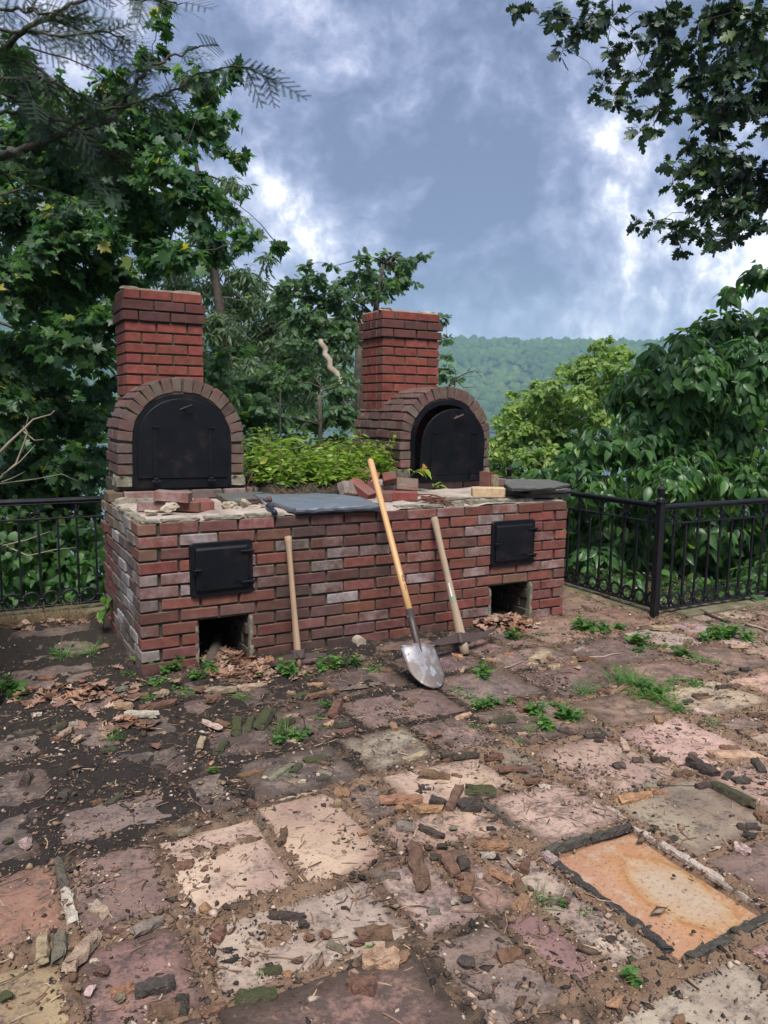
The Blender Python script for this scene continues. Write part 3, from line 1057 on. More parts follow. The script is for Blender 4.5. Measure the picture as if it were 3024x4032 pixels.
def vault_brick(parent, x, y, z, t, ln, rr, tt, col):
    # t: minus the angle along the arch; the brick's length runs in depth
    me = BRICKS[random.randrange(len(BRICKS))]
    M1 = Matrix.Rotation(t, 4, 'Y') @ Matrix.Rotation(R(90), 4, 'Z')
    e = M1.to_euler()
    return put('brick', me, parent, (x + random.gauss(0, .0018), y + random.gauss(0, .0022), z + random.gauss(0, .0018)), (e.x + R(random.gauss(0, .5)), e.y + R(random.gauss(0, .5)), e.z + R(random.gauss(0, .6))), (ln, rr, tt), (*col, max(0, random.gauss(.06, .1))))
random.seed(5)
OV1 = oven(.480, 'arched brick oven with its black steel door shut, near the front corner', .46, -.265, 'shut')
OV2 = oven(2.535, 'arched brick oven whose black steel door hangs open a gap, near the railing', .82, -.345, 'ajar')
# ------------------------------------------------------------------ terrace: flagstones, soil, curb
random.seed(21)
terrace = empty('terrace')
tag(terrace, 'worn flagstone terrace under soil and broken mortar', kind='structure')
PINK, TAN, LGT, PUR, REDO, ORG, DGR, GRY, BRN = (.46, .315, .245), (.49, .35, .26), (.48, .40, .31), (.165, .092, .078), (.31, .15, .095), (.44, .28, .16), (.11, .095, .088), (.27, .22, .185), (.25, .16, .115)
STONES = [(-.93, -1.97, -.575, -1.60, REDO, .25), (-.55, -2.02, -.285, -1.62, PUR, .3), (-.265, -2.07, .065, -1.645, LGT, .05), (.09, -2.085, .375, -1.585, PINK, .0),
    (-.98, -2.52, -.60, -2.05, ORG, .15), (-.575, -2.42, -.295, -2.07, PUR, .55), (-.27, -2.42, .262, -2.125, LGT, .2), (.285, -2.45, .485, -2.12, TAN, .4),
    (.505, -2.76, .625, -2.48, PUR, .2), (.645, -2.78, .80, -2.2, PINK, .45), (.26, -2.80, .485, -2.475, GRY, .45), (-.3, -2.85, .235, -2.45, BRN, .8),
    (.86, -2.25, 1.235, -1.89, PINK, .4), (1.27, -2.10, 1.70, -1.65, PINK, .25), (1.26, -2.52, 1.70, -2.13, GRY, .25), (.60, -1.865, 1.05, -1.585, TAN, .2), (.405, -2.10, .835, -1.885, TAN, .45), (.50, -2.46, .62, -2.12, BRN, .5),
    (.585, -1.53, .925, -1.185, GRY, .55), (.95, -1.52, 1.24, -1.195, GRY, .6), (.765, -1.16, 1.30, -.80, DGR, .35), (-.56, -1.56, -.145, -1.265, DGR, .3), (-.125, -1.56, .10, -1.2, GRY, .75), (.12, -1.55, .56, -1.2, DGR, .7),
    (1.27, -1.62, 1.75, -1.18, BRN, .6), (1.78, -1.63, 2.22, -1.30, BRN, .5), (1.33, -1.15, 1.80, -.72, DGR, .45), (1.83, -1.27, 2.33, -.85, DGR, .5), (2.36, -1.36, 2.82, -1.03, BRN, .5), (2.86, -1.40, 3.3, -.95, BRN, .5),
    (1.73, -2.1, 2.15, -1.66, TAN, .2), (1.73, -2.6, 2.2, -2.13, PINK, .35), (2.25, -1.75, 2.75, -1.39, TAN, .3), (2.78, -1.9, 3.3, -1.43, TAN, .25), (1.23, -3.0, 1.7, -2.87, BRN, .4),
    (2.95, -.48, 3.40, -.02, BRN, .4), (2.35, -1.0, 2.9, -.55, DGR, .5), (-.66, .02, -.17, .42, DGR, .45), (-.60, .46, -.1, .9, DGR, .55), (-.62, -.42, -.12, -.02, DGR, .6), (-.9, -1.22, -.50, -.85, DGR, .75), (-.46, -1.22, .02, -.88, DGR, .8), (.05, -1.16, .4, -.8, DGR, .8), (.43, -1.16, .74, -.75, DGR, .75), (.3, -.72, .74, -.38, DGR, .75), (.78, -.76, 1.26, -.36, DGR, .7), (1.3, -.68, 1.8, -.3, DGR, .6)]
XA, XB, YA, YB = -1.35, 5.4, -3.5, 1.75
CELL = .04
gw, gh = int((XB - XA) / CELL), int((YB - YA) / CELL)
occ = np.zeros((gh, gw), bool)
def mark(r):
    a = [int((r[0] - XA) / CELL - .0), int((r[1] - YA) / CELL), int((r[2] - XA) / CELL + 1), int((r[3] - YA) / CELL + 1)]
    occ[max(0, a[1]):a[3], max(0, a[0]):a[2]] = True
HOLE = (.82, -2.84, 1.215, -2.27)
mark(HOLE)
mark((0, 0.02, LEN, 1.3))
for s in STONES: mark(s)
for iy in range(gh):
    for ix in range(gw):
        if occ[iy, ix]: continue
        wmax = 0
        while ix + wmax < gw and wmax < 14 and not occ[iy, ix + wmax]: wmax += 1
        ww = min(wmax, random.choice([7, 8, 9, 10, 11, 12]))
        if wmax - ww < 4: ww = wmax
        hh = 0
        hm = random.choice([8, 9, 10, 12, 13])
        while iy + hh < gh and hh < hm and not occ[iy + hh, ix:ix + ww].any(): hh += 1
        occ[iy:iy + hh, ix:ix + ww] = True
        r = [XA + ix * CELL + .012, YA + iy * CELL + .012, XA + (ix + ww) * CELL - .012, YA + (iy + hh) * CELL - .012]
        if r[2] - r[0] < .09 or r[3] - r[1] < .09: continue
        cx, cy = (r[0] + r[2]) / 2, (r[1] + r[3]) / 2
        if cx > 3.5 and cy > -.3: continue
        warm = sst(1.4, 3.2, cx - cy * .9)
        c = mixc(DGR, random.choice([PINK, TAN, BRN, LGT]), max(0, min(1, warm * .8 + random.gauss(0, .15))))
        STONES.append((*r, c, max(0, min(.8, .75 - .45 * warm + random.gauss(0, .1)))))
def stone_mesh(wx, wy, m, seed, th=.035):
    g = np.random.default_rng(seed)
    P = []
    for (a, b_) in (((0, 0), (1, 0)), ((1, 0), (1, 1)), ((1, 1), (0, 1)), ((0, 1), (0, 0))):
        for k in range(5):
            t = k / 5
            P.append(((a[0] * (1 - t) + b_[0] * t - .5) * wx + g.normal(0, .0045), (a[1] * (1 - t) + b_[1] * t - .5) * wy + g.normal(0, .0045)))
    n = len(P)
    V = []
    for (s, z) in ((1.0, -th), (1.0, -.009), (.985, -.002), (.93, .001), (.5, .0)):
        for (x, y) in P:
            V.append((x * s if s > .9 else x * s, y * s, z + (g.normal(0, .0012) if z > -.01 else 0)))
    V.append((0, 0, .001))
    Fs = []
    for k in range(4):
        for i in range(n):
            j = (i + 1) % n
            Fs.append((k * n + i, k * n + j, (k + 1) * n + j, (k + 1) * n + i))
    Fs += [(4 * n + i, 4 * n + (i + 1) % n, 5 * n) for i in range(n)]
    me = bpy.data.meshes.new('flagstone')
    me.from_pydata(V, [], Fs)
    me.materials.append(m)
    for p in me.polygons: p.use_smooth = True
    me.update()
    return me
for k, s in enumerate(STONES):
    x0, y0, x1, y1, c, a = s
    c = mixc(c, (.33, .235, .175), .36)
    put('flagstone', stone_mesh(x1 - x0, y1 - y0, M_STONE, 900 + k), terrace, ((x0 + x1) / 2, (y0 + y1) / 2, random.gauss(0, .002)), (R(random.gauss(0, .5)), R(random.gauss(0, .5)), R(random.gauss(0, .8))), None, (*jcol(c, .08), a))
ro = put('flagstone', stone_mesh(.365, .535, M_RUSTSTONE, 880), terrace, (1.017, -2.555, -.014))
ro['label'] = 'rust orange flagstone set low between mortar ridges'
RECT = np.array([s[:4] for s in STONES] + [(.835, -2.822, 1.2, -2.288)])
def stone_depth(x, y):
    "how far inside a stone (positive) a point is"
    wx = x + .016 * (vnoise(x, y, .09, 41, 3) - .5)
    wy = y + .016 * (vnoise(x, y, .09, 57, 3) - .5)
    best = np.full(x.shape, -.2)
    for (a, b_, c, d) in RECT:
        np.maximum(best, np.minimum(np.minimum(wx - a, c - wx), np.minimum(wy - b_, d - wy)), out=best)
    return best
def cover(x, y):
    "how much soil lies about: thick by the base and to the left, thin in the open foreground"
    c = .52
    c = c + .30 * np.exp(-((y + .15) / .35) ** 2) * (x > -.3) * (x < 3.2)
    c = c + .18 * sst(.5, -.3, x) * sst(-1.7, -1.45, y) + .16 * sst(-1.7, -1.4, y) * sst(1.4, .2, x)
    c = c + .14 * sst(-2.55, -2.8, y) * sst(.6, .2, x) - .1 * sst(1.4, 2.2, x) * sst(-1.2, -1.7, y)
    return c
def soil_z(x, y):
    d = stone_depth(x, y)
    n = vnoise(x, y, .22, 5, 5)
    n2 = vnoise(x, y, .05, 9, 4)
    n3 = vnoise(x, y, .016, 77, 2)
    z = -.017 + .0195 * sst(1, 0, (d + .075 * (n2 - .5) + .04 * (n - .5)) / (.022 + .075 * sst(.5, .8, cover(x, y)))) + .006 * sst(.01, -.03, d) * n2
    z = z + .060 * np.maximum(0, n + .25 * (n2 - .5) + .50 * (cover(x, y) - .5) - .515)
    n4 = vnoise(x, y, .03, 177, 3)
    lift = sst(-.006, .006, z)
    z = z + (.010 + .006 * lift) * (n2 - .5) + (.006 + .010 * lift) * (n3 - .5) + .012 * lift * np.maximum(0, n4 - .55) * 2
    inhole = (x > .835) & (x < 1.2) & (y > -2.822) & (y < -2.288)
    z = np.where(inhole, np.minimum(z - .016, -.02 + .012 * (n2 - .4)), z)
    return z
def axis(a, b_, f):
    out = [a]
    while out[-1] < b_: out.append(out[-1] + f(out[-1]))
    return np.array(out)
gx = axis(-1.5, 5.6, lambda x: .0125 if x < 1.9 else .018)
gy = axis(-3.6, 1.9, lambda y: .0115 if y < -1.2 else (.016 if y < 0 else .04))
X, Y = np.meshgrid(gx, gy)
Zs = soil_z(X, Y)
jit = rng.uniform(-.003, .003, (2, *X.shape))
tone = np.clip(.36 + .62 * sst(-1.42, -1.75, Y - .12 * X) * (.6 + .8 * (vnoise(X, Y, .35, 12, 4) - .5)) + .35 * sst(.9, 2.2, X - .6 * Y - .8) - .35 * sst(-.5, .2, -np.abs(Y + .55) - .3 + .0 * X) - .2 * sst(.2, -.5, X) * sst(-1.7, -1.4, Y) - .3 * sst(-2.5, -2.75, Y) * sst(.7, .2, X), .03, .9)
tone = tone + .55 * (vnoise(X, Y, .12, 15, 4) - .5) - .1
Zs = np.where((X > 3.56) & (Y > -.30), -.25, np.where((Y > 1.5), -.25, Zs))
ii = np.arange(X.size).reshape(X.shape)
Fq = np.stack([ii[:-1, :-1], ii[:-1, 1:], ii[1:, 1:], ii[1:, :-1]], -1).reshape(-1, 4)
put('soil', bigmesh('soil', np.stack([X + jit[0], Y + jit[1], Zs], -1).reshape(-1, 3), Fq, M_SOIL, {'tone': tone.ravel()}), terrace)['kind'] = 'stuff'
def gz(x, y):
    "ground height at a point: soil or stone, whichever is higher"
    xa, ya = np.array([float(x)]), np.array([float(y)])
    z = float(soil_z(xa, ya)[0])
    if .835 < x < 1.2 and -2.82 < y < -2.29: return max(z, -.013)
    return max(z, 0.0 if float(stone_depth(xa, ya)[0]) > .004 else z)
# mortar ridges still standing in the joints
RB = [slabmesh(500 + i, M_FRAG, 12, .3, edge=.02) for i in range(6)]
for (x0, y0, x1, y1, w_, h, c, mo) in [
        (.822, -2.30, .822, -2.56, .026, .022, (.055, .05, .045), .1), (.822, -2.56, .824, -2.80, .028, .024, (.05, .046, .043), .1), (.84, -2.277, 1.02, -2.28, .026, .026, (.075, .07, .058), .3), (1.03, -2.282, 1.2, -2.29, .024, .022, (.06, .055, .05), .2),
        (1.212, -2.31, 1.214, -2.45, .024, .018, (.42, .35, .3), 0), (1.216, -2.44, 1.215, -2.80, .022, .02, (.44, .38, .33), 0), (.85, -2.835, 1.02, -2.832, .03, .022, (.07, .065, .055), .2), (1.03, -2.83, 1.22, -2.832, .032, .028, (.06, .058, .048), .3), (1.2, -2.83, 1.5, -2.85, .03, .02, (.07, .06, .05), .2),
        (-.566, -1.62, -.562, -1.80, .026, .022, (.10, .09, .07), .2), (-.563, -1.80, -.558, -1.96, .03, .024, (.45, .40, .33), 0), (-.55, -2.035, -.33, -2.05, .022, .014, (.13, .07, .06), 0),
        (-.27, -1.625, -.06, -1.62, .02, .014, (.12, .11, .09), .3), (-.03, -1.615, .10, -1.57, .02, .015, (.10, .09, .075), .2), (.10, -1.565, .34, -1.568, .014, .012, (.42, .33, .25), 0), (.34, -1.57, .40, -1.70, .014, .012, (.13, .09, .065), 0), (.08, -1.62, .075, -1.78, .02, .014, (.13, .12, .1), .1),
        (-.20, -2.095, .10, -2.10, .024, .01, (.17, .095, .07), 0), (.10, -2.105, .42, -2.108, .022, .010, (.17, .10, .07), 0), (.845, -1.9, .84, -2.2, .02, .015, (.07, .065, .055), .2), (1.235, -2.15, 1.24, -2.26, .02, .012, (.4, .33, .28), 0)]:
    L_ = math.hypot(x1 - x0, y1 - y0)
    put('mortar_ridge', RB[random.randrange(6)], terrace, ((x0 + x1) / 2, (y0 + y1) / 2, h / 2 - .006), (R(random.gauss(0, 4)), 0, math.atan2(y1 - y0, x1 - x0)), (L_, w_, h), (*c, mo))
# crumbs: grit, chips and bits of mortar strewn everywhere
def crumbs(n, seed):
    g = np.random.default_rng(seed)
    x = g.uniform(-1.2, 4.6, n * 3)
    y = -3.3 + 4.4 * g.beta(1.0, 1.9, n * 3)
    keep = ~((x > .83) & (x < 1.2) & (y > -2.82) & (y < -2.28) & (g.uniform(0, 1, len(x)) > .12)) & ~((x > -.02) & (x < LEN + .02) & (y > -.01))
    d = stone_depth(x, y)
    pk = np.where(d < .03, .85, .10 + .85 * sst(.52, .68, vnoise(x, y, .16, 33, 4)))
    keep &= g.uniform(0, 1, len(x)) < pk
    x, y = x[keep][:n], y[keep][:n]
    d = d[keep][:n]
    z = np.maximum(soil_z(x, y), np.where(d > .004, 0, -1))
    N = len(x)
    s = np.clip(.0034 * np.exp(g.normal(0, .6, N)), .0014, .015)
    oct_ = np.array([(1, 0, 0), (-1, 0, 0), (0, 1, 0), (0, -1, 0), (0, 0, 1), (0, 0, -1)], float)
    tri = np.array([(0, 2, 4), (2, 1, 4), (1, 3, 4), (3, 0, 4), (2, 0, 5), (1, 2, 5), (3, 1, 5), (0, 3, 5)])
    V = oct_[None] * g.uniform(.55, 1.25, (N, 6, 1)) + g.normal(0, .18, (N, 6, 3))
    sc = np.stack([s * g.uniform(.8, 2.0, N), s * g.uniform(.7, 1.1, N), s * g.uniform(.4, .8, N)], 1)
    V = V * sc[:, None]
    a = g.uniform(0, 2 * pi, N)
    ca, sa = np.cos(a)[:, None], np.sin(a)[:, None]
    V = np.stack([V[..., 0] * ca - V[..., 1] * sa, V[..., 0] * sa + V[..., 1] * ca, V[..., 2]], -1)
    V += np.stack([x, y, z + s * .25], 1)[:, None]
    Fc = (tri[None] + 6 * np.arange(N)[:, None, None]).reshape(-1, 3)
    pal = np.array([(.42, .35, .29), (.36, .27, .21), (.06, .045, .036), (.16, .10, .07), (.028, .024, .022), (.24, .16, .11), (.10, .07, .05)])
    pr = np.array([.012, .095, .235, .25, .13, .16, .118])
    c = pal[g.choice(7, N, p=pr)] * g.uniform(.8, 1.2, (N, 1))
    return bigmesh('grit', V.reshape(-1, 3), Fc, M_CRUMB, {'col': np.repeat(c, 6, 0)})
put('grit', crumbs(60000, 3), terrace)['kind'] = 'stuff'
# needles, straw and bark slivers
def slivers(n, seed):
    g = np.random.default_rng(seed)
    x = g.uniform(-1.1, 4.3, n)
    y = -2.9 + 3.4 * g.beta(1.4, 1.8, n)
    ok = ~((x > 0) & (x < LEN) & (y > 0)) & ~((x > .83) & (x < 1.2) & (y > -2.82) & (y < -2.28))
    x, y = x[ok], y[ok]
    N = len(x)
    z = np.maximum(soil_z(x, y), np.where(stone_depth(x, y) > .004, 0, -1)) + .003
    L_ = g.uniform(.012, .06, N) * np.where(g.uniform(0, 1, N) < .1, 2, 1)
    w_ = g.uniform(.0008, .0022, N)
    a = g.uniform(0, 2 * pi, N)
    dx, dy = np.cos(a), np.sin(a)
    tz = g.uniform(-.003, .008, N)
    p0 = np.stack([x - dx * L_ / 2, y - dy * L_ / 2, z], 1)
    p1 = np.stack([x + dx * L_ / 2, y + dy * L_ / 2, z + tz], 1)
    pm = (p0 + p1) / 2 + np.stack([-dy, dx, np.ones(N) * .4], 1) * (g.normal(0, .08, N) * L_)[:, None]
    sd_ = np.stack([-dy, dx, np.zeros(N)], 1) * w_[:, None]
    V = np.stack([p0 - sd_, p0 + sd_, pm - sd_, pm + sd_, pm + np.array([0, 0, .0022]), p1 - sd_, p1 + sd_], 1)
    tri = np.array([(0, 4, 1), (0, 2, 4), (1, 4, 3), (2, 5, 4), (5, 6, 4), (6, 3, 4)])
    Fc = (tri[None] + 7 * np.arange(N)[:, None, None]).reshape(-1, 3)
    pal = np.array([(.22, .13, .08), (.35, .25, .16), (.06, .04, .03), (.14, .08, .05)])
    c = pal[g.choice(4, N, p=[.3, .2, .25, .25])] * g.uniform(.8, 1.2, (N, 1))
    return bigmesh('litter', V.reshape(-1, 3), Fc, M_CRUMB, {'col': np.repeat(c, 7, 0)})
put('litter', slivers(3600, 8), terrace)['kind'] = 'stuff'
# stone curb under the railing, and the land beyond
cb = MB()
for (a, b_) in (((3.43, -.42, -.10), (3.66, 1.62, .018)), ((3.665, -.44, -.10), (5.6, -.20, .016)), ((-.82, 1.44, -.10), (.13, 1.72, .012)), ((-.88, -.14, -.10), (-.70, 1.435, .010))):
    n = max(2, int(max(b_[0] - a[0], b_[1] - a[1]) / .55))
    for k in range(n):
        ax = 0 if b_[0] - a[0] > b_[1] - a[1] else 1
        p, q = list(a), list(b_)
        p[ax] = a[ax] + (b_[ax] - a[ax]) * k / n + .004
        q[ax] = a[ax] + (b_[ax] - a[ax]) * (k + 1) / n - .004
        q[2] += random.gauss(0, .004)
        one = MB()
        one.box(p, q, .008)
        one.build('curb_stone', M_CURB, terrace)
# ------------------------------------------------------------------ tools
random.seed(31)
def frame_along(p0, p1, side=(1, 0, 0)):
    "matrix at p0, z axis towards p1, x axis near side"
    z = (Vector(p1) - Vector(p0)).normalized()
    x = Vector(side)
    x = (x - z * x.dot(z)).normalized()
    y = z.cross(x)
    return Matrix(((x.x, y.x, z.x, p0[0]), (x.y, y.y, z.y, p0[1]), (x.z, y.z, z.z, p0[2]), (0, 0, 0, 1)))
def thing_along(name, p0, p1, side, label, cat):
    e = empty(name)
    e.matrix_world = frame_along(p0, p1, side)
    tag(e, label, cat)
    return e
# shovel: z axis up the handle from the blade's shoulder
sh = thing_along('shovel', (1.314, -.672, .168), (1.4474, .185, 1.1216), (1, .08, 0), 'long handled round point shovel with yellow wooden handle leaning on the slate slab', 'shovel')
hl = (Vector((1.4474, .185, 1.1216)) - Vector((1.314, -.672, .168))).length
m = MB()
m.tube([(0, 0, .205), (0, 0, .5), (0, 0, .9), (0, 0, hl - .04), (0, 0, hl - .012), (0, 0, hl)], [.0195, .0185, .0185, .0205, .019, .012], 14)
m.build('handle', M_VARNISH, sh, True)
m = MB()
m.tube([(0, 0, -.03), (0, .003, .02), (0, .006, .07), (0, .003, .14), (0, 0, .23)], [.014, .016, .018, .0205, .0222], 12)
m.build('socket', M_SOCKET, sh, True)
m = MB()
m.tube([(-.0235, 0, .19), (.0235, 0, .19)], .0045, 8)
m.build('rivet', M_CHROME, sh)
V, Fs = [], []
nu, nv = 13, 15
for j in range(nv):
    t = j / (nv - 1)                       # 0 at the shoulder, 1 at the point
    wd = .105 * (1 - .04 * t) if t < .45 else .105 * max(.0, 1 - ((t - .45) / .56) ** 2.1) ** .62
    for i in range(nu):
        u = (i / (nu - 1)) * 2 - 1
        x = u * max(wd, .004)
        dish = -.030 * (1 - u * u) * (1 - .75 * t) + .010 * (1 - t) * 0
        rib = .012 * math.exp(-(u * wd / .014) ** 2) * max(0, 1 - t * 1.7)
        z = .02 - .275 * t
        y = dish * -1 * -1 + rib - .045 * t * t + .012 + (.012 * (abs(u) ** 3) if t < .05 else 0)
        V.append((x, y, z))
for j in range(nv - 1):
    for i in range(nu - 1):
        a = j * nu + i
        Fs.append((a, a + 1, a + nu + 1, a + nu))
me = bpy.data.meshes.new('blade')
me.from_pydata(V, [], Fs)
me.materials.append(M_BLADE)
for p in me.polygons: p.use_smooth = True
bl = put('blade', me, sh, (0, 0, 0), (R(-4), 0, 0))
sm_ = bl.modifiers.new('thick', 'SOLIDIFY')
sm_.thickness = .0035
m = MB()
for s in (-1, 1):
    m.box((s * .018, .004, .012), (s * .104, .022, .021), .001) if s > 0 else m.box((-.104, .004, .012), (-.018, .022, .021), .001)
m.build('foot_tread', M_BLADE, sh)
m = MB()
for k in range(14):
    a0, a1 = 2 * pi * k / 14, 2 * pi * (k + 1) / 14
    m.box((min(.006 * cos(a0), .006 * cos(a1)) - .0009, -.0200, .42 + min(.019 * sin(a0), .019 * sin(a1)) - .0008), (max(.006 * cos(a0), .006 * cos(a1)) + .0009, -.0176, .42 + max(.019 * sin(a0), .019 * sin(a1)) + .0008))
for k in range(4):
    m.box((-.003, -.0196, .345 + k * .010), (.003, -.0176, .351 + k * .010))
m.build('stamp', M_STAMP, sh)

# pickaxe
pk0, pk1 = Vector((1.757, -.462, .008)), Vector((1.792, -.030, .762))
pk = thing_along('pickaxe', pk0, pk1, (1, .25, 0), 'pickaxe with grey wooden handle carrying a green and white sticker, head on the ground', 'pickaxe')
hl = (pk1 - pk0).length
m = MB()
m.tube([(0, 0, 0), (0, 0, .055), (0, 0, .16), (0, 0, .30), (0, 0, .5), (0, 0, hl - .12), (0, 0, hl - .02), (0, 0, hl)], [.031, .033, .032, .026, .0225, .0225, .027, .024], 14, flat=.78)
m.build('handle', M_GREYWOOD, pk, True)
m = MB()
m.box((-.043, -.036, .058), (.043, .036, .128), .010)
m.build('eye', M_RUST, pk)
for sgn, ln, up in ((1, .27, .055), (-1, .255, -.012)):
    V, Fs = [], []
    for k in range(9):
        t = k / 8
        x = sgn * (.038 + ln * t)
        zc_ = .095 + up * t ** 1.6 - (.02 * t if sgn < 0 else 0)
        h = (.026 - .018 * t) if sgn > 0 else (.024 - .006 * t)
        w_ = (.018 - .012 * t) if sgn > 0 else (.016 + .010 * t)
        if sgn < 0 and k > 5: h *= .6
        V += [(x, -w_, zc_ - h), (x, w_, zc_ - h), (x, w_, zc_ + h), (x, -w_, zc_ + h)]
    for k in range(8):
        for q in range(4):
            Fs.append((k * 4 + q, k * 4 + (q + 1) % 4, k * 4 + 4 + (q + 1) % 4, k * 4 + 4 + q))
    Fs += [(0, 1, 2, 3), (32, 33, 34, 35)]
    me = bpy.data.meshes.new('pick_arm')
    me.from_pydata(V, [], Fs)
    me.materials.append(M_RUST)
    put('pick_arm', fixn(me), pk)
def wrapped(z0, z1, rr, a0, a1, m_, name, parent, flat=.78):
    V, Fs = [], []
    n = 6
    for z, r_ in ((z0, rr[0]), (z1, rr[1])):
        for k in range(n + 1):
            a = R(a0 + (a1 - a0) * k / n)
            V.append((r_ * sin(a), -r_ * flat * cos(a), z))
    Fs = [(k, k + 1, n + 2 + k, n + 1 + k) for k in range(n)]
    me = bpy.data.meshes.new(name)
    me.from_pydata(V, [], Fs)
    me.materials.append(m_)
    return put(name, me, parent)
st = wrapped(.335, .435, (.0268, .0245), -48, 22, M_LABEL_W, 'sticker', pk)
wrapped(.315, .352, (.0278, .0266), -48, 22, M_LABEL_G, 'sticker', pk)
for k in range(6):
    wrapped(.405 + k * .004, .4068 + k * .004, (.0252, .0251), -40, -5 - (k % 3) * 6, M_LABEL_K, 'sticker_print', pk)
for k in range(3):
    wrapped(.362 + k * .009, .3655 + k * .009, (.0262, .0261), -36 + 5 * k, 12 - 4 * k, M_LABEL_K if k else M_LABEL_G, 'sticker_print', pk)

# mattock
mt0, mt1 = Vector((.790, -.262, .012)), Vector((.818, -.030, .708))
mt = thing_along('mattock', mt0, mt1, (1, .1, 0), 'mattock with plain pale wooden handle, rusty head down in the weeds beside the ash opening', 'mattock')
hl = (mt1 - mt0).length
m = MB()
m.tube([(0, 0, 0), (0, 0, .06), (0, 0, .14), (0, 0, .30), (0, 0, .52), (0, 0, hl - .10), (0, 0, hl - .03), (0, 0, hl)], [.022, .027, .026, .0215, .0205, .0215, .027, .0265], 14, flat=.7)
m.build('handle', M_ASH, mt, True)
m = MB()
m.box((-.036, -.030, .042), (.036, .030, .098), .010)
m.add([(-.030, -.031, .096), (.030, -.031, .096), (.006, -.040, .050), (-.006, -.040, .050)], [(0, 1, 2, 3)])
m.build('eye', M_RUST, mt)
for sgn in (-1, 1):
    m = MB()
    V, Fs = [], []
    for k in range(6):
        t = k / 5
        x = sgn * (.032 + .125 * t)
        z = .062 - .03 * t * t if sgn < 0 else .062 - .006 * t
        h, w_ = .017 - .009 * t, .014 + .022 * t
        V += [(x, -w_, z - h), (x, w_, z - h), (x, w_, z + h), (x, -w_, z + h)]
    for k in range(5):
        for q in range(4):
            Fs.append((k * 4 + q, k * 4 + (q + 1) % 4, k * 4 + 4 + (q + 1) % 4, k * 4 + 4 + q))
    Fs += [(0, 1, 2, 3), (20, 21, 22, 23)]
    me = bpy.data.meshes.new('mattock_blade')
    me.from_pydata(V, [], Fs)
    me.materials.append(M_RUST)
    put('mattock_blade', fixn(me), mt)

# claw hammer on the mortar bed
h0, h1 = Vector((.800, .375, .872)), Vector((.745, -.02, .846))
hm = thing_along('claw_hammer', h0, h1, (1, -.1, .1), 'claw hammer with dark steel handle lying beside the slate slab', 'hammer')
hl = (h1 - h0).length
m = MB()
m.tube([(0, 0, .0), (0, 0, .10), (0, 0, .19)], [.010, .0095, .011], 10, flat=.8)
m.build('shank', M_CHROME, hm, True)
m = MB()
m.tube([(0, 0, .185), (0, 0, .20), (0, 0, .30), (0, 0, hl - .02), (0, 0, hl)], [.013, .016, .0175, .0195, .017], 12, flat=.85)
m.build('grip', M_RUBBER, hm, True)
m = MB()
m.box((-.016, -.015, -.022), (.020, .015, .018), .005)
m.tube([(.018, 0, -.002), (.036, 0, -.002), (.040, 0, -.002), (.066, 0, -.002)], [.012, .013, .0175, .0175], 12)
for s in (-1, 1):
    m.tube([(-.012, s * .007, -.004), (-.040, s * .010, -.002), (-.068, s * .013, .010), (-.088, s * .016, .026)], [.011, .009, .007, .003], 8, flat=.7)
m.build('head', M_RUST, hm)

# ------------------------------------------------------------------ slate slabs
def slab(name, pts, z0, z1, m_, label, seed, rot=(0, 0, 0), cat='slab'):
    g = np.random.default_rng(seed)
    P = []
    n = len(pts)
    for i in range(n):
        a, b_ = np.array(pts[i]), np.array(pts[(i + 1) % n])
        k = max(2, int(np.linalg.norm(b_ - a) / .035))
        for q in range(k):
            P.append(a * (1 - q / k) + b_ * q / k + g.normal(0, .0035, 2))
    P = np.array(P)
    c = P.mean(0)
    P = P - c
    n = len(P)
    V = []
    th = z1 - z0
    for lv, (zz, ins) in enumerate(((0, .010), (th * .35, .003), (th * .7, 0), (th * .92, .002), (th, .006))):
        for x, y in P:
            r_ = math.hypot(x, y)
            k = 1 - (ins + abs(g.normal(0, .0025))) / max(r_, .02)
            V.append((x * k, y * k, zz + (g.normal(0, .0012) if lv else g.normal(0, .002))))
    Fs = []
    for l in range(4):
        for i in range(n):
            j = (i + 1) % n
            Fs.append((l * n + i, l * n + j, (l + 1) * n + j, (l + 1) * n + i))
    Fs += [tuple(range(4 * n, 5 * n)), tuple(range(n - 1, -1, -1))]
    me = bpy.data.meshes.new(name)
    me.from_pydata(V, [], Fs)
    me.materials.append(m_)
    o = put(name, fixn(me), None, (c[0], c[1], z0), rot)
    tag(o, label, cat)
    return o
slab('slate_slab', [(.868, -.035), (1.412, -.045), (1.492, .40), (1.44, .55), (1.20, .86), (1.06, .90), (.87, .72), (.855, .30)], .834, .864, M_SLATE, 'large blue grey slate slab capping the middle of the base', 41)
slab('slate_slab', [(.622, .475), (.84, .525), (.862, .72), (1.03, .90), (.68, .93)], .822, .866, M_OLDSLATE, 'thick grey slate slab with mossy edge behind the hammer', 42)
def loc_s8(x, y, z): return gp(1850 + .3014 * x, 1820 + .3014 * y, z)
slab('slate_slab', [(2.44, .30), (2.26, -.02), (2.62, -.03), (2.9, .12), (2.95, .42), (2.6, .5)], .905, .928, M_OLDSLATE, 'upper weathered slate slab at the railing end of the base', 43, (R(1.5), R(1), 0)).location.x += .13
slab('slate_slab', [(2.60, .03), (2.94, .00), (2.97, .30), (2.7, .36)], .872, .896, M_OLDSLATE, 'lower ragged slate slab under another at the railing end', 44, (R(-1.5), R(-.6), 0))
slab('slate_slab', [(2.62, .10), (2.95, .02), (2.97, .5), (2.66, .55)], .832, .864, M_OLDSLATE, 'bottom slate piece bedded on bricks at the railing end', 45, (R(-1), R(.5), 0))

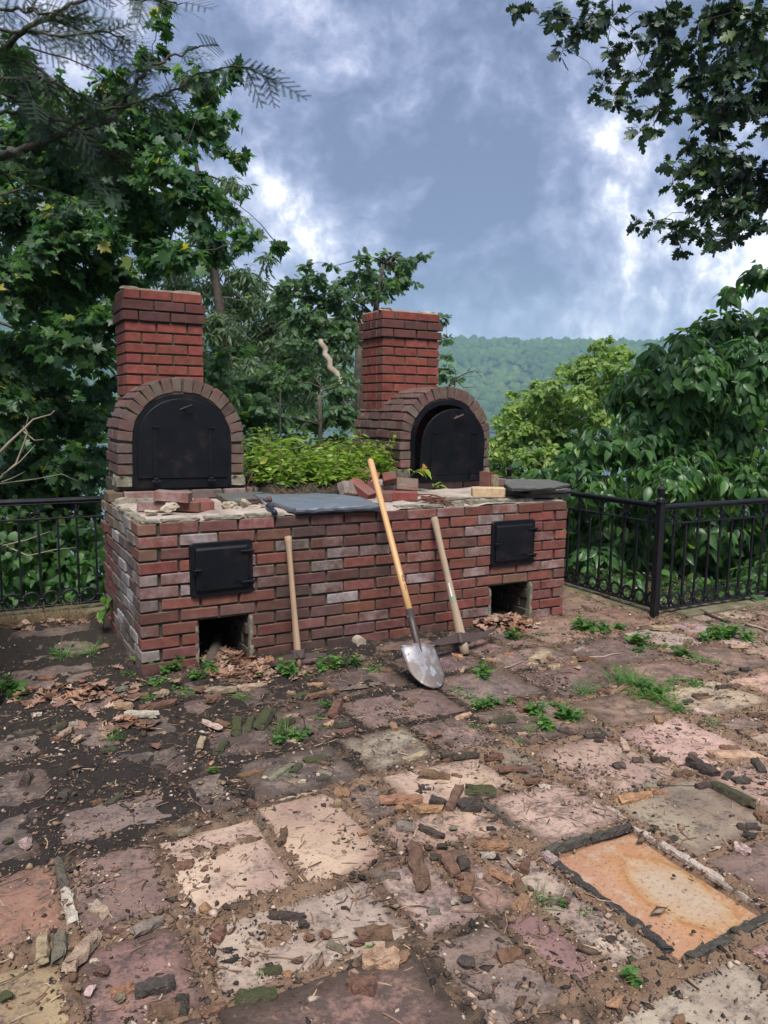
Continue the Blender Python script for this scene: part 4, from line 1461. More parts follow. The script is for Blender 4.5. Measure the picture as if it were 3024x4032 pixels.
# ------------------------------------------------------------------ loose bricks
def loose(x, y, z, rz, label, col=RED, wh=.2, rx=0, ry=0, dims=(.2, .092, .058), m_=None):
    me = BRICKS[random.randrange(len(BRICKS))]
    if m_:
        me = me.copy()
        me.materials.clear()
        me.materials.append(m_)
    o = put('loose_brick', me, None, (x, y, z), (R(rx), R(ry), R(rz)), dims, (*jcol(col, .06), wh))
    return tag(o, label, 'brick', 'loose bricks on top of the base')
BZ = TOP + .010
loose(.185, .43, BZ + .028, -27, 'worn brick half hidden behind a pale mortar lump, lowest of the small stack', (.19, .085, .06), .75)
loose(.345, .37, BZ + .029, -42, 'tilted brown red brick supporting one side of the small stack', (.17, .066, .045), .4, ry=2)
loose(.268, .365, BZ + .087, -29, 'worn red brick lying on top of the small stack', (.20, .075, .055), .7, ry=3)
loose(.452, .39, BZ + .028, 84, 'clean red brick end on beside the small stack', (.22, .055, .05), .15)
loose(2.40, .245, BZ + .043, -29, 'pale yellow firebrick lying on the front edge of the base', (.5, .4, .24), 0, dims=(.225, .105, .064), m_=M_YELLOW)
PR = (.20, .058, .050)
def s4(x, y, z): return gp(1350 + .3918 * x, 1780 + .3918 * y, z)
for (x, y, z, rz, rx, ry, col, wh, lab) in [
    (85, 375, .885, 20, 62, 8, (.21, .18, .155), .5, 'grey mortar faced brick tipped against the slate slab'),
    (190, 375, .885, -65, 10, 28, PR, .1, 'red brick wedged beside the grey mortar faced one'),
    (225, 240, .95, -30, 25, 12, PR, .15, 'red brick leaning high in the weeds behind the shovel handle'),
    (280, 335, .90, 75, 4, 6, (.15, .05, .045), .1, 'dark red brick standing behind the shovel handle'),
    (405, 340, .895, -50, 20, 0, (.19, .16, .13), .8, 'lichen spotted brick end just behind the shovel handle'),
    (470, 270, .955, 60, -14, 18, PR, .1, 'red brick perched on top of the pile before the open oven'),
    (495, 355, .885, -28, 0, 0, (.18, .075, .07), .7, 'pink white brick flat under the pile before the open oven'),
    (610, 330, .905, -25, 62, 4, (.16, .085, .065), .35, 'brick set on edge against the sill of the open oven'),
    (590, 385, .865, -28, 0, 0, (.23, .065, .055), .05, 'red brick flat behind two others by the twig heap'),
    (430, 440, .860, 62, 0, 0, (.20, .06, .05), .1, 'red brick end on touching the shovel handle'),
    (600, 440, .860, -29, 0, 1, (.22, .062, .052), .05, 'red brick lying flat beside the heap of reddish twigs'),
    (560, 130, 1.0, -40, 18, 14, (.14, .08, .06), .3, 'brick with pale mortar bed on top, tilted by the open oven'),
    (640, 220, .94, 10, 30, 40, (.11, .075, .06), .3, 'dark half brick fallen between oven and pile')]:
    q = s4(x, y, z)
    loose(q[0], q[1], q[2], rz, lab, col, wh, rx, ry)
q = s4(1445, 290, .94)
loose(q[0], q[1], q[2], 20, 'dark red half brick standing upright at the open oven foot', (.16, .045, .04), .05, 0, 90, (.13, .092, .058))
q = s4(1490, 305, .93)
loose(q[0], q[1], q[2], 15, 'tan faced half brick standing beside the dark red upright one', (.30, .23, .15), .3, 0, 90, (.11, .092, .058))

# pale mortar lumps on the bed
def rubble(x, y, z, s, seed, label, m_=None, rz=0):
    me = lump(seed, 3, .3)
    me.materials.append(m_ or M_RUBBLE)
    o = put('mortar_lump', me, None, (x, y, z), (0, 0, rz), s)
    return tag(o, label, 'mortar lump', 'pale mortar lumps on the base')
rubble(.215, .275, BZ + .034, (.135, .10, .085), 61, 'big pale mortar lump leaning on the small brick stack')
rubble(.125, .27, BZ + .012, (.09, .07, .04), 62, 'flat crumbling mortar lump at the foot of the big pale one')
rubble(.597, .33, BZ + .026, (.105, .09, .065), 63, 'rough tan mortar lump in front of the thick slate')
rubble(.672, .30, BZ + .03, (.10, .05, .07), 64, 'squared pale mortar lump next to the hammer claw', rz=.6)
rubble(.755, .36, BZ + .006, (.11, .06, .03), 65, 'low crumb of mortar under the hammer head')
# reddish twigs heaped on the bed
tw = MB()
for k in range(26):
    a = random.uniform(-.5, .5) - .9
    c = Vector((1.90 + random.gauss(0, .035), .14 + random.gauss(0, .05), BZ + random.uniform(.005, .045)))
    d = Vector((cos(a), sin(a), random.uniform(-.3, .2))) * random.uniform(.03, .09)
    tw.tube([c - d, c + d * .2 + Vector((0, 0, .004)), c + d], [.0035, .004, .002], 5)
tag(tw.build('twig_heap', M_REDSTEM), 'heap of reddish twigs and bark at the front edge of the base', 'twigs')
for (a, b_, lab) in (((2.0, .13, BZ + .012), (2.30, .05, BZ + .012), 'thin dark twig lying along the front of the base beside the twig heap'),):
    t_ = MB()
    a, b_ = Vector(a), Vector(b_)
    t_.tube([a, (a + b_) / 2 + Vector((0, .02, .012)), b_], [.003, .004, .002], 6)
    tag(t_.build('twig', M_TWIG), lab, 'twig')

# ------------------------------------------------------------------ broken mortar on the terrace
ZM = {'a': (0, 2500, .798), 'b': (760, 2600, .798), 'c': (1520, 2600, .798), 'e': (2264, 2450, .798), 'h': (2264, 2900, .798), 'i': (1300, 3080, .84), 'j': (700, 3500, .945), '8': (0, 3200, .904), '9': (1500, 3100, .9186), '7': (2000, 2350, .617)}
FC = {'w': (.40, .34, .28), 't': (.34, .25, .17), 'b': (.15, .085, .055), 'd': (.06, .048, .04), 'm': (.085, .075, .055), 'g': (.17, .15, .115), 'o': (.30, .17, .10), 'p': (.40, .31, .28)}
FRAGS = """
a 625,395 785,400 w 26|a 565,370 655,372 t 30|a 265,475 320,450 m 24|a 290,510 350,470 t 22|a 350,495 385,495 g 18|a 365,540 415,505 t 18|a 255,525 305,530 b 20|a 340,442 390,440 w 22|a 500,575 575,562 m 20|a 160,403 200,390 w 20|a 248,340 278,346 w 24|a 345,188 520,152 d 14|a 190,215 275,205 b 24|a 135,270 190,272 b 14|a 570,298 630,285 g 24|a 765,330 825,312 t 28|a 635,325 730,312 b 24|a 690,372 870,345 b 26|
b 45,318 140,342 w 22|b 115,308 180,328 b 22|b 213,362 218,300 m 40|b 268,345 288,285 m 28|b 322,335 375,262 m 44|b 432,330 490,290 m 32|b 115,455 165,398 m 28|b 28,460 48,395 t 24|b 230,570 335,550 b 26|b 375,582 485,515 g 28|b 450,560 510,572 g 26|b 485,548 528,512 m 26|b 545,492 655,482 m 32|b 610,583 680,580 d 24|b 620,545 685,558 g 20|b 475,605 515,585 t 26|b 510,590 560,590 w 18|b 685,280 718,205 b 36|b 742,192 770,195 b 30|b 692,312 775,312 d 40|b 715,355 790,338 b 24|b 655,318 700,295 t 22|b 450,272 515,262 t 18|b 58,205 135,198 b 34|b 60,162 215,148 t 28|b 220,142 360,115 t 26|b 495,195 570,170 m 22|b 568,190 715,155 b 24|b 715,142 860,125 g 22|b 865,120 925,112 g 16|b 5,165 55,142 b 44|b 575,340 590,360 b 36|
c 90,482 195,452 t 26|c 275,480 325,470 d 20|c 325,482 455,466 d 30|c 490,492 575,485 b 34|c 160,565 315,570 b 40|c 325,557 375,567 b 18|c 165,622 235,622 d 28|c 390,636 540,645 m 30|c 430,612 495,582 t 20|c 340,645 370,618 b 24|c 565,557 705,545 b 24|c 685,602 760,598 b 24|c 755,612 810,615 w 18|c 515,302 640,288 m 34|c 552,335 582,345 b 22|c 585,350 670,342 d 26|c 650,356 695,355 t 16|c 900,335 940,360 b 22|c 15,300 115,302 d 28|c 845,335 880,325 g 20|
e 375,34 480,34 t 22|e 555,14 595,22 t 16|e 480,120 530,117 g 16|e 540,118 570,88 b 18|e 765,124 850,124 t 18|e 670,116 730,118 b 14|e 850,155 920,160 t 14|e 815,235 865,233 d 20|e 700,318 775,310 d 20|e 780,328 805,305 b 18|e 840,312 910,332 t 20|e 580,362 655,355 d 20|e 540,388 580,384 d 18|e 595,425 680,452 w 20|e 50,558 145,557 d 22|e 235,580 258,635 t 26|e 162,572 225,575 b 16|e 95,575 140,580 d 18|e 5,175 60,170 b 14|
h 283,110 335,112 d 24|h 378,112 465,108 d 26|h 192,142 245,138 d 28|h 215,318 370,280 o 34|h 372,262 460,272 o 22|h 672,98 920,105 t 44|h 722,50 810,48 b 20|h 560,125 700,190 d 40|h 738,205 772,168 d 22|h 785,217 855,213 d 34|h 902,225 950,228 d 34|h 690,240 880,345 m 40|h 605,248 700,230 d 26|h 802,442 910,445 d 30|h 785,548 865,580 p 30|h 390,452 425,462 d 22|h 832,485 890,505 d 24|h 885,110 930,170 d 30|h 562,82 620,92 b 30|h 925,380 948,430 b 30|
i 388,305 440,495 b 52|i 440,305 484,308 d 34|i 498,302 560,308 d 34|i 460,350 512,352 d 36|i 535,345 590,430 b 42|i 615,352 636,412 d 38|i 702,305 830,298 o 34|i 705,340 770,343 w 26|i 318,200 395,212 g 36|i 300,130 362,130 o 50|i 380,130 515,120 o 34|i 240,88 430,92 o 36|i 472,88 540,108 d 34|i 592,102 695,78 d 34|i 558,118 606,22 b 34|i 637,42 775,54 m 30|i 422,17 480,20 w 26|i 842,445 900,442 p 36|i 862,395 895,385 b 34|i 908,412 922,358 b 30|i 587,432 630,450 b 34|i 572,555 600,560 w 44|i 457,598 515,592 g 26|i 628,525 655,455 b 42|i 690,425 725,440 p 30|i 730,440 758,448 b 36|i 600,490 620,470 b 34|
j 382,98 530,106 d 26|j 505,150 550,146 d 42|j 520,205 575,200 b 42|j 585,188 645,192 b 44|j 748,185 890,178 b 46|j 712,222 790,218 b 46|j 472,292 530,292 b 44|j 190,248 230,246 d 38|j 248,465 405,432 m 44|j 358,335 435,326 m 24|j 152,212 180,160 b 34|j 708,385 825,412 b 54|j 775,290 920,300 t 60|j 92,90 150,62 o 40|j 12,70 45,62 w 30|j 32,100 75,92 g 40|j 118,310 165,305 b 34|
8 185,668 188,552 t 34|8 252,655 262,545 g 36|8 300,688 412,545 t 44|8 388,640 440,638 w 26|8 378,800 412,745 p 44|8 482,820 545,795 g 44|8 480,782 582,748 o 30|8 592,772 760,742 d 46|8 648,872 780,862 b 50|8 402,690 484,692 b 56|8 580,530 702,465 g 30|8 5,812 58,790 m 50|8 402,392 460,440 w 34|8 760,226 836,216 b 28|8 732,197 775,190 b 22|8 872,240 908,226 b 28|8 930,240 960,237 b 20|8 1226,128 1240,75 b 24|8 85,175 130,105 p 60|8 0,132 50,122 m 40|8 772,88 840,78 g 30|8 330,775 355,760 b 36|
9 582,940 618,885 b 40|9 632,912 680,907 b 32|9 437,862 480,862 g 36|9 312,755 400,745 d 50|9 502,735 590,702 b 40|9 962,942 1050,908 o 50|9 1245,995 1300,985 b 50|9 762,472 812,482 b 30|9 1512,262 1580,278 p 36|9 700,292 748,322 p 30|9 962,640 1008,638 d 28|9 76,760 110,700 o 50|
7 160,420 235,360 t 62|7 262,450 325,440 t 34|7 255,385 290,400 b 26|7 430,342 485,318 p 20|7 575,590 650,610 b 22|7 1205,640 1290,630 b 18|7 1140,310 1165,275 g 16
"""
BARS = [slabmesh(600 + i, M_FRAG, 7, .28, edge=.05) for i in range(9)] 
LUMPS = []
for i in range(6):
    q = lump(650 + i, 3, .3, (.16, .32))
    q.materials.append(M_FRAG)
    LUMPS.append(q)
LAND = [('the shovel blade', 1.33, -.78), ('the pickaxe head', 1.76, -.45), ('the mattock head', .79, -.26), ('the brick corner', -.05, -.08), ('the far ash opening', 2.45, -.15), ('the near ash opening', .45, -.1), ('the railing corner post', 3.45, -.36), ('the orange flagstone', 1.02, -2.55), ('the purple flagstone', -.42, -1.82), ('the pink flagstone', .23, -1.83), ('the pale tan flagstone', -.1, -1.86), ('the red brown flagstone', -.75, -1.8), ('the spotted flagstone', 1.03, -.98), ('the grassy joint', 1.95, -1.28), ('the dead leaf drift', -.35, -.55)]
CN = {'w': 'whitish', 't': 'tan', 'b': 'rusty brown', 'd': 'dark grey', 'm': 'mossy', 'g': 'grey', 'o': 'orange tan', 'p': 'pinkish pale'}
ORD = [q + ' closest' if q else 'closest' for q in ' second third fourth fifth sixth seventh eighth ninth tenth eleventh twelfth thirteenth fourteenth fifteenth sixteenth'.split(' ')]
def name_by_landmark(rows, noun, cat, group):
    "rows: (object, describing words, x, y). Every label names its landmark and its rank there"
    by = {}
    for (o, words, x, y) in rows:
        ds = sorted((math.hypot(x - lx, y - ly), n) for n, lx, ly in LAND)
        by.setdefault((words, ds[0][1]), []).append((ds[0][0], o))
    for (words, lm), v in by.items():
        v.sort(key=lambda q: q[0])
        for k, (_, o) in enumerate(v):
            s = f'{words} {noun} near {lm}' if len(v) == 1 else f'{words} {noun}, {ORD[min(k, 15)]} to {lm}'
            tag(o, s, cat, group)
rows = []
for item in FRAGS.replace('\n', '').split('|'):
    k, p, q, c, wpx = item.split()
    zx, zy, zs = ZM[k]
    p = [float(v) for v in p.split(',')]
    q = [float(v) for v in q.split(',')]
    A = gp(zx + zs * p[0], zy + zs * p[1], .012)
    B = gp(zx + zs * q[0], zy + zs * q[1], .012)
    mid = (A + B) / 2
    dist = np.linalg.norm(mid - CAM)
    L_ = max(.02, float(np.linalg.norm(B - A)))
    # width in pixels is the height of the bar as it shows: part top, part side
    wd = 1.3 * float(wpx) * zs * dist / F
    L_ = min(L_, .34)
    h = min(.042, max(.010, wd * .62))
    w_ = min(.07, max(.018, wd * .95))
    if L_ < w_ * 1.1: L_, w_ = max(L_, w_ * .95), w_ * .9
    rz = math.atan2(B[1] - A[1], B[0] - A[0])
    bar = L_ / w_ > 1.5
    me = random.choice(BARS if bar else LUMPS)
    z = max(gz(*A[:2]), gz(*B[:2]), gz(*mid[:2])) if L_ < .16 else sorted([gz(*A[:2]), gz(*B[:2]), gz(*mid[:2])])[1]
    o = put('mortar_fragment', me, None, (mid[0], mid[1], z + h * .38), (R(random.gauss(0, 9)), R(random.gauss(0, 3)), rz + (pi if random.random() < .5 else 0)), (L_, w_, h), (*jcol(FC[c], .12), 1.0 if c == 'm' else random.choice([0, 0, .12, .3])))
    size = ('long' if L_ > .17 else 'short' if L_ > .07 else 'small') + (' bar of' if bar else ' lump of')
    rows.append((o, CN[c] + ' ' + size, mid[0], mid[1]))
g5 = np.random.default_rng(515)
while len(rows) < 292:
    x, y = g5.uniform(-.7, 2.9), g5.uniform(-2.75, -.45)
    if float(stone_depth(np.array([x]), np.array([y]))[0]) > (.05 if g5.uniform() < .75 else .2): continue
    if .8 < x < 1.23 and -2.86 < y < -2.26: continue
    if x < .1 and y < -1.65 and g5.uniform() < .6: continue
    c = 'bbbdddtgo'[g5.integers(9)]
    L_ = float(np.clip(.055 * np.exp(g5.normal(0, .4)), .03, .12))
    w_ = float(g5.uniform(.018, .034))
    h = w_ * float(g5.uniform(.5, .8))
    bar = L_ > 1.6 * w_
    o = put('mortar_fragment', random.choice(BARS if bar else LUMPS), None, (x, y, gz(x, y) + h * .34), (R(random.gauss(0, 12)), R(random.gauss(0, 5)), random.uniform(0, 6.28)), (L_, w_, h), (*jcol(FC[c], .15), random.choice([0, 0, 0, .3, .6])))
    rows.append((o, CN[c] + (' short' if L_ > .07 else ' small') + (' bar of' if bar else ' lump of'), x, y))
name_by_landmark(rows, 'mortar', 'mortar piece', 'broken mortar pieces lying on the terrace')
# smaller chips between them: too many to count
def chips(n, seed):
    g = np.random.default_rng(seed)
    V0, F0 = [], []
    base_m = []
    for i in range(5):
        me = lump(700 + i, 1, .25, (.12, .3))
        base_m.append((np.array([v.co[:] for v in me.vertices]), np.array([p.vertices[:] for p in me.polygons])))
        bpy.data.meshes.remove(me)
    cols = []
    k = 0
    pal = [FC[c] for c in 'tbbbdddgobb']
    while k < n:
        x = g.uniform(-1.1, 4.2)
        y = -3.0 + 3.2 * g.beta(1.2, 1.6)
        if 0 < x < LEN and y > -.02: continue
        d = float(stone_depth(np.array([x]), np.array([y]))[0])
        if d > .03 and g.uniform() > .22 + (.2 if x > .5 else 0): continue
        if .84 < x < 1.2 and -2.82 < y < -2.29: continue
        v, f = base_m[g.integers(5)]
        s = np.clip(.010 * np.exp(g.normal(0, .5)), .005, .030)
        sc = np.array([s * g.uniform(1, 2.6), s * g.uniform(.8, 1.2), s * g.uniform(.5, .9)])
        a = g.uniform(0, 2 * pi)
        w = v * sc * 1.0
        w = np.stack([w[:, 0] * cos(a) - w[:, 1] * sin(a), w[:, 0] * sin(a) + w[:, 1] * cos(a), w[:, 2]], 1) + (x, y, gz(x, y) + sc[2] * .3)
        F0.append(f)
        V0.append(w)
        cols.append(np.tile(np.array(pal[g.integers(len(pal))]) * g.uniform(.7, 1.25), (len(w), 1)))
        k += 1
    o = 0
    out = []
    for v, f in zip(V0, F0):
        out.append(f + o)
        o += len(v)
    return bigmesh('mortar_chips', np.concatenate(V0), np.concatenate(out), M_CRUMB, {'col': np.concatenate(cols)})
tag(put('mortar_chips', chips(1500, 5)), 'small chips of broken mortar strewn over the flagstones', 'rubble', kind='stuff')
# ------------------------------------------------------------------ iron railings
random.seed(51)
PT = .122
def finial(mb, x, y, z):
    mb.lathe([(.030, 0), (.030, .012), (.024, .018), (.016, .026), (.019, .034), (.025, .06), (.026, .075), (.033, .082), (.033, .088), (.020, .098), (.010, .106), (.009, .112), (.011, .118), (.006, .126)], 12, (x, y, z))
def post(parent, x, y, h=.815):
    m = MB()
    m.box((x - .024, y - .024, -.02), (x + .024, y + .024, h), .003)
    m.box((x - .031, y - .031, h), (x + .031, y + .031, h + .014), .003)
    finial(m, x, y, h + .014)
    return m.build('post', M_RAIL, parent)
def scroll(mb, c, d, sx, r=.030, z=0):
    "C scroll hanging under the top rail beside a baluster; d: unit direction along the rail"
    P = []
    for k in range(15):
        t = k / 14
        if t < .45:
            u = t / .45
            a = pi / 2 * u
            x, zz = .058 * (1 - cos(a)) * 0 + .060 * (1 - sin(a)) , .070 * (cos(a) - 1) + .118
            x = .060 - .052 * sin(a)
            zz = .122 - .070 * (1 - cos(a))
            P.append((x, zz))
        else:
            u = (t - .45) / .55
            a = 2 * pi * .85 * u
            rr = .024 * (1 - .45 * u)
            P.append((.008 + .024 + -.024 * cos(a) * (rr / .024), .052 - .024 * 0 - rr * sin(a) - .0))
    mb.tube([(c[0] + d[0] * sx * x, c[1] + d[1] * sx * x, z + zz) for x, zz in P], .0042, 5)
proto = {}
def railing(name, A, B, label, posts, n0=.122):
    A, B = Vector((*A, 0)), Vector((*B, 0))
    e = empty(name)
    tag(e, label, 'railing')
    L_ = (B - A).length
    d = (B - A).normalized()
    def rail(z, w_, h, nm, round_=False):
        m = MB()
        if round_:
            m.tube([A + Vector((0, 0, z)), (A + B) / 2 + Vector((0, 0, z - .002)), B + Vector((0, 0, z))], w_, 10)
        else:
            M_ = Matrix.Translation((A + B) / 2 + Vector((0, 0, z))) @ Matrix.Rotation(math.atan2(d.y, d.x), 4, 'Z')
            m.box((-L_ / 2, -w_, -h), (L_ / 2, w_, h), .002, M_)
        m.build(nm, M_RAIL, e)
    rail(.788, .019, 0, 'handrail', True)
    rail(.766, .014, .004, 'rail_bar')
    rail(.664, .013, .0055, 'rail_bar')
    rail(.056, .013, .0065, 'rail_bar')
    n = int((L_ - .04) / PT)
    if not proto:
        m = MB()
        V, Fs = [], []
        for k in range(15):               # square bar twisted in the middle
            z = .06 + (.766 - .06) * k / 14
            a = pi / 4 + (pi * 1.0) * max(0, min(1, (k - 3) / 8))
            for q in range(4):
                V.append((.0098 * cos(a + q * pi / 2), .0098 * sin(a + q * pi / 2), z))
        for k in range(14):
            for q in range(4):
                Fs.append((k * 4 + q, k * 4 + (q + 1) % 4, k * 4 + 4 + (q + 1) % 4, k * 4 + 4 + q))
        m.add(V, Fs)
        proto['long'] = m.mesh('baluster', M_RAIL)
        m = MB()
        V2 = []
        for k in range(15):
            z = .06 + (.664 - .06) * k / 14
            for q in range(4):
                a = pi / 4 + q * pi / 2
                V2.append((.0098 * cos(a), .0098 * sin(a), z))
        m.add(V2, Fs)
        proto['short'] = m.mesh('baluster', M_RAIL)
        m = MB()
        m.tube([(.046 * cos(2 * pi * k / 20), 0, .112 + .046 * sin(2 * pi * k / 20)) for k in range(21)], .0072, 6, False, 1.3)
        proto['ring'] = m.mesh('ring', M_RAIL)
        m = MB()
        for s in (-1, 1):
            scroll(m, (0, 0), (1, 0), s, z=.642)
        m.box((-.013, -.013, .70), (.013, .013, .722), .002)
        proto['scroll'] = m.mesh('scroll', M_RAIL)
        m = MB()
        m.box((-.014, -.014, .098), (.014, .014, .116), .003)
        proto['collar'] = m.mesh('collar', M_RAIL)
    rz = math.atan2(d.y, d.x)
    for k in range(1, n + 1):
        c = A + d * (n0 + (k - 1) * PT)
        if (c - A).length > L_ - .03: break
        tall = k % 2 == 1
        put('baluster', proto['long' if tall else 'short'], e, c, (0, 0, rz))
        put('collar', proto['collar'], e, c, (0, 0, rz))
        if tall: put('scroll', proto['scroll'], e, c, (0, 0, rz))
        put('ring', proto['ring'], e, c - d * PT / 2, (0, 0, rz))
    for (x, y) in posts: post(e, x, y)
    return e
railing('railing', (3.475, -.33), (4.70, -.33), 'black iron railing panel running away beyond the corner post', [(3.452, -.33), (4.72, -.33)])
railing('railing', (3.50, -.30), (3.52, 1.45), 'black iron railing panel from the corner post back behind the base', [(3.52, 1.47)], .10)
railing('railing', (4.745, -.33), (5.6, -.33), 'black iron railing panel mostly out of view past the second post', [])
railing('railing', (-.68, 1.58), (.12, 1.58), 'short black iron railing panel between the leaves and the brick side wall', [(-.72, 1.58), (.135, 1.60)], .07)
railing('railing', (-.735, -.02), (-.735, 1.55), 'black iron railing panel mostly out of view with its end post by the dead leaves', [(-.700, -.10)], .10)
# ------------------------------------------------------------------ foliage
VW = 1.8228                      # the layout below was measured on a 1659-pixel-wide copy of the photograph
def fan(outline, bend=0.0, fold=.12):
    "leaf blade from its right-hand outline (x>0), folded along the midrib and drooping"
    mid = [(0, outline[0][1])]
    R_ = [(x, y) for x, y in outline]
    V = []
    for x, y in R_: V.append((x, y, fold * x - bend * y * y))
    for x, y in R_: V.append((-x, y, fold * x - bend * y * y))
    return V
def leaf_simple(prof, bend=.25, fold=.25):
    "profile [(y, halfwidth)] from stalk to tip"
    V, Fs = [], []
    for y, w_ in prof:
        z = -bend * y * y
        V += [(0, y, z), (w_, y, z + fold * w_), (-w_, y, z + fold * w_)]
    for i in range(len(prof) - 1):
        a, b_ = 3 * i, 3 * i + 3
        for (p, q) in ((0, 1), (2, 0)):
            t1 = (a + p, a + q, b_ + q)
            t2 = (a + p, b_ + q, b_ + p)
            Fs += [t1, t2]
    V = np.array(V, float)
    Fs = [f for f in Fs if np.linalg.norm(np.cross(V[f[1]] - V[f[0]], V[f[2]] - V[f[0]])) > 1e-7]
    return V, np.array(Fs)
def leaf_lobed(pts, bend=.15, fold=.08):
    "right half outline from the stalk round to the tip; fan from the midrib"
    n = len(pts)
    V = [(0, .12, 0), (0, .5, -bend * .25)]
    for s in (1, -1):
        for x, y in pts: V.append((s * x, y, fold * abs(x) - bend * y * y))
    Fs = []
    for s in (0, 1):
        o = 2 + s * n
        for i in range(n - 1):
            c = 0 if (pts[i][1] + pts[i + 1][1]) / 2 < .38 else 1
            f = (c, o + i, o + i + 1)
            Fs.append(f if s == 0 else f[::-1])
            c2 = 0 if i + 2 < n and (pts[i + 1][1] + pts[min(i + 2, n - 1)][1]) / 2 < .38 else 1
            if c2 != c: Fs.append((c, o + i + 1, c2) if s == 0 else (c2, o + i + 1, c))
    return np.array(V, float), np.array(Fs)
L_MAPLE = leaf_lobed([(0, 0.02), (.20, -.10), (.30, .02), (.52, .14), (.36, .27), (.60, .50), (.40, .50), (.36, .62), (.16, .56), (.13, .76), (0, 1.0)])
L_OAK = leaf_lobed([(0, 0), (.10, .10), (.24, .18), (.13, .26), (.40, .42), (.17, .46), (.38, .70), (.15, .68), (.20, .88), (0, 1.0)])
L_BROAD = leaf_simple([(0, 0.0), (.12, .13), (.32, .235), (.58, .21), (.82, .10), (1.0, 0.0)], .35, .3)
L_LANCE = leaf_simple([(0, 0.0), (.3, .13), (.65, .11), (1.0, 0.0)], .35, .3)
L_OVAL = leaf_simple([(0, 0.0), (.25, .24), (.6, .26), (1.0, 0.0)], .2, .2)
L_IVY = leaf_simple([(0, .05), (.12, .32), (.38, .36), (.7, .17), (1.0, 0.0)], .2, .2)
def spray_template():
    "flat twig of hemlock: stem, alternate side twigs, short needles in two ranks"
    V, Fs = [], []
    def needle(p, d, l, w_):
        n = len(V)
        s = np.array([-d[1], d[0], 0]) * w_
        V.extend([p - s, p + s, p + d * l])
        Fs.append((n, n + 1, n + 2))
    def twig(p, d, l, depth):
        nn = int(l / .034)
        for k in range(1, nn + 1):
            q = p + d * l * k / nn + np.array([0, 0, -.10 * (l * k / nn) ** 2])
            for s in (-1, 1):
                a = s * 1.05
                dn = np.array([d[0] * cos(a) - d[1] * sin(a), d[0] * sin(a) + d[1] * cos(a), .1 * s])
                needle(q, dn, .062, .011)
            if depth and k % 3 == 1 and k < nn - 1:
                a = (.85 if (k // 3) % 2 else -.85)
                dn = np.array([d[0] * cos(a) - d[1] * sin(a), d[0] * sin(a) + d[1] * cos(a), -.05])
                twig(q, dn, l * (.42 - .25 * k / nn), depth - 1)
        needle(p, d, l, .006)
    twig(np.zeros(3), np.array([0, 1.0, 0]), 1.0, 1)
    return np.array(V), np.array(Fs)
L_SPRAY = spray_template()
def unit(a):
    return a / np.maximum(np.linalg.norm(a, axis=-1, keepdims=True), 1e-9)
def cloud(P, A, Nn, S, tpl, rnd):
    "place leaf templates: base points, axes, normals, sizes"
    V, Fs = tpl
    A = unit(A)
    X = unit(np.cross(A, Nn))
    Z = np.cross(X, A)
    W = (V[None, :, 0:1] * X[:, None] + V[None, :, 1:2] * A[:, None] + V[None, :, 2:3] * Z[:, None]) * S[:, None, None] + P[:, None]
    n = len(V)
    Fa = (Fs[None] + n * np.arange(len(P))[:, None, None]).reshape(-1, 3)
    return W.reshape(-1, 3), Fa, np.repeat(rnd, n)
def merge(parts):
    V = np.concatenate([p[0] for p in parts])
    r = np.concatenate([p[2] for p in parts])
    o, Fs = 0, []
    for p in parts:
        Fs.append(p[1] + o)
        o += len(p[0])
    return V, np.concatenate(Fs), r
def stick(P0, P1, r0, r1, sag=0.0):
    "many thin three-sided twigs at once"
    d = unit(P1 - P0)
    up = np.where(np.abs(d[:, 2:3]) < .9, np.array([[0, 0, 1.0]]), np.array([[1.0, 0, 0]]))
    a = unit(np.cross(d, up))
    b_ = np.cross(d, a)
    V = []
    for (P, r_) in ((P0, r0), ((P0 + P1) / 2 + np.array([0, 0, 1.0]) * sag, (r0 + r1) / 2), (P1, r1)):
        for k in range(3):
            t = 2 * pi * k / 3
            V.append(P + (a * cos(t) + b_ * sin(t)) * r_)
    V = np.stack(V, 1)
    F0 = []
    for l in range(2):
        for k in range(3):
            i, j = l * 3 + k, l * 3 + (k + 1) % 3
            F0 += [(i, j, j + 3), (i, j + 3, i + 3)]
    Fa = (np.array(F0)[None] + 9 * np.arange(len(P0))[:, None, None]).reshape(-1, 3)
    return V.reshape(-1, 3), Fa
SINGLE = {}
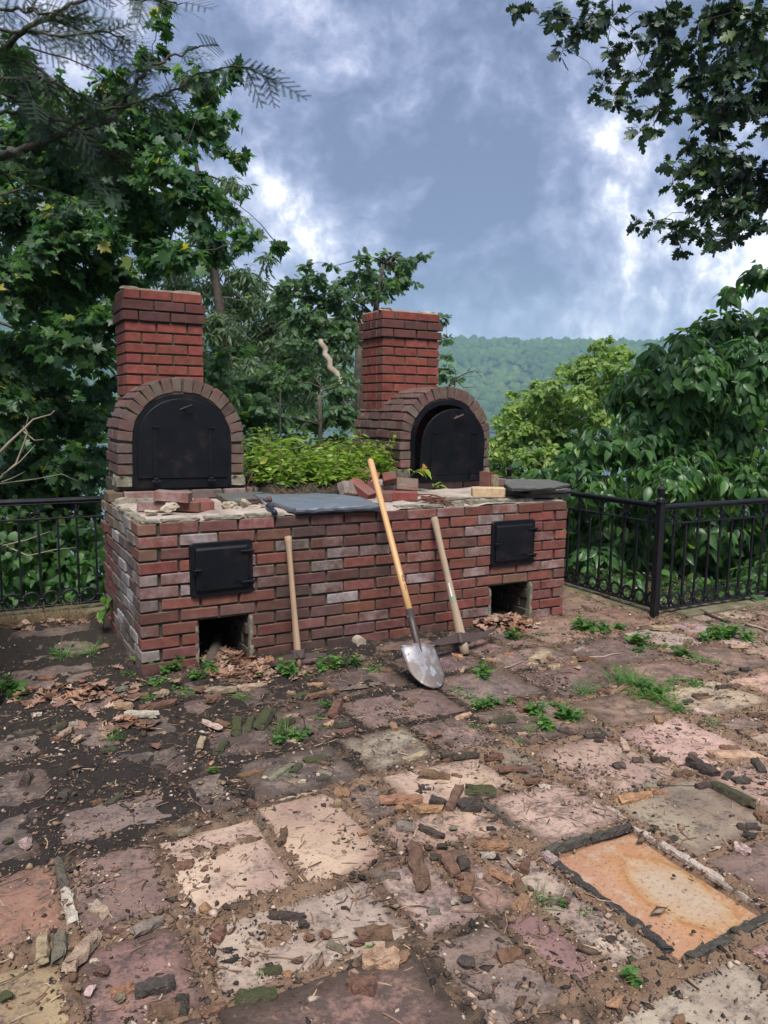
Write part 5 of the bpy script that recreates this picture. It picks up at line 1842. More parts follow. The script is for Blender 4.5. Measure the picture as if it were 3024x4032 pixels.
def single_leaves(parent, P, A, Nn, S, tpl, rnd, m, key, nmax=300, name='leaf'):
    "the leaves that show largest become objects of their own; returns the mask of the rest"
    D = P + unit(A) * S[:, None] * .5 - CAM
    dep = D @ FW
    u, v = 1512 + F * (D @ RT) / dep, 2016 - F * (D @ UP) / dep
    ok = (u > 20) & (u < 3004) & (v > 20) & (v < 4012) & (dep > 1)
    cell = (np.floor(u / 34).astype(int) * 1000 + np.floor(v / 34).astype(int))
    facing = np.abs(np.sum(unit(Nn) * unit(D), 1))
    order = np.argsort(dep)
    seen, pick = set(), []
    sz = S / dep * (.35 + facing)
    for i in order:
        if not ok[i]: continue
        if cell[i] in seen: continue
        seen.add(cell[i])
        pick.append(i)
    pick = sorted(pick, key=lambda i: -sz[i])[:nmax]
    if key not in SINGLE:
        V, Fs = tpl
        SINGLE[key] = [bigmesh('leaf', V, Fs, m, {'rnd': np.full(len(V), (q + .5) / 10.0)}) for q in range(10)]
    A1, X1 = unit(A), unit(np.cross(unit(A), Nn))
    Z1 = np.cross(X1, A1)
    for i in pick:
        o = bpy.data.objects.new(name, SINGLE[key][int(min(9, rnd[i] * 10))])
        s = float(S[i])
        o.matrix_world = Matrix(((X1[i][0] * s, A1[i][0] * s, Z1[i][0] * s, P[i][0]), (X1[i][1] * s, A1[i][1] * s, Z1[i][1] * s, P[i][1]), (X1[i][2] * s, A1[i][2] * s, Z1[i][2] * s, P[i][2]), (0, 0, 0, 1)))
        o.parent = parent
        COL.objects.link(o)
    keep = np.ones(len(P), bool)
    keep[pick] = False
    return keep
def clumps(lst, depth, jitter, g, zmul=1.0):
    out = []
    for q in lst:
        x, y, r_ = q[:3]
        d = (q[3] if len(q) > 3 else depth) + g.uniform(-jitter, jitter)
        out.append((at(x * VW, y * VW, d), r_ * VW * d / F))
    return out
def tree(name, label, cat, cl, m, tpl, size, per_m2, trunk, seed, bark=M_BARK, droop=.3, up=.6, twig_r=.004, limb_r=.03, group=None, singles=0, key=None, step=.75, minr=.006, leaftilt=.5, flat=.8):
    """cl: clumps (centre, radius); trunk: polyline [(point, radius)] the limbs start from."""
    g = np.random.default_rng(seed)
    root = empty(name, trunk[0][0])
    tag(root, label, cat, group)
    inv = Matrix.Translation(-Vector(trunk[0][0]))
    nodes = [(np.array(p, float), r_) for p, r_ in trunk]
    dense = []
    for i in range(len(nodes) - 1):
        for k in range(6):
            t = k / 6
            dense.append((nodes[i][0] * (1 - t) + nodes[i + 1][0] * t, nodes[i][1] * (1 - t) + nodes[i + 1][1] * t))
    dense.append(nodes[-1])
    mb = MB()
    mb.tube([p for p, _ in dense], [max(r_, .004) * (1 + .08 * math.sin(i * 1.7)) for i, (_, r_) in enumerate(dense)], 9)
    pool = list(dense)
    todo = sorted(cl, key=lambda q: min(np.linalg.norm(q[0] - p) for p, _ in dense))
    for c, r_ in todo:
        j = min(range(len(pool)), key=lambda k: np.linalg.norm(pool[k][0] - c) + (0 if pool[k][1] > .012 else .3))
        p0, r0 = pool[j]
        L_ = np.linalg.norm(c - p0)
        ra = min(r0 * .75, max(minr, limb_r * L_))
        n = max(4, int(L_ / .2))
        off = g.normal(0, .06 * L_, 3)
        pts, rad = [], []
        for k in range(n + 1):
            t = k / n
            q = p0 * (1 - t) + c * t + off * math.sin(pi * t) + np.array([0, 0, .10 * L_ * math.sin(pi * t)]) + (g.normal(0, .012, 3) if 0 < k < n else 0)
            pts.append(q)
            rad.append(ra * (1 - t) + minr * .7 * t)
        mb.tube(pts, rad, 5)
        pool += list(zip(pts[1:], rad[1:]))
    tr = mb.mesh('trunk', bark, True)
    tr.transform(inv)
    put('trunk', tr, root)
    Pn, An, Nn, Sn, T0, T1 = [], [], [], [], [], []
    for c, r_ in cl:
        nl = int(per_m2 * pi * r_ * r_)
        nt = max(4, int(nl / 9))
        dirs = unit(g.normal(size=(nt, 3)) * np.array([1, 1, flat]) + np.array([0, 0, .15]))
        st = c + dirs * r_ * g.uniform(.0, .35, (nt, 1))
        en = c + dirs * r_ * g.uniform(.65, 1.12, (nt, 1)) * np.array([1, 1, flat]) - np.array([0, 0, 1]) * droop * r_ * g.uniform(.0, .6, (nt, 1))
        T0.append(st)
        T1.append(en)
        k = max(2, int(nl / nt))
        t = np.tile((np.arange(k) + .5) / k, (nt, 1)) ** step
        t = np.clip(t + g.uniform(-.5, .5, t.shape) / k, .05, 1.04)
        td = unit(en - st)
        P = st[:, None] + (en - st)[:, None] * t[..., None]
        side = unit(np.cross(td, np.array([0, 0, 1.0])) + 1e-6)[:, None] * np.where(np.arange(k) % 2, 1, -1)[None, :, None]
        ax = td[:, None] * g.uniform(.25, .9, (nt, k, 1)) + side * g.uniform(.4, 1.1, (nt, k, 1)) + g.normal(0, .3, (nt, k, 3)) - np.array([0, 0, 1]) * droop * g.uniform(.4, 1.6, (nt, k, 1))
        nm = np.array([0, 0, up]) + g.normal(0, leaftilt, (nt, k, 3)) + td[:, None] * .9
        Pn.append(P.reshape(-1, 3))
        An.append(ax.reshape(-1, 3))
        Nn.append(nm.reshape(-1, 3))
        Sn.append((size * np.clip(g.normal(1, .28, (nt, k)), .4, 1.6)).ravel())
    P, A, Nm, S = np.concatenate(Pn), np.concatenate(An), np.concatenate(Nn), np.concatenate(Sn)
    P = P + unit(A) * S[:, None] * .15
    rnd = np.clip(g.beta(2, 2.2, len(P)) + (g.uniform(0, 1, len(P)) < .02) * .6, 0, .999)
    T0, T1 = np.concatenate(T0), np.concatenate(T1)
    V, Fa = stick(T0, T1, twig_r, twig_r * .4)
    o0 = np.array(trunk[0][0], float)
    put('twigs', bigmesh('twigs', V - o0, Fa, bark), root)['kind'] = 'stuff'
    if singles:
        keep = single_leaves(root, P - 0, A, Nm, S, tpl, rnd, m, key, singles)
        for o in root.children:
            if o.name.startswith('leaf'): o.location = o.location - Vector(o0)
        P, A, Nm, S, rnd = P[keep], A[keep], Nm[keep], S[keep], rnd[keep]
    V, Fa, r_ = cloud(P - o0, A, Nm, S, tpl, rnd)
    put('crown', bigmesh('crown', V, Fa, m, {'rnd': r_}), root)['kind'] = 'stuff'
    return root
gv = np.random.default_rng(77)
# big maple on the left beyond the railing
A_ = [(60, 200, 90), (150, 260, 90), (250, 190, 60), (330, 120, 38), (342, 60, 26), (352, 20, 20), (430, 180, 55), (490, 160, 34), (300, 280, 90), (400, 270, 80), (475, 260, 48), (505, 330, 36), (380, 370, 85), (270, 380, 100), (150, 380, 100), (40, 330, 90),
      (60, 470, 110), (180, 500, 100), (300, 480, 90), (420, 440, 70), (488, 430, 35), (250, 590, 80), (130, 620, 110), (30, 620, 100), (350, 560, 60), (450, 535, 55), (535, 522, 40), (592, 520, 22), (400, 560, 55), (60, 760, 110), (170, 740, 100), (225, 700, 60), (100, 880, 110), (30, 900, 90), (190, 900, 70), (215, 840, 50),
      (60, 1010, 100), (160, 1010, 80), (205, 970, 40), (120, 320, 90), (220, 300, 70), (340, 450, 70), (100, 540, 90), (-60, 600, 110), (-60, 850, 110), (-60, 350, 110), (20, 130, 70)]
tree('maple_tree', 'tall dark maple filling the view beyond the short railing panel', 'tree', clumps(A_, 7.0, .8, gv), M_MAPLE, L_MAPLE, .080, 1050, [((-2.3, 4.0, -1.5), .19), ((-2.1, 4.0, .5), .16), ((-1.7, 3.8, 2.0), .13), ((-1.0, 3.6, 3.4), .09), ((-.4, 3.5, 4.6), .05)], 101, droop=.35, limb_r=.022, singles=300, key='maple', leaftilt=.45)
tree('maple_sapling', 'low maple foliage hanging behind the short railing panel', 'tree', clumps([(100, 1130, 80), (30, 1150, 90), (160, 1110, 55), (20, 1060, 70), (190, 1080, 40), (120, 1060, 60)], 7.2, .4, gv), M_MAPLE, L_MAPLE, .085, 950, [((-.9, 3.6, -1.4), .03), ((-.7, 3.4, .3), .02), ((-.5, 3.3, 1.2), .01)], 102, droop=.4)
tree('young_tree', 'pale leaved young tree behind the maple crown', 'tree', clumps([(60, 560, 120), (200, 420, 120), (120, 760, 130), (230, 640, 100), (40, 960, 120), (150, 900, 110), (310, 380, 100), (60, 300, 120)], 11, .8, gv), M_IVY, L_IVY, .13, 260, [((-1.8, 8, -3), .12), ((-1.2, 8, 2), .09), ((-.2, 8, 5.5), .04)], 103)
# slim trees behind the ovens
C_ = [(470, 420, 40), (505, 470, 34), (520, 400, 24), (440, 500, 40), (490, 390, 28), (520, 520, 26), (380, 620, 60), (460, 620, 60), (550, 610, 42), (520, 660, 55), (600, 640, 35), (575, 560, 26), (480, 700, 60), (560, 720, 60), (620, 720, 45), (470, 780, 60), (540, 790, 55), (430, 560, 50), (350, 560, 60), (600, 690, 45), (600, 790, 50), (470, 560, 40), (500, 740, 55), (590, 750, 50), (560, 660, 50), (520, 600, 45), (450, 690, 50), (640, 760, 50), (600, 830, 55), (660, 800, 45), (500, 830, 55), (450, 860, 50), (560, 860, 50), (620, 890, 50), (680, 760, 45), (720, 800, 45), (700, 690, 40), (640, 700, 45), (740, 760, 35), (400, 700, 60), (410, 780, 60), (660, 860, 50), (740, 860, 40)]
tree('hickory_tree', 'slim pale green tree rising behind the near chimney', 'tree', clumps(C_, 12, .8, gv), M_HICKORY, L_LANCE, .11, 1100, [((3.0, 7.4, -4), .13), ((2.9, 7.5, 1.0), .10), ((2.6, 7.6, 3.5), .06), ((2.3, 7.7, 5.5), .02)], 104, droop=.7, leaftilt=.6)
D_ = [(640, 610, 34), (680, 600, 30), (700, 660, 42), (735, 605, 26), (785, 595, 34), (780, 560, 22), (840, 565, 34), (880, 565, 28), (915, 552, 16), (835, 625, 30), (890, 605, 20), (760, 670, 40), (700, 730, 45), (650, 690, 40), (620, 620, 30), (610, 660, 35), (660, 640, 30), (720, 640, 35), (740, 700, 35), (690, 700, 40), (660, 580, 18), (720, 575, 16), (800, 610, 30), (860, 600, 28), (770, 630, 30), (760, 730, 30), (640, 770, 45), (960, 690, 17), (968, 735, 14), (962, 800, 20), (985, 815, 12), (965, 770, 12), (870, 590, 20), (810, 640, 26)]
tree('oak_tree', 'airy young oak standing between the two chimneys', 'tree', clumps(D_, 10.5, .5, gv), M_OAKMID, L_OAK, .082, 1150, [((3.9, 5.4, -4), .12), ((3.9, 5.3, 0), .10), ((4.0, 5.3, 2.0), .06), ((4.3, 5.4, 3.4), .02)], 105, droop=.45, leaftilt=.6)
D2 = [(660, 820, 45), (740, 830, 36), (600, 820, 50), (540, 830, 50), (500, 870, 50), (580, 900, 55), (660, 900, 50), (720, 890, 40), (620, 960, 45), (550, 950, 40), (700, 960, 40), (760, 900, 30), (480, 930, 40), (490, 830, 40), (450, 800, 50), (750, 960, 40), (640, 740, 30)]
tree('oak_sapling', 'bushy dark green oak growth behind the weeds on the base', 'tree', clumps(D2, 9.0, .6, gv), M_OAKMID, L_OAK, .080, 1400, [((2.9, 4.2, -3.5), .07), ((2.9, 4.2, -.5), .05), ((2.8, 4.1, 1.6), .02)], 106, droop=.5, leaftilt=.6)
tree('vine_tangle', 'heart leaved vine tangle beside the near oven', 'vine', clumps([(500, 760, 40), (480, 850, 40), (520, 910, 35), (550, 870, 30), (500, 960, 40), (560, 960, 30)], 8.3, .3, gv), M_IVY, L_IVY, .11, 420, [((2.2, 3.6, -2), .02), ((2.1, 3.5, .5), .015), ((2.1, 3.5, 1.6), .006)], 107)
# dead pale trunks among them
def deadwood(label, pts, r_, name='dead_tree'):
    mb = MB()
    P = [at(x * VW, y * VW, d) for x, y, d in pts]
    Q, RR = [], []
    for i in range(len(P) - 1):
        for k in range(4):
            t = k / 4
            Q.append(P[i] * (1 - t) + P[i + 1] * t + gv.normal(0, .012, 3))
            a = (i + t) / (len(P) - 1)
            RR.append(r_[0] * (1 - a) + r_[1] * a)
    Q.append(P[-1])
    RR.append(r_[1])
    mb.tube(Q, RR, 8)
    return tag(mb.build(name, M_DEADWOOD, None, True), label, 'dead wood')
deadwood('bleached leaning dead limb between the chimneys', [(692, 735, 9.8), (708, 775, 9.8), (738, 832, 9.8), (752, 880, 9.8)], (.035, .05))
deadwood('grey dead trunk standing just behind the far chimney', [(774, 690, 11.5), (776, 760, 11.5), (778, 900, 11.5)], (.06, .09))
deadwood('broken brown snag in the pale green tree', [(478, 640, 11.6), (476, 655, 11.6), (478, 690, 11.6)], (.03, .06))
def branch(name, label, lines, m, depth, cat='branch'):
    mb = MB()
    for ln, r0 in lines:
        P = [at(x * VW, y * VW, depth) + gv.normal(0, .01, 3) for x, y in ln]
        mb.tube(P, [r0 * (1 - .75 * i / (len(P) - 1)) for i in range(len(P))], 6)
    return tag(mb.build(name, m, None, True), label, cat)
branch('dead_branch', 'bare pale branch forking beside the short railing panel', [([(-8, 995), (20, 955), (53, 928), (72, 912), (104, 893), (119, 890)], .014), ([(53, 928), (70, 945), (92, 950)], .007), ([(53, 928), (62, 905), (60, 890)], .005), ([(-8, 1045), (32, 1000), (52, 960), (60, 935), (48, 920)], .011), ([(10, 1030), (40, 995), (78, 962)], .008), ([(0, 1040), (30, 1030), (50, 1020)], .005)], M_TWIGPALE, 6.1)
branch('dead_branch', 'dark leafless twigs reaching out past the far chimney', [([(955, 850), (985, 820), (1010, 803), (1030, 800), (1042, 818)], .012), ([(985, 820), (1000, 838), (1030, 835)], .008), ([(1010, 803), (1020, 790)], .006), ([(970, 835), (1000, 815), (1040, 812)], .006)], M_TWIG, 10)
branch('fallen_branch', 'thin pale forked branch lying low behind the short railing panel', [([(0, 1190), (8, 1180), (60, 1205), (110, 1190), (165, 1180)], .008), ([(8, 1180), (60, 1165), (110, 1148)], .008)], M_TWIGPALE, 6.5)
branch('fallen_branch', 'thin pale branch just under the handrail of the short railing panel', [([(0, 1045), (80, 1035), (130, 1028), (165, 1040)], .006)], M_TWIGPALE, 6.5)

# hemlock boughs over the upper left corner
gh_ = np.random.default_rng(5)
HL = [([(-90, 140), (0, 110), (60, 62), (150, 12), (240, -30)], .022, 4.6), ([(-90, 130), (20, 118), (90, 150), (160, 215), (235, 222)], .016, 4.6), ([(-100, 365), (0, 336), (60, 318), (120, 296), (180, 283), (232, 265)], .034, 4.9), ([(232, 265), (270, 215), (300, 170), (330, 140), (400, 112), (440, 100)], .014, 4.9),
      ([(-60, 60), (60, 70), (130, 76), (230, 68), (268, 85)], .010, 4.4), ([(120, 296), (200, 245), (290, 222), (360, 200), (440, 155), (520, 140), (582, 170)], .010, 4.8), ([(-50, 180), (60, 165), (120, 172), (175, 205)], .009, 4.5), ([(200, -20), (290, 0), (340, 0), (395, 6)], .008, 4.6), ([(0, 200), (90, 240), (180, 300), (250, 340)], .010, 4.9),
      ([(-40, 250), (60, 240), (150, 262), (230, 330), (280, 345)], .010, 4.8), ([(60, 20), (140, 50), (190, 70), (235, 105)], .008, 4.5), ([(-60, 20), (40, 20), (110, 30), (170, 40)], .010, 4.5), ([(0, 420), (80, 400), (160, 430)], .008, 4.9), ([(120, 296), (180, 340), (215, 400)], .007, 4.9), ([(0, 90), (40, 160), (70, 215)], .008, 4.6)]
hem = empty('hemlock_tree', (-3.2, .8, -1))
tag(hem, 'hemlock boughs with short needles drooping over the upper corner of the maple', 'tree')
mb = MB()
PP, AA, SS = [], [], []
for ln, r0, dp in HL:
    P = np.array([at(x * VW, y * VW, dp + .15 * math.sin(i * 2.1)) for i, (x, y) in enumerate(ln)])
    n = len(P)
    Q = []
    for i in range(n - 1):
        for k in range(6): Q.append(P[i] * (1 - k / 6) + P[i + 1] * k / 6 + gh_.normal(0, .006, 3))
    Q.append(P[-1])
    Q = np.array(Q)
    mb.tube(Q, [r0 * (1 - .8 * i / (len(Q) - 1)) + .0015 for i in range(len(Q))], 6)
    Lt = np.linalg.norm(np.diff(Q, axis=0), axis=1).sum()
    for k in range(int(Lt / .042)):
        i = gh_.integers(max(1, int(len(Q) * .12)), len(Q) - 1)
        d = unit(Q[i + 1] - Q[i])
        PP.append(Q[i])
        AA.append(d * gh_.uniform(.2, 1.1) + gh_.normal(0, .45, 3) * np.array([1, 1, .5]) + np.array([0, 0, gh_.uniform(-.75, .15)]))
        SS.append(gh_.uniform(.11, .27))
    PP.append(Q[-1]); AA.append(unit(Q[-1] - Q[-3])); SS.append(.28)
mb.tube([(-3.2, .8, -1), (-3.15, .8, 2), (-3.0, .7, 5)], [.2, .17, .12], 10)
for ln, r0, dp in HL[:3] + HL[4:5] + HL[9:10] + HL[11:12]:
    q = at(ln[0][0] * VW, ln[0][1] * VW, dp)
    mb.tube([(-3.05, .75, q[2] - .35), (np.array((-3.05, .75, q[2] - .3)) + q) / 2 + np.array([0, 0, .08]), q], [r0 * 1.6, r0 * 1.3, r0], 6)
tm = mb.mesh('trunk', M_BARK, True)
o0 = np.array((-3.2, .8, -1.0))
tm.transform(Matrix.Translation(-Vector(o0)))
put('trunk', tm, hem)
PP, AA, SS = np.array(PP), np.array(AA), np.array(SS)
V, Fa, r_ = cloud(PP - o0, AA, np.array([0, 0, 1.0]) + gh_.normal(0, .35, PP.shape), SS, L_SPRAY, gh_.beta(2, 2.4, len(PP)))
put('needles', bigmesh('needles', V, Fa, M_HEMLOCK, {'rnd': r_}), hem)['kind'] = 'stuff'

# oak crown hanging in from the upper right
E_ = [(215, 30, 55), (430, 100, 66), (390, 115, 40), (470, 290, 48), (560, 210, 76), (640, 80, 84), (760, 120, 76), (720, 300, 66), (840, 230, 66), (1000, 100, 100), (1020, 250, 90), (1100, 300, 80), (700, 430, 46), (690, 500, 38), (760, 590, 50), (840, 500, 50), (880, 420, 46), (1000, 430, 80), (1020, 530, 56), (890, 630, 40), (1000, 630, 52), (920, 760, 40), (1000, 760, 44), (1095, 670, 40), (1130, 60, 70),
      (1230, 330, 76), (1250, 470, 90), (1240, 160, 50), (1400, 80, 130), (1500, 250, 150), (1430, 400, 130), (1350, 560, 110), (1450, 620, 110), (1580, 130, 130), (1600, 500, 120), (1300, 680, 76), (1230, 620, 56), (1380, 720, 84), (1550, 650, 90), (1190, 830, 44), (1330, 880, 96), (1450, 900, 100), (1110, 960, 44), (1100, 1070, 36), (1230, 980, 76), (1240, 1120, 76), (1400, 1050, 116), (1550, 1000, 116), (1600, 1150, 106), (1500, 1200, 96), (1350, 1180, 96),
      (1000, 1300, 46), (900, 1305, 40), (1080, 1360, 54), (1180, 1310, 64), (1150, 1430, 28), (1270, 1360, 64), (1380, 1390, 54), (1450, 1400, 46), (1530, 1330, 76), (1640, 1330, 66), (1750, 300, 150), (1750, 700, 150), (1750, 1100, 150)]
E_ = [(1042 + .3717 * x, .3717 * y, .3717 * r_) for x, y, r_ in E_]
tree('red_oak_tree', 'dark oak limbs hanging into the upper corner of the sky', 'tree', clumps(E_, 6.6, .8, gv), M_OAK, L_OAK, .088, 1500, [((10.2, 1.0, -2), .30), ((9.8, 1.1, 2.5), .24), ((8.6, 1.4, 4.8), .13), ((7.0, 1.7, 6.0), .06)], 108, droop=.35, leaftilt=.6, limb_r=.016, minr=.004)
# broad leaved mass beyond the corner railing
F_ = [(1590, 625, 34), (1640, 590, 34), (1560, 700, 55), (1640, 690, 60), (1480, 735, 42), (1420, 765, 50), (1500, 800, 80), (1600, 800, 90), (1380, 820, 52), (1340, 850, 42), (1450, 880, 90), (1560, 920, 100), (1650, 900, 80), (1300, 950, 52), (1380, 960, 80), (1250, 985, 48), (1480, 1000, 90), (1600, 1040, 100), (1180, 1030, 42), (1290, 1040, 66), (1400, 1080, 86), (1520, 1120, 96), (1640, 1150, 90), (1130, 1035, 30), (1230, 1080, 50), (1330, 1170, 76), (1440, 1200, 86), (1560, 1220, 86), (1640, 1250, 60), (1270, 1200, 56), (1380, 1260, 56), (1320, 1250, 46), (1500, 1260, 50), (1730, 800, 100), (1730, 1000, 100), (1730, 1200, 90), (1240, 1160, 44), (1160, 1060, 44), (1200, 1100, 44), (1240, 1030, 50), (1340, 1090, 70), (1440, 1030, 80), (1540, 1030, 80), (1290, 1250, 60, 6.9), (1380, 1270, 60, 6.8), (1470, 1270, 60, 6.7), (1560, 1280, 60, 6.6), (1640, 1290, 60, 6.6), (1330, 1290, 50, 6.8), (1430, 1300, 50, 6.7), (1520, 1310, 50, 6.6), (1400, 900, 70), (1520, 870, 80), (1620, 760, 70), (1300, 1130, 60)]
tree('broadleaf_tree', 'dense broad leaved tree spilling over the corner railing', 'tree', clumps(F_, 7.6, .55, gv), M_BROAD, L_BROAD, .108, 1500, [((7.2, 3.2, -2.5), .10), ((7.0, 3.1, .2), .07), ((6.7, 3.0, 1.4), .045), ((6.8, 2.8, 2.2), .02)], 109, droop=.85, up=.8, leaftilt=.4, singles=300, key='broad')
G_ = [(1300, 750, 26), (1285, 775, 30), (1240, 800, 36), (1180, 850, 46), (1120, 880, 36), (1090, 905, 26), (1150, 930, 54), (1220, 890, 54), (1280, 840, 46), (1100, 970, 44), (1180, 990, 46), (1080, 1010, 36), (1062, 1045, 26), (1130, 1030, 40), (1330, 790, 40), (1230, 960, 50), (1065, 980, 20), (1250, 850, 40), (1120, 930, 50), (1200, 930, 50), (1290, 900, 50), (1150, 880, 40), (1080, 950, 30), (1310, 830, 45), (1130, 990, 50), (1230, 1010, 40), (1090, 1040, 40), (1270, 800, 30), (1340, 760, 30), (1200, 825, 22), (1215, 800, 16), (1110, 850, 16), (1145, 850, 20), (1260, 775, 16), (1310, 730, 14), (1075, 905, 14), (1098, 880, 14), (1160, 830, 16), (1060, 950, 16), (1055, 1000, 16), (1285, 745, 14), (1180, 1040, 50), (1240, 1050, 50), (1140, 1060, 40)]
tree('yellow_green_tree', 'yellow green tree down the slope in front of the lake', 'tree', clumps(G_, 17, 1.0, gv), M_LIME, L_OVAL, .11, 900, [((10.5, 13, -9), .16), ((10, 12.6, -1.5), .1), ((9.8, 12.4, 1.0), .04)], 110, droop=.5)
# undergrowth on the bank below the terrace
def undergrowth(label, spots, depth, jit_, m, tpl, size, per, seed):
    g = np.random.default_rng(seed)
    cl = clumps(spots, depth, jit_, g)
    P, A, Nn, S = [], [], [], []
    for c, r_ in cl:
        n = int(per * pi * r_ * r_)
        d = unit(g.normal(size=(n, 3))) * (g.uniform(.15, 1, (n, 1)) ** .6) * r_
        P.append(c + d)
        A.append(g.normal(0, .6, (n, 3)) + np.array([0, 0, -.5]))
        Nn.append(np.array([0, 0, .8]) - FW * .5 + g.normal(0, .4, (n, 3)))
        S.append(size * g.uniform(.6, 1.3, n))
    P, A, Nn, S = map(np.concatenate, (P, A, Nn, S))
    V, Fa, r_ = cloud(P, A, Nn, S, tpl, g.beta(2, 2, len(P)))
    return tag(put('undergrowth', bigmesh('undergrowth', V, Fa, m, {'rnd': r_})), label, 'undergrowth', kind='stuff')
undergrowth('bright creeper leaves crowding the foot of the short railing panel', [(150, 1200, 70), (200, 1230, 50), (60, 1240, 80), (120, 1280, 60), (10, 1270, 60), (190, 1290, 40), (210, 1170, 40), (170, 1150, 50), (60, 1310, 50), (150, 1320, 40), (20, 1200, 60), (100, 1160, 60), (40, 1120, 60), (150, 1250, 60), (205, 1260, 30), (205, 1200, 30), (110, 1230, 60)], 7.0, .4, M_IVY, L_IVY, .10, 600, 120)
undergrowth('dark green growth on the bank behind the corner railing', [(1280, 1260, 70), (1380, 1300, 60), (1480, 1290, 60), (1580, 1290, 60), (1650, 1300, 60), (1240, 1230, 50), (1240, 1290, 50)], 8.3, .3, M_BROAD, L_BROAD, .15, 330, 121)
undergrowth('green thicket on the slope behind the ovens', [(540, 1000, 90), (640, 1010, 90), (740, 1010, 90), (450, 960, 80), (100, 1350, 160), (300, 1100, 150), (1150, 1120, 120), (1350, 1050, 160), (1550, 950, 160), (1550, 1150, 160), (1080, 1070, 60), (1200, 1080, 80)], 11, .8, M_IVY, L_IVY, .15, 110, 122)
# ------------------------------------------------------------------ slope, lake, far hill, air
LAKE = -24.0
def terr_z(x, y):
    dx = np.maximum(np.maximum(x - 5.6, -1.5 - x), 0)
    dy = np.maximum(y - 1.7, 0)
    dr = np.where(x > 3.66, np.maximum(y + .22, 0), 0)
    d = np.sqrt(dx ** 2 + np.maximum(dy, dr) ** 2)
    z = -.30 - .55 * np.minimum(d, 3) - .30 * np.maximum(d - 3, 0)
    back = sst(-4, -40, y)
    z = np.where(y < -3.6, -.2 - .0 * back, z)
    return np.maximum(z + (vnoise(x, y, 2.5, 61, 3) - .5) * np.minimum(d, 3) * .5, LAKE - 3)
ax_ = np.concatenate([np.linspace(-900, -60, 12), np.linspace(-50, -8, 15), np.linspace(-6, 12, 46), np.linspace(14, 60, 18), np.linspace(80, 900, 12)])
ay_ = np.concatenate([np.linspace(-300, -20, 8), np.linspace(-12, 12, 50), np.linspace(14, 90, 24), np.linspace(120, 500, 6)])
X, Y = np.meshgrid(ax_, ay_)
Z = terr_z(X, Y)
ii = np.arange(X.size).reshape(X.shape)
Fq = np.stack([ii[:-1, :-1], ii[:-1, 1:], ii[1:, 1:], ii[1:, :-1]], -1).reshape(-1, 4)
M_SLOPE = m_mortar('slope_ground', (.02, .03, .012), (.035, .055, .018), (.06, .075, .03), .3)
tag(put('slope_ground', bigmesh('slope_ground', np.stack([X, Y, Z], -1).reshape(-1, 3), Fq, M_SLOPE, smooth=True)), 'ground falling away from the terrace to the lake', kind='structure')
m, t, b = mat('lake_water')
b.inputs['Base Color'].default_value = (.10, .14, .17, 1)
b.inputs['Roughness'].default_value = .12
b.inputs['Specular IOR Level'].default_value = .6
t.link(t.bump(t.noise(pos(t), .8, 4, .6), .15, .3), b.inputs['Normal'])
lk = MB()
lk.add([(-2400, 20, LAKE), (2600, 20, LAKE), (2600, 1900, LAKE), (-2400, 1900, LAKE)], [(0, 1, 2, 3)])
tag(lk.build('lake', m), 'lake beyond the trees', kind='structure')
# the wooded hill across the water, in rings round the terrace
az0 = math.atan2(FW[0], FW[1])
azs = np.linspace(az0 - 1.25, az0 + 1.25, 120)
rs = np.concatenate([np.linspace(985, 1640, 40)])
AZ, RS = np.meshgrid(azs, rs)
def hill_z(az, r_):
    t_ = (r_ - 1000) / 520
    ridge = 139 - 26 * (az - az0) + 7 * (vnoise(az * 9, az * 0, 1, 71, 3) - .5) + 10 * (vnoise(az * 3 + 4, az * 0, 1, 73, 2) - .5)
    prof = sst(0, 1, t_) ** .85 * .55 + .45 * np.clip(t_, 0, 1)
    return LAKE - 1.5 + (ridge - LAKE) * np.where(t_ < 1, prof, 1 - .5 * np.maximum(t_ - 1, 0)) + (vnoise(az * 30, r_ / 40, 1, 75, 4) - .5) * 12 * np.clip(t_, 0, 1)
HX, HY, HZ = CAM[0] + RS * np.sin(AZ), CAM[1] + RS * np.cos(AZ), hill_z(AZ, RS)
ii = np.arange(AZ.size).reshape(AZ.shape)
Fq = np.stack([ii[:-1, :-1], ii[1:, :-1], ii[1:, 1:], ii[:-1, 1:]], -1).reshape(-1, 4)
tag(put('hill', bigmesh('hill', np.stack([HX, HY, HZ], -1).reshape(-1, 3), Fq, M_SLOPE, smooth=True)), 'long hill across the lake', kind='structure')
import bmesh as _bm
bb = _bm.new()
_bm.ops.create_icosphere(bb, subdivisions=2, radius=1)
ico_v = np.array([v.co[:] for v in bb.verts])
ico_f = np.array([[v.index for v in f.verts] for f in bb.faces])
bb.free()
low = ico_v[:, 2] > -.45
keepf = low[ico_f].all(1)
remap = np.cumsum(low) - 1
ico_v, ico_f = ico_v[low], remap[ico_f[keepf]]
gf = np.random.default_rng(9)
def crowns(n, az, r_, zf, smin, smax, seed):
    g = np.random.default_rng(seed)
    x, y = CAM[0] + r_ * np.sin(az), CAM[1] + r_ * np.cos(az)
    z = zf
    s = g.uniform(smin, smax, n)
    V = ico_v[None] * (1 + .30 * (g.uniform(-1, 1, (n, len(ico_v), 1)))) * s[:, None, None] * np.stack([g.uniform(.8, 1.2, n), g.uniform(.8, 1.2, n), g.uniform(.8, 1.35, n)], 1)[:, None]
    V = V + np.stack([x, y, z + s * .45], 1)[:, None]
    Fa = (ico_f[None] + len(ico_v) * np.arange(n)[:, None, None]).reshape(-1, 3)
    return V.reshape(-1, 3), Fa, np.repeat(np.clip(.55 * g.beta(2, 2, n) + .75 * (vnoise(az * 14, r_ / 70, 1, 311, 3) - .28), 0, 1), len(ico_v))
n = 7000
az = az0 + gf.uniform(-.62, .62, n)
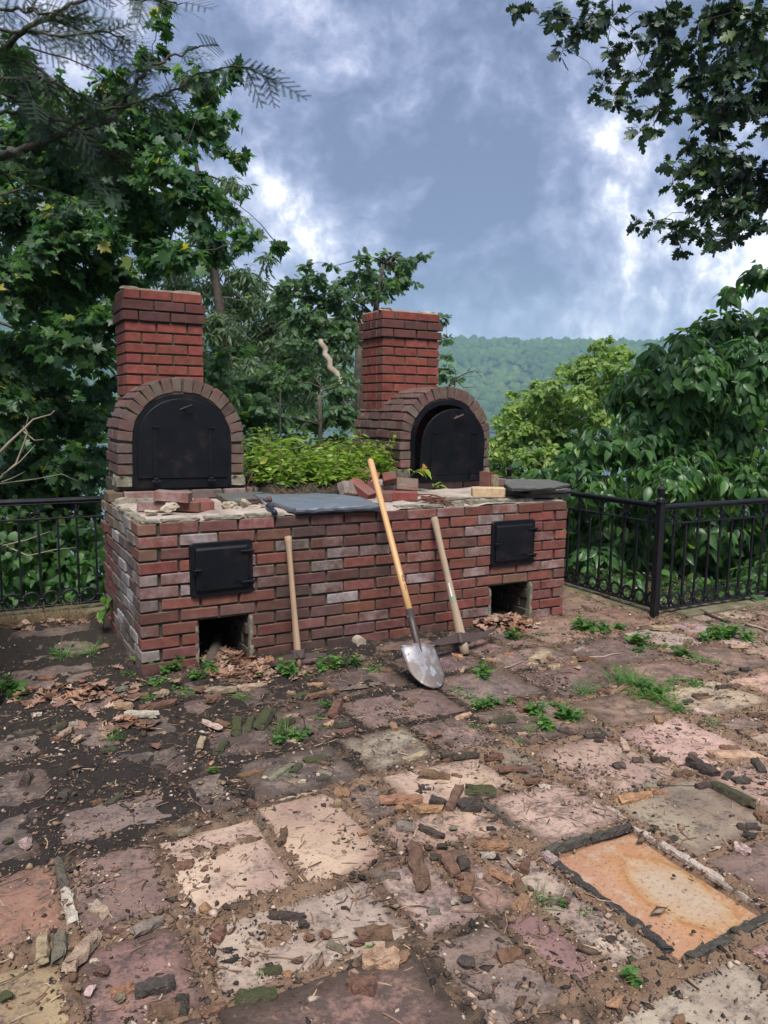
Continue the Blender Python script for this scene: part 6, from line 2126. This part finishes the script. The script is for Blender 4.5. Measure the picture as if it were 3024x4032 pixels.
r_ = 1000 + 530 * gf.uniform(0, 1, n) ** .9
V, Fa, rr = crowns(n, az, r_, hill_z(az, r_) - 1, 4.2, 10.5, 91)
tag(put('forest', bigmesh('forest', V, Fa, M_HILL, {'rnd': rr}, smooth=True)), 'unbroken forest covering the hill across the lake', 'forest', kind='stuff')
n = 900
az = az0 + gf.uniform(-.9, .9, n)
r_ = gf.uniform(24, 82, n)
x, y = CAM[0] + r_ * np.sin(az), CAM[1] + r_ * np.cos(az)
V, Fa, rr = crowns(n, az, r_, terr_z(x, y), 1.0, 2.3, 93)
tag(put('forest', bigmesh('forest', V, Fa, M_IVY, {'rnd': rr}, smooth=True)), 'treetops on the slope down to the lake', 'forest', kind='stuff')
# air between here and the hill
hz = MB()
hz.box((-1900, -320, LAKE - 4.5), (2300, 1800, 190))
mh = bpy.data.materials.new('haze')
mh.use_nodes = True
th = NT(mh.node_tree)
th.n.remove(th.n['Principled BSDF'])
pv = th.new('ShaderNodeVolumePrincipled')
pv.inputs['Color'].default_value = (.55, .82, 1.0, 1)
pv.inputs['Density'].default_value = .00030
th.link(pv.outputs[0], th.n['Material Output'].inputs['Volume'])
tag(hz.build('haze', mh), 'pale air between the terrace and the far hill', kind='stuff')
# ------------------------------------------------------------------ weeds and leaves close by
gw_ = np.random.default_rng(17)
# bed of weeds on the middle of the base
bx, by = np.meshgrid(np.linspace(.98, 2.12, 60), np.linspace(.66, 1.42, 40))
bz = TOP + .03 + .075 * sst(.62, .95, by) * (.6 + .8 * vnoise(bx, by, .15, 5, 4)) * sst(.96, 1.04, bx) * sst(2.14, 2.04, bx)
ii = np.arange(bx.size).reshape(bx.shape)
Fq = np.stack([ii[:-1, :-1], ii[:-1, 1:], ii[1:, 1:], ii[1:, :-1]], -1).reshape(-1, 4)
put('soil', bigmesh('soil', np.stack([bx, by, bz], -1).reshape(-1, 3), Fq, M_SOIL, {'tone': np.full(bx.size, .25)}, smooth=True), base)['kind'] = 'stuff'
def plant_parts(px, py, pz, h, g, tpl, ls, nl, lean=.25, up=.5):
    top = np.array([px + g.normal(0, lean * h), py + g.normal(0, lean * h), pz + h])
    b0 = np.array([px, py, pz - .01])
    t = np.linspace(.18, 1, nl)
    P = b0 + (top - b0) * t[:, None]
    a = np.arange(nl) * 2.4 + g.uniform(0, 6)
    A = np.stack([np.cos(a), np.sin(a), g.uniform(-.1, .6, nl)], 1)
    N_ = np.array([0, 0, 1.0]) + g.normal(0, up, (nl, 3))
    S = ls * (1.15 - .55 * t) * g.uniform(.7, 1.25, nl)
    return P, A, N_, S, b0, top
def weeds(spots, g, tpl, ls, nl):
    rows_ = [plant_parts(x, y, z, h, g, tpl, ls * (.7 + h), nl) for x, y, z, h in spots]
    P, A, N_, S = (np.concatenate([r_[i] for r_ in rows_]) for i in range(4))
    b0 = np.array([r_[4] for r_ in rows_]); tp = np.array([r_[5] for r_ in rows_])
    return P, A, N_, S, b0, tp
spots = []
while len(spots) < 330:
    x, y = gw_.uniform(.99, 2.1), gw_.uniform(.78, 1.35)
    if x > 1.75 and y < 1.0: continue
    if vnoise(np.array([x]), np.array([y]), .13, 88, 2)[0] < .36: continue
    z = TOP + .05 + .05 * sst(.62, .95, np.array(y))
    spots.append((x, y, float(z), gw_.uniform(.07, .21) * (1 + .5 * (y > 1.05)) * (.45 + 1.1 * float(vnoise(np.array([x]), np.array([y * .3]), .16, 99, 2)[0]))))
for tpl, ls, nl, sl, lab in ((L_BROAD, .085, 9, slice(0, 210), 'yellow green small leaved weeds crowding the bed between the ovens'), (L_LANCE, .10, 12, slice(210, 330), 'narrow leaved weeds among the others in the bed between the ovens')):
    P, A, N_, S, b0, tp = weeds(spots[sl], gw_, tpl, ls, nl)
    V, Fa, r_ = cloud(P, A, N_, S, tpl, gw_.beta(2, 2, len(P)))
    tag(put('weeds', bigmesh('weeds', V, Fa, M_WEED, {'rnd': r_})), lab, 'weeds', kind='stuff')
    V, Fa = stick(b0, tp, .0022, .001)
    tag(put('weed_stems', bigmesh('weed_stems', V, Fa, M_STRAW)), 'straw coloured stems under the weeds between the ovens', 'weeds', kind='stuff')
# dry grass under them
n = 700
x, y = gw_.uniform(1.0, 2.0, n), gw_.uniform(.66, 1.0, n)
P0 = np.stack([x, y, np.full(n, TOP + .045)], 1)
P1 = P0 + np.stack([gw_.normal(0, .04, n), gw_.normal(-.02, .04, n), gw_.uniform(.0, .07, n)], 1)
V, Fa = stick(P0, P1, .0012, .0005)
tag(put('dry_grass', bigmesh('dry_grass', V, Fa, M_STRAW)), 'dry straw and grass along the front of the weed bed', 'grass', kind='stuff')
# a few plants that stand out
def single_plant(name, label, cat, base_pt, pts, r0, leaves, m, stem, tpl, ls):
    e = empty(name, base_pt)
    tag(e, label, cat)
    o0 = np.array(base_pt)
    mb = MB()
    Q = [np.array(p) - o0 for p in pts]
    mb.tube(Q, [r0 * (1 - .7 * i / (len(Q) - 1)) for i in range(len(Q))], 5)
    mb.build('stem', stem, e, True)
    g = np.random.default_rng(len(label))
    for k in range(leaves):
        t = (.25 + .75 * (k + .5) / leaves) * (len(Q) - 1)
        i = min(int(t), len(Q) - 2)
        p = Q[i] + (Q[i + 1] - Q[i]) * (t - i)
        d = unit(Q[i + 1] - Q[i])
        sd_ = unit(np.cross(d, (0, 0, 1.0)) + 1e-6) * (1 if k % 2 else -1)
        V, Fa, r_ = cloud(p[None], (d * .5 + sd_ + g.normal(0, .25, 3))[None], np.array([[0, -.3, 1.0]]) + g.normal(0, .3, (1, 3)), np.array([ls * g.uniform(.7, 1.2)]), tpl, np.array([g.uniform(.2, .95)]))
        put('leaf', bigmesh('leaf', V, Fa, m, {'rnd': r_}), e)
    return e
def s3(x, y, z=None, Y=None):
    px, py = 350 + .4822 * x, 1050 + .4822 * y
    return yp(px, py, Y)
single_plant('arching_shoot', 'arching red brown shoot with sparse leaves beside the near oven', 'plant', s3(1280, 1820, Y=.95), [s3(1280, 1820, Y=.95), s3(1330, 1700, Y=.95), s3(1410, 1580, Y=.96), s3(1500, 1470, Y=.98), s3(1580, 1415, Y=1.0), s3(1660, 1395, Y=1.02)], .005, 12, M_WEED, M_REDSTEM, L_BROAD, .10)
def d2_(x, y, Y): return yp(1150 + .5425 * x, 1100 + .5425 * y, Y)
single_plant('vine_seedling', 'thin seedling climbing the brown vault of the open oven', 'plant', d2_(715, 1300, .96), [d2_(715, 1300, .96), d2_(722, 1220, .96), d2_(735, 1170, .96), d2_(745, 1120, .955)], .0025, 8, M_WEED, M_WEED, L_OVAL, .045)
single_plant('seedling', 'fresh green seedling in front of the open oven door', 'plant', d2_(860, 1430, .86), [d2_(860, 1430, .86), d2_(890, 1400, .86), d2_(930, 1380, .85), d2_(960, 1370, .84)], .003, 9, M_WEED, M_HERB, L_LANCE, .12)
single_plant('seedling', 'leafy weed stalk behind the pile of loose bricks', 'plant', d2_(600, 1390, .98), [d2_(600, 1390, .98), d2_(610, 1330, .98), d2_(640, 1290, .98)], .003, 10, M_WEED, M_HERB, L_OVAL, .07)
single_plant('tall_weed', 'tall weed with long leaves at the foot of the grey side wall', 'plant', gp(405, 2500, 0), [gp(405, 2500, 0), gp(405, 2500, 0) + np.array([.01, 0, .12]), gp(405, 2500, 0) + np.array([.03, -.01, .22])], .003, 12, M_HERB, M_HERB, L_LANCE, .12)
single_plant('vine_seedling', 'sparse seedlings in the joint under the open oven door', 'plant', s4(860, 385, .86), [s4(860, 385, .86), s4(930, 330, .90), s4(985, 330, .91)], .002, 6, M_WEED, M_HERB, L_LANCE, .06)
# orange dead leaf caught on a seedling
DL = []
for i in range(6):
    g = np.random.default_rng(200 + i)
    V, Fs = (L_OAK if i % 3 else L_BROAD)
    V = V.copy()
    V[:, 0] *= 1.25
    V[:, 2] += .25 * (V[:, 0] ** 2) * g.uniform(.5, 2.2) - .5 * (V[:, 1] - .5) ** 2 * g.uniform(-.6, 1) + g.normal(0, .03, len(V))
    DL.append((V, Fs))
def deadleaf_mesh(k, col):
    V, Fs = DL[k % 6]
    return bigmesh('dead_leaf', V, Fs, M_DEADLEAF, {'col': np.tile(np.array(col), (len(V), 1))})
LC = [(.33, .205, .15), (.26, .15, .105), (.38, .26, .195), (.20, .115, .08), (.29, .15, .09)]
DLM = [deadleaf_mesh(k, LC[k % 5]) for k in range(15)]
q = d2_(945, 1410, .83)
tag(put('dead_leaf', deadleaf_mesh(1, (.55, .20, .07)), None, q, (R(100), R(10), R(20)), (.075, .075, .075)), 'single orange leaf hanging on the seedling by the open oven door', 'leaf')
# drifts of dead leaves
def drift(n, cx, cy, sx, sy, rz, z0, zh, seed, label, size=.075):
    g = np.random.default_rng(seed)
    x, y = np.clip(g.normal(0, .5, n), -1, 1) * sx, np.clip(g.normal(0, .5, n), -1, 1) * sy
    X_ = cx + x * cos(rz) - y * sin(rz)
    Y_ = cy + x * sin(rz) + y * cos(rz)
    k = np.exp(-((x / sx) ** 2 + (y / sy) ** 2) * 1.5)
    zb = np.maximum(soil_z(X_, Y_), np.where(Y_ < 0, -.002, -1)) if z0 is None else np.full(n, z0)
    zb = np.where((Y_ > 0) & (X_ > 0) & (X_ < LEN), np.maximum(zb, .0), zb)
    Z_ = zb + .006 + zh * k * g.uniform(0, 1, n)
    parts = []
    a = g.uniform(0, 2 * pi, n)
    A = np.stack([np.cos(a), np.sin(a), g.normal(0, .25, n)], 1)
    N_ = np.array([0, 0, 1.0]) + g.normal(0, .24, (n, 3))
    S = size * g.uniform(.5, 1.3, n)
    P = np.stack([X_, Y_, Z_], 1) - A * S[:, None] * .5
    cols = np.array(LC)[g.integers(0, 5, n)] * g.uniform(.6, 1.35, (n, 1))
    Vs, Fs_, Cs = [], [], []
    o = 0
    for i in range(6):
        msk = np.arange(n) % 6 == i
        V, Fa, _ = cloud(P[msk], A[msk], N_[msk], S[msk], DL[i], np.zeros(msk.sum()))
        Vs.append(V)
        Fs_.append(Fa + o)
        Cs.append(np.repeat(cols[msk], len(DL[i][0]), 0))
        o += len(V)
    tag(put('fallen_leaves', bigmesh('fallen_leaves', np.concatenate(Vs), np.concatenate(Fs_), M_DEADLEAF, {'col': np.concatenate(Cs)})), label, 'leaves', kind='stuff')
drift(150, .46, .02, .13, .22, 0, None, .05, 301, 'brown leaves blown into the near ash opening')
drift(120, .52, -.14, .16, .10, .2, None, .02, 302, 'brown leaves spilling out before the near ash opening', .06)
drift(170, 2.36, -.06, .22, .16, -.3, None, .06, 303, 'brown leaves and chips heaped at the far ash opening')
q = gp(300, 2745)
drift(120, q[0], q[1], .28, .14, -.35, None, .016, 304, 'drift of pale brown leaves on the terrace before the short railing panel', .06)
q = gp(500, 2860)
drift(30, q[0], q[1], .12, .06, -.3, None, .02, 305, 'curled leaves in a little heap in front of the leaf drift', .07)
drift(60, .55, -.32, .3, .12, 0, None, .01, 306, 'scraps of leaf among the weeds at the foot of the base', .05)
drift(40, -.35, 1.25, .3, .12, 0, None, .01, 307, 'scraps of leaf by the curb of the short railing panel', .06)
rows = []
for (k, x, y, s) in [('a', 540, 60, .08), ('a', 455, 190, .07), ('a', 430, 430, .08), ('a', 560, 160, .06), ('a', 780, 562, .06), ('c', 275, 355, .07), ('b', 790, 370, .06), ('e', 30, 232, .05), ('7', 75, 310, .06), ('c', 885, 72, .05), ('b', 530, 95, .07), ('a', 720, 215, .08), ('a', 855, 235, .07), ('a', 480, 250, .09), ('a', 250, 310, .10), ('a', 190, 330, .10), ('a', 330, 325, .09), ('a', 610, 330, .09), ('a', 660, 345, .09), ('a', 500, 480, .11), ('a', 600, 465, .10), ('a', 680, 475, .10), ('a', 540, 440, .10), ('a', 440, 380, .07)]:
    q = gp(ZM[k][0] + ZM[k][2] * x, ZM[k][1] + ZM[k][2] * y, .012)
    o = put('dead_leaf', random.choice(DLM), None, (q[0], q[1], max(gz(q[0], q[1]), 0) + .012), (R(random.gauss(0, 14)), R(random.gauss(0, 14)), random.uniform(0, 6.28)), (s, s, s))
    rows.append((o, random.choice(['curled', 'flat', 'ragged']) + ' brown', q[0], q[1]))
name_by_landmark(rows, 'dead leaf', 'leaf', 'dead leaves lying singly on the terrace')
# weeds in the joints of the terrace
def weed_mesh(kind, seed):
    g = np.random.default_rng(seed)
    parts = []
    if kind == 'h':
        for k in range(5):
            a = g.uniform(0, 2 * pi)
            P, A, N_, S, b0, tp = plant_parts(.22 * cos(a) * g.uniform(0, 1), .22 * sin(a) * g.uniform(0, 1), 0, g.uniform(.25, .65), g, None, .42, 7, .5)
            parts.append(cloud(P, A, N_, S, L_OVAL, g.beta(2, 2, len(P))))
            V, Fa = stick(b0[None], tp[None], .012, .006)
            parts.append((V, Fa, np.full(len(V), .4)))
    elif kind == 'm':
        n = 70
        a, r_ = g.uniform(0, 2 * pi, n), .55 * np.sqrt(g.uniform(0, 1, n))
        P = np.stack([r_ * np.cos(a), r_ * np.sin(a), g.uniform(.02, .22, n) * (1.2 - r_)], 1)
        A = np.stack([np.cos(a * 3), np.sin(a * 3), g.uniform(-.2, .5, n)], 1)
        parts.append(cloud(P, A, np.array([0, 0, 1.0]) + g.normal(0, .4, (n, 3)), g.uniform(.09, .2, n), L_OVAL, g.beta(2, 2, n)))
    else:
        n = 46
        a = g.uniform(0, 2 * pi, n)
        P = np.stack([g.normal(0, .14, n), g.normal(0, .14, n), np.zeros(n)], 1)
        A = np.stack([np.cos(a) * .7, np.sin(a) * .7, g.uniform(.15, 1.1, n)], 1)
        parts.append(cloud(P, A, np.array([0, 0, 1.0]) + g.normal(0, .2, (n, 3)), g.uniform(.5, 1.0, n), leaf_simple([(0, .012), (.4, .02), (.75, .014), (1, 0)], .45, .4), g.beta(2, 2, n)))
    V, Fa, r_ = merge(parts)
    return bigmesh('weed', V, Fa, M_HERB if kind != 'd' else M_WEED, {'rnd': r_})
WM = {k: [weed_mesh(k, 400 + i * 7 + ord(k)) for i in range(4)] for k in 'hmg'}
rows = []
WT = """b 470 90 h .13|b 640 45 h .13|b 700 40 h .12|b 885 45 m .12|b 560 80 m .10|b 800 30 h .10|b 240 195 g .10|b 450 375 g .11|b 520 395 h .10|b 415 410 h .08|b 620 280 m .08|b 660 330 m .08|b 670 235 h .07|b 85 65 h .10|b 20 100 h .10|b 370 80 m .1|b 400 20 g .08|b 680 590 m .06|b 105 550 h .05|
a 700 150 h .14|a 850 200 h .14|a 905 155 h .14|a 760 245 m .12|a 640 205 m .09|a 50 285 h .16|a 90 310 m .12|a 320 120 g .13|a 440 115 g .13|a 550 515 g .09|a 800 250 m .12|a 870 265 m .10|a 930 290 m .10|a 740 340 g .08|a 820 140 h .10|a 260 100 h .06|
c 470 80 h .13|c 480 65 g .10|c 365 155 m .10|c 410 180 m .10|c 440 205 m .09|c 520 228 h .11|c 450 240 h .07|c 450 325 m .08|c 720 262 h .10|c 790 332 h .10|c 885 290 h .12|c 730 302 m .06|c 640 400 m .06|c 620 210 h .06|c 830 225 h .06|
e 300 110 h .16|e 315 150 h .08|e 380 125 m .12|e 440 128 m .12|e 20 30 h .16|e 60 40 h .14|e 140 48 h .12|e 210 38 h .11|e 540 170 h .14|e 600 188 m .10|e 640 195 m .08|e 700 85 h .16|e 745 70 h .2|e 840 90 h .13|e 640 95 h .1|e 90 178 m .10|e 220 300 g .16|e 270 320 g .16|e 320 335 g .14|e 360 350 h .12|e 300 350 m .12|e 400 365 h .12|e 440 400 g .13|e 480 430 g .12|e 520 440 m .1|e 440 330 m .1|e 500 305 m .12|e 560 300 m .12|e 620 318 m .1|e 40 345 g .12|e 190 245 m .07|e 765 242 m .07|e 690 512 m .08|e 20 470 g .08|e 120 540 m .05|e 690 205 g .07|e 815 430 m .05|e 350 370 g .12|e 410 385 g .1|
7 180 745 h .10|7 370 775 h .12|7 250 835 h .10|7 30 265 h .13|7 200 245 m .10|7 320 320 m .09|7 130 860 g .06|9 690 490 g .07|9 1085 850 h .07|9 785 508 h .04|9 880 535 m .05|9 590 445 m .05|j 815 255 h .04|j 360 340 m .04|t_ 0 0 h 0"""
for it in WT.replace('\n', '').split('|'):
    k, x, y, kd, s = it.split()
    if k == 't_': continue
    zz = ZM[k]
    q = gp(zz[0] + zz[2] * float(x), zz[1] + zz[2] * float(y), .0)
    s = float(s)
    o = put('weed', random.choice(WM[kd]), None, (q[0], q[1], gz(q[0], q[1]) - .004), (R(random.gauss(0, 6)), R(random.gauss(0, 6)), random.uniform(0, 6.28)), (s, s, s * (1.0 if kd != 'm' else .8)))
    rows.append((o, {'h': 'leafy green', 'm': 'low spreading', 'g': 'grassy'}[kd], q[0], q[1]))
name_by_landmark(rows, 'weed', 'weed', 'weeds in the terrace joints')
# grass and roots along the curb of the short railing panel
n = 420
x, y = gw_.uniform(-.7, -.1, n), gw_.normal(1.42, .06, n)
P0 = np.stack([x, y, np.full(n, .005)], 1)
P1 = P0 + np.stack([gw_.normal(0, .07, n), gw_.normal(-.06, .06, n), gw_.uniform(.0, .11, n)], 1)
V, Fa = stick(P0, P1, .0016, .0006)
tag(put('dry_grass', bigmesh('dry_grass', V, Fa, M_STRAW)), 'tangle of dry grass along the curb of the short railing panel', 'grass', kind='stuff')
# sticks on the terrace
def ground_stick(label, pts, r0, m=M_TWIG):
    mb = MB()
    P = []
    for (k, x, y) in pts:
        q = gp(ZM[k][0] + ZM[k][2] * x, ZM[k][1] + ZM[k][2] * y, .01)
        P.append((q[0], q[1], gz(q[0], q[1]) + r0 + .002))
    Q = []
    for i in range(len(P) - 1):
        for t_ in (0, .5):
            Q.append([P[i][c] * (1 - t_) + P[i + 1][c] * t_ + random.gauss(0, .003) for c in range(3)])
    Q.append(P[-1])
    mb.tube(Q, [r0 * (1 - .5 * i / (len(Q) - 1)) for i in range(len(Q))], 6)
    tag(mb.build('stick', m, None, True), label, 'stick')
ground_stick('dark curved stick among leaves near the mossy mortar rods', [('b', 280, 215), ('b', 360, 215), ('b', 430, 232), ('b', 480, 245)], .004)
ground_stick('thin bent stick curling beside the mossy mortar block', [('b', 515, 258), ('b', 545, 280), ('b', 550, 320), ('b', 535, 350)], .004)
ground_stick('grey stick lying on soil past the broken pale chunk', [('e', 60, 168), ('e', 140, 168), ('e', 230, 152)], .006, M_TWIGPALE)
ground_stick('dark splintered board end lying by the corner railing', [('7', 1225, 92), ('7', 1300, 125), ('7', 1420, 165)], .014)
ground_stick('straight thin twig across the leaf drift', [('a', 120, 372), ('a', 200, 372), ('a', 300, 368)], .005)
ground_stick('pale bent twig beside the large broken chunk', [('c', 580, 40), ('c', 640, 18), ('c', 690, -10)], .004, M_TWIGPALE)
ground_stick('short black twig lying on the pale stone at the front', [('j', 680, 70), ('j', 718, 84)], .005)
ground_stick('brown twig by the tan flagstone below the shovel', [('c', 105, 525), ('c', 130, 542), ('c', 155, 560)], .004)
ground_stick('long straight twig crossing toward the dark mortar bars', [('h', 370, 235), ('h', 460, 240), ('h', 590, 238)], .004)
ground_stick('moss grown stick near the second railing post', [('7', 1520, 175), ('7', 1600, 195), ('7', 1659, 215)], .010, M_TWIGPALE)
# charred log in the near ash opening, round log end at the wall foot
mb = MB()
mb.tube([(.36, -.02, .035), (.42, .10, .05), (.50, .30, .07)], [.03, .034, .03], 9)
tag(mb.build('log', M_BARK, None, True), 'lichen spotted log lying inside the near ash opening', 'log')
q = yp(1150 + .7233 * 360, 1850 + .7233 * 960, -.03)
mb = MB()
mb.tube([(q[0], -.075, .035), (q[0], -.01, .035)], [.033, .035], 12)
tag(mb.build('log', M_DEADWOOD, None), 'small round log end lying against the foot of the brick front', 'log')
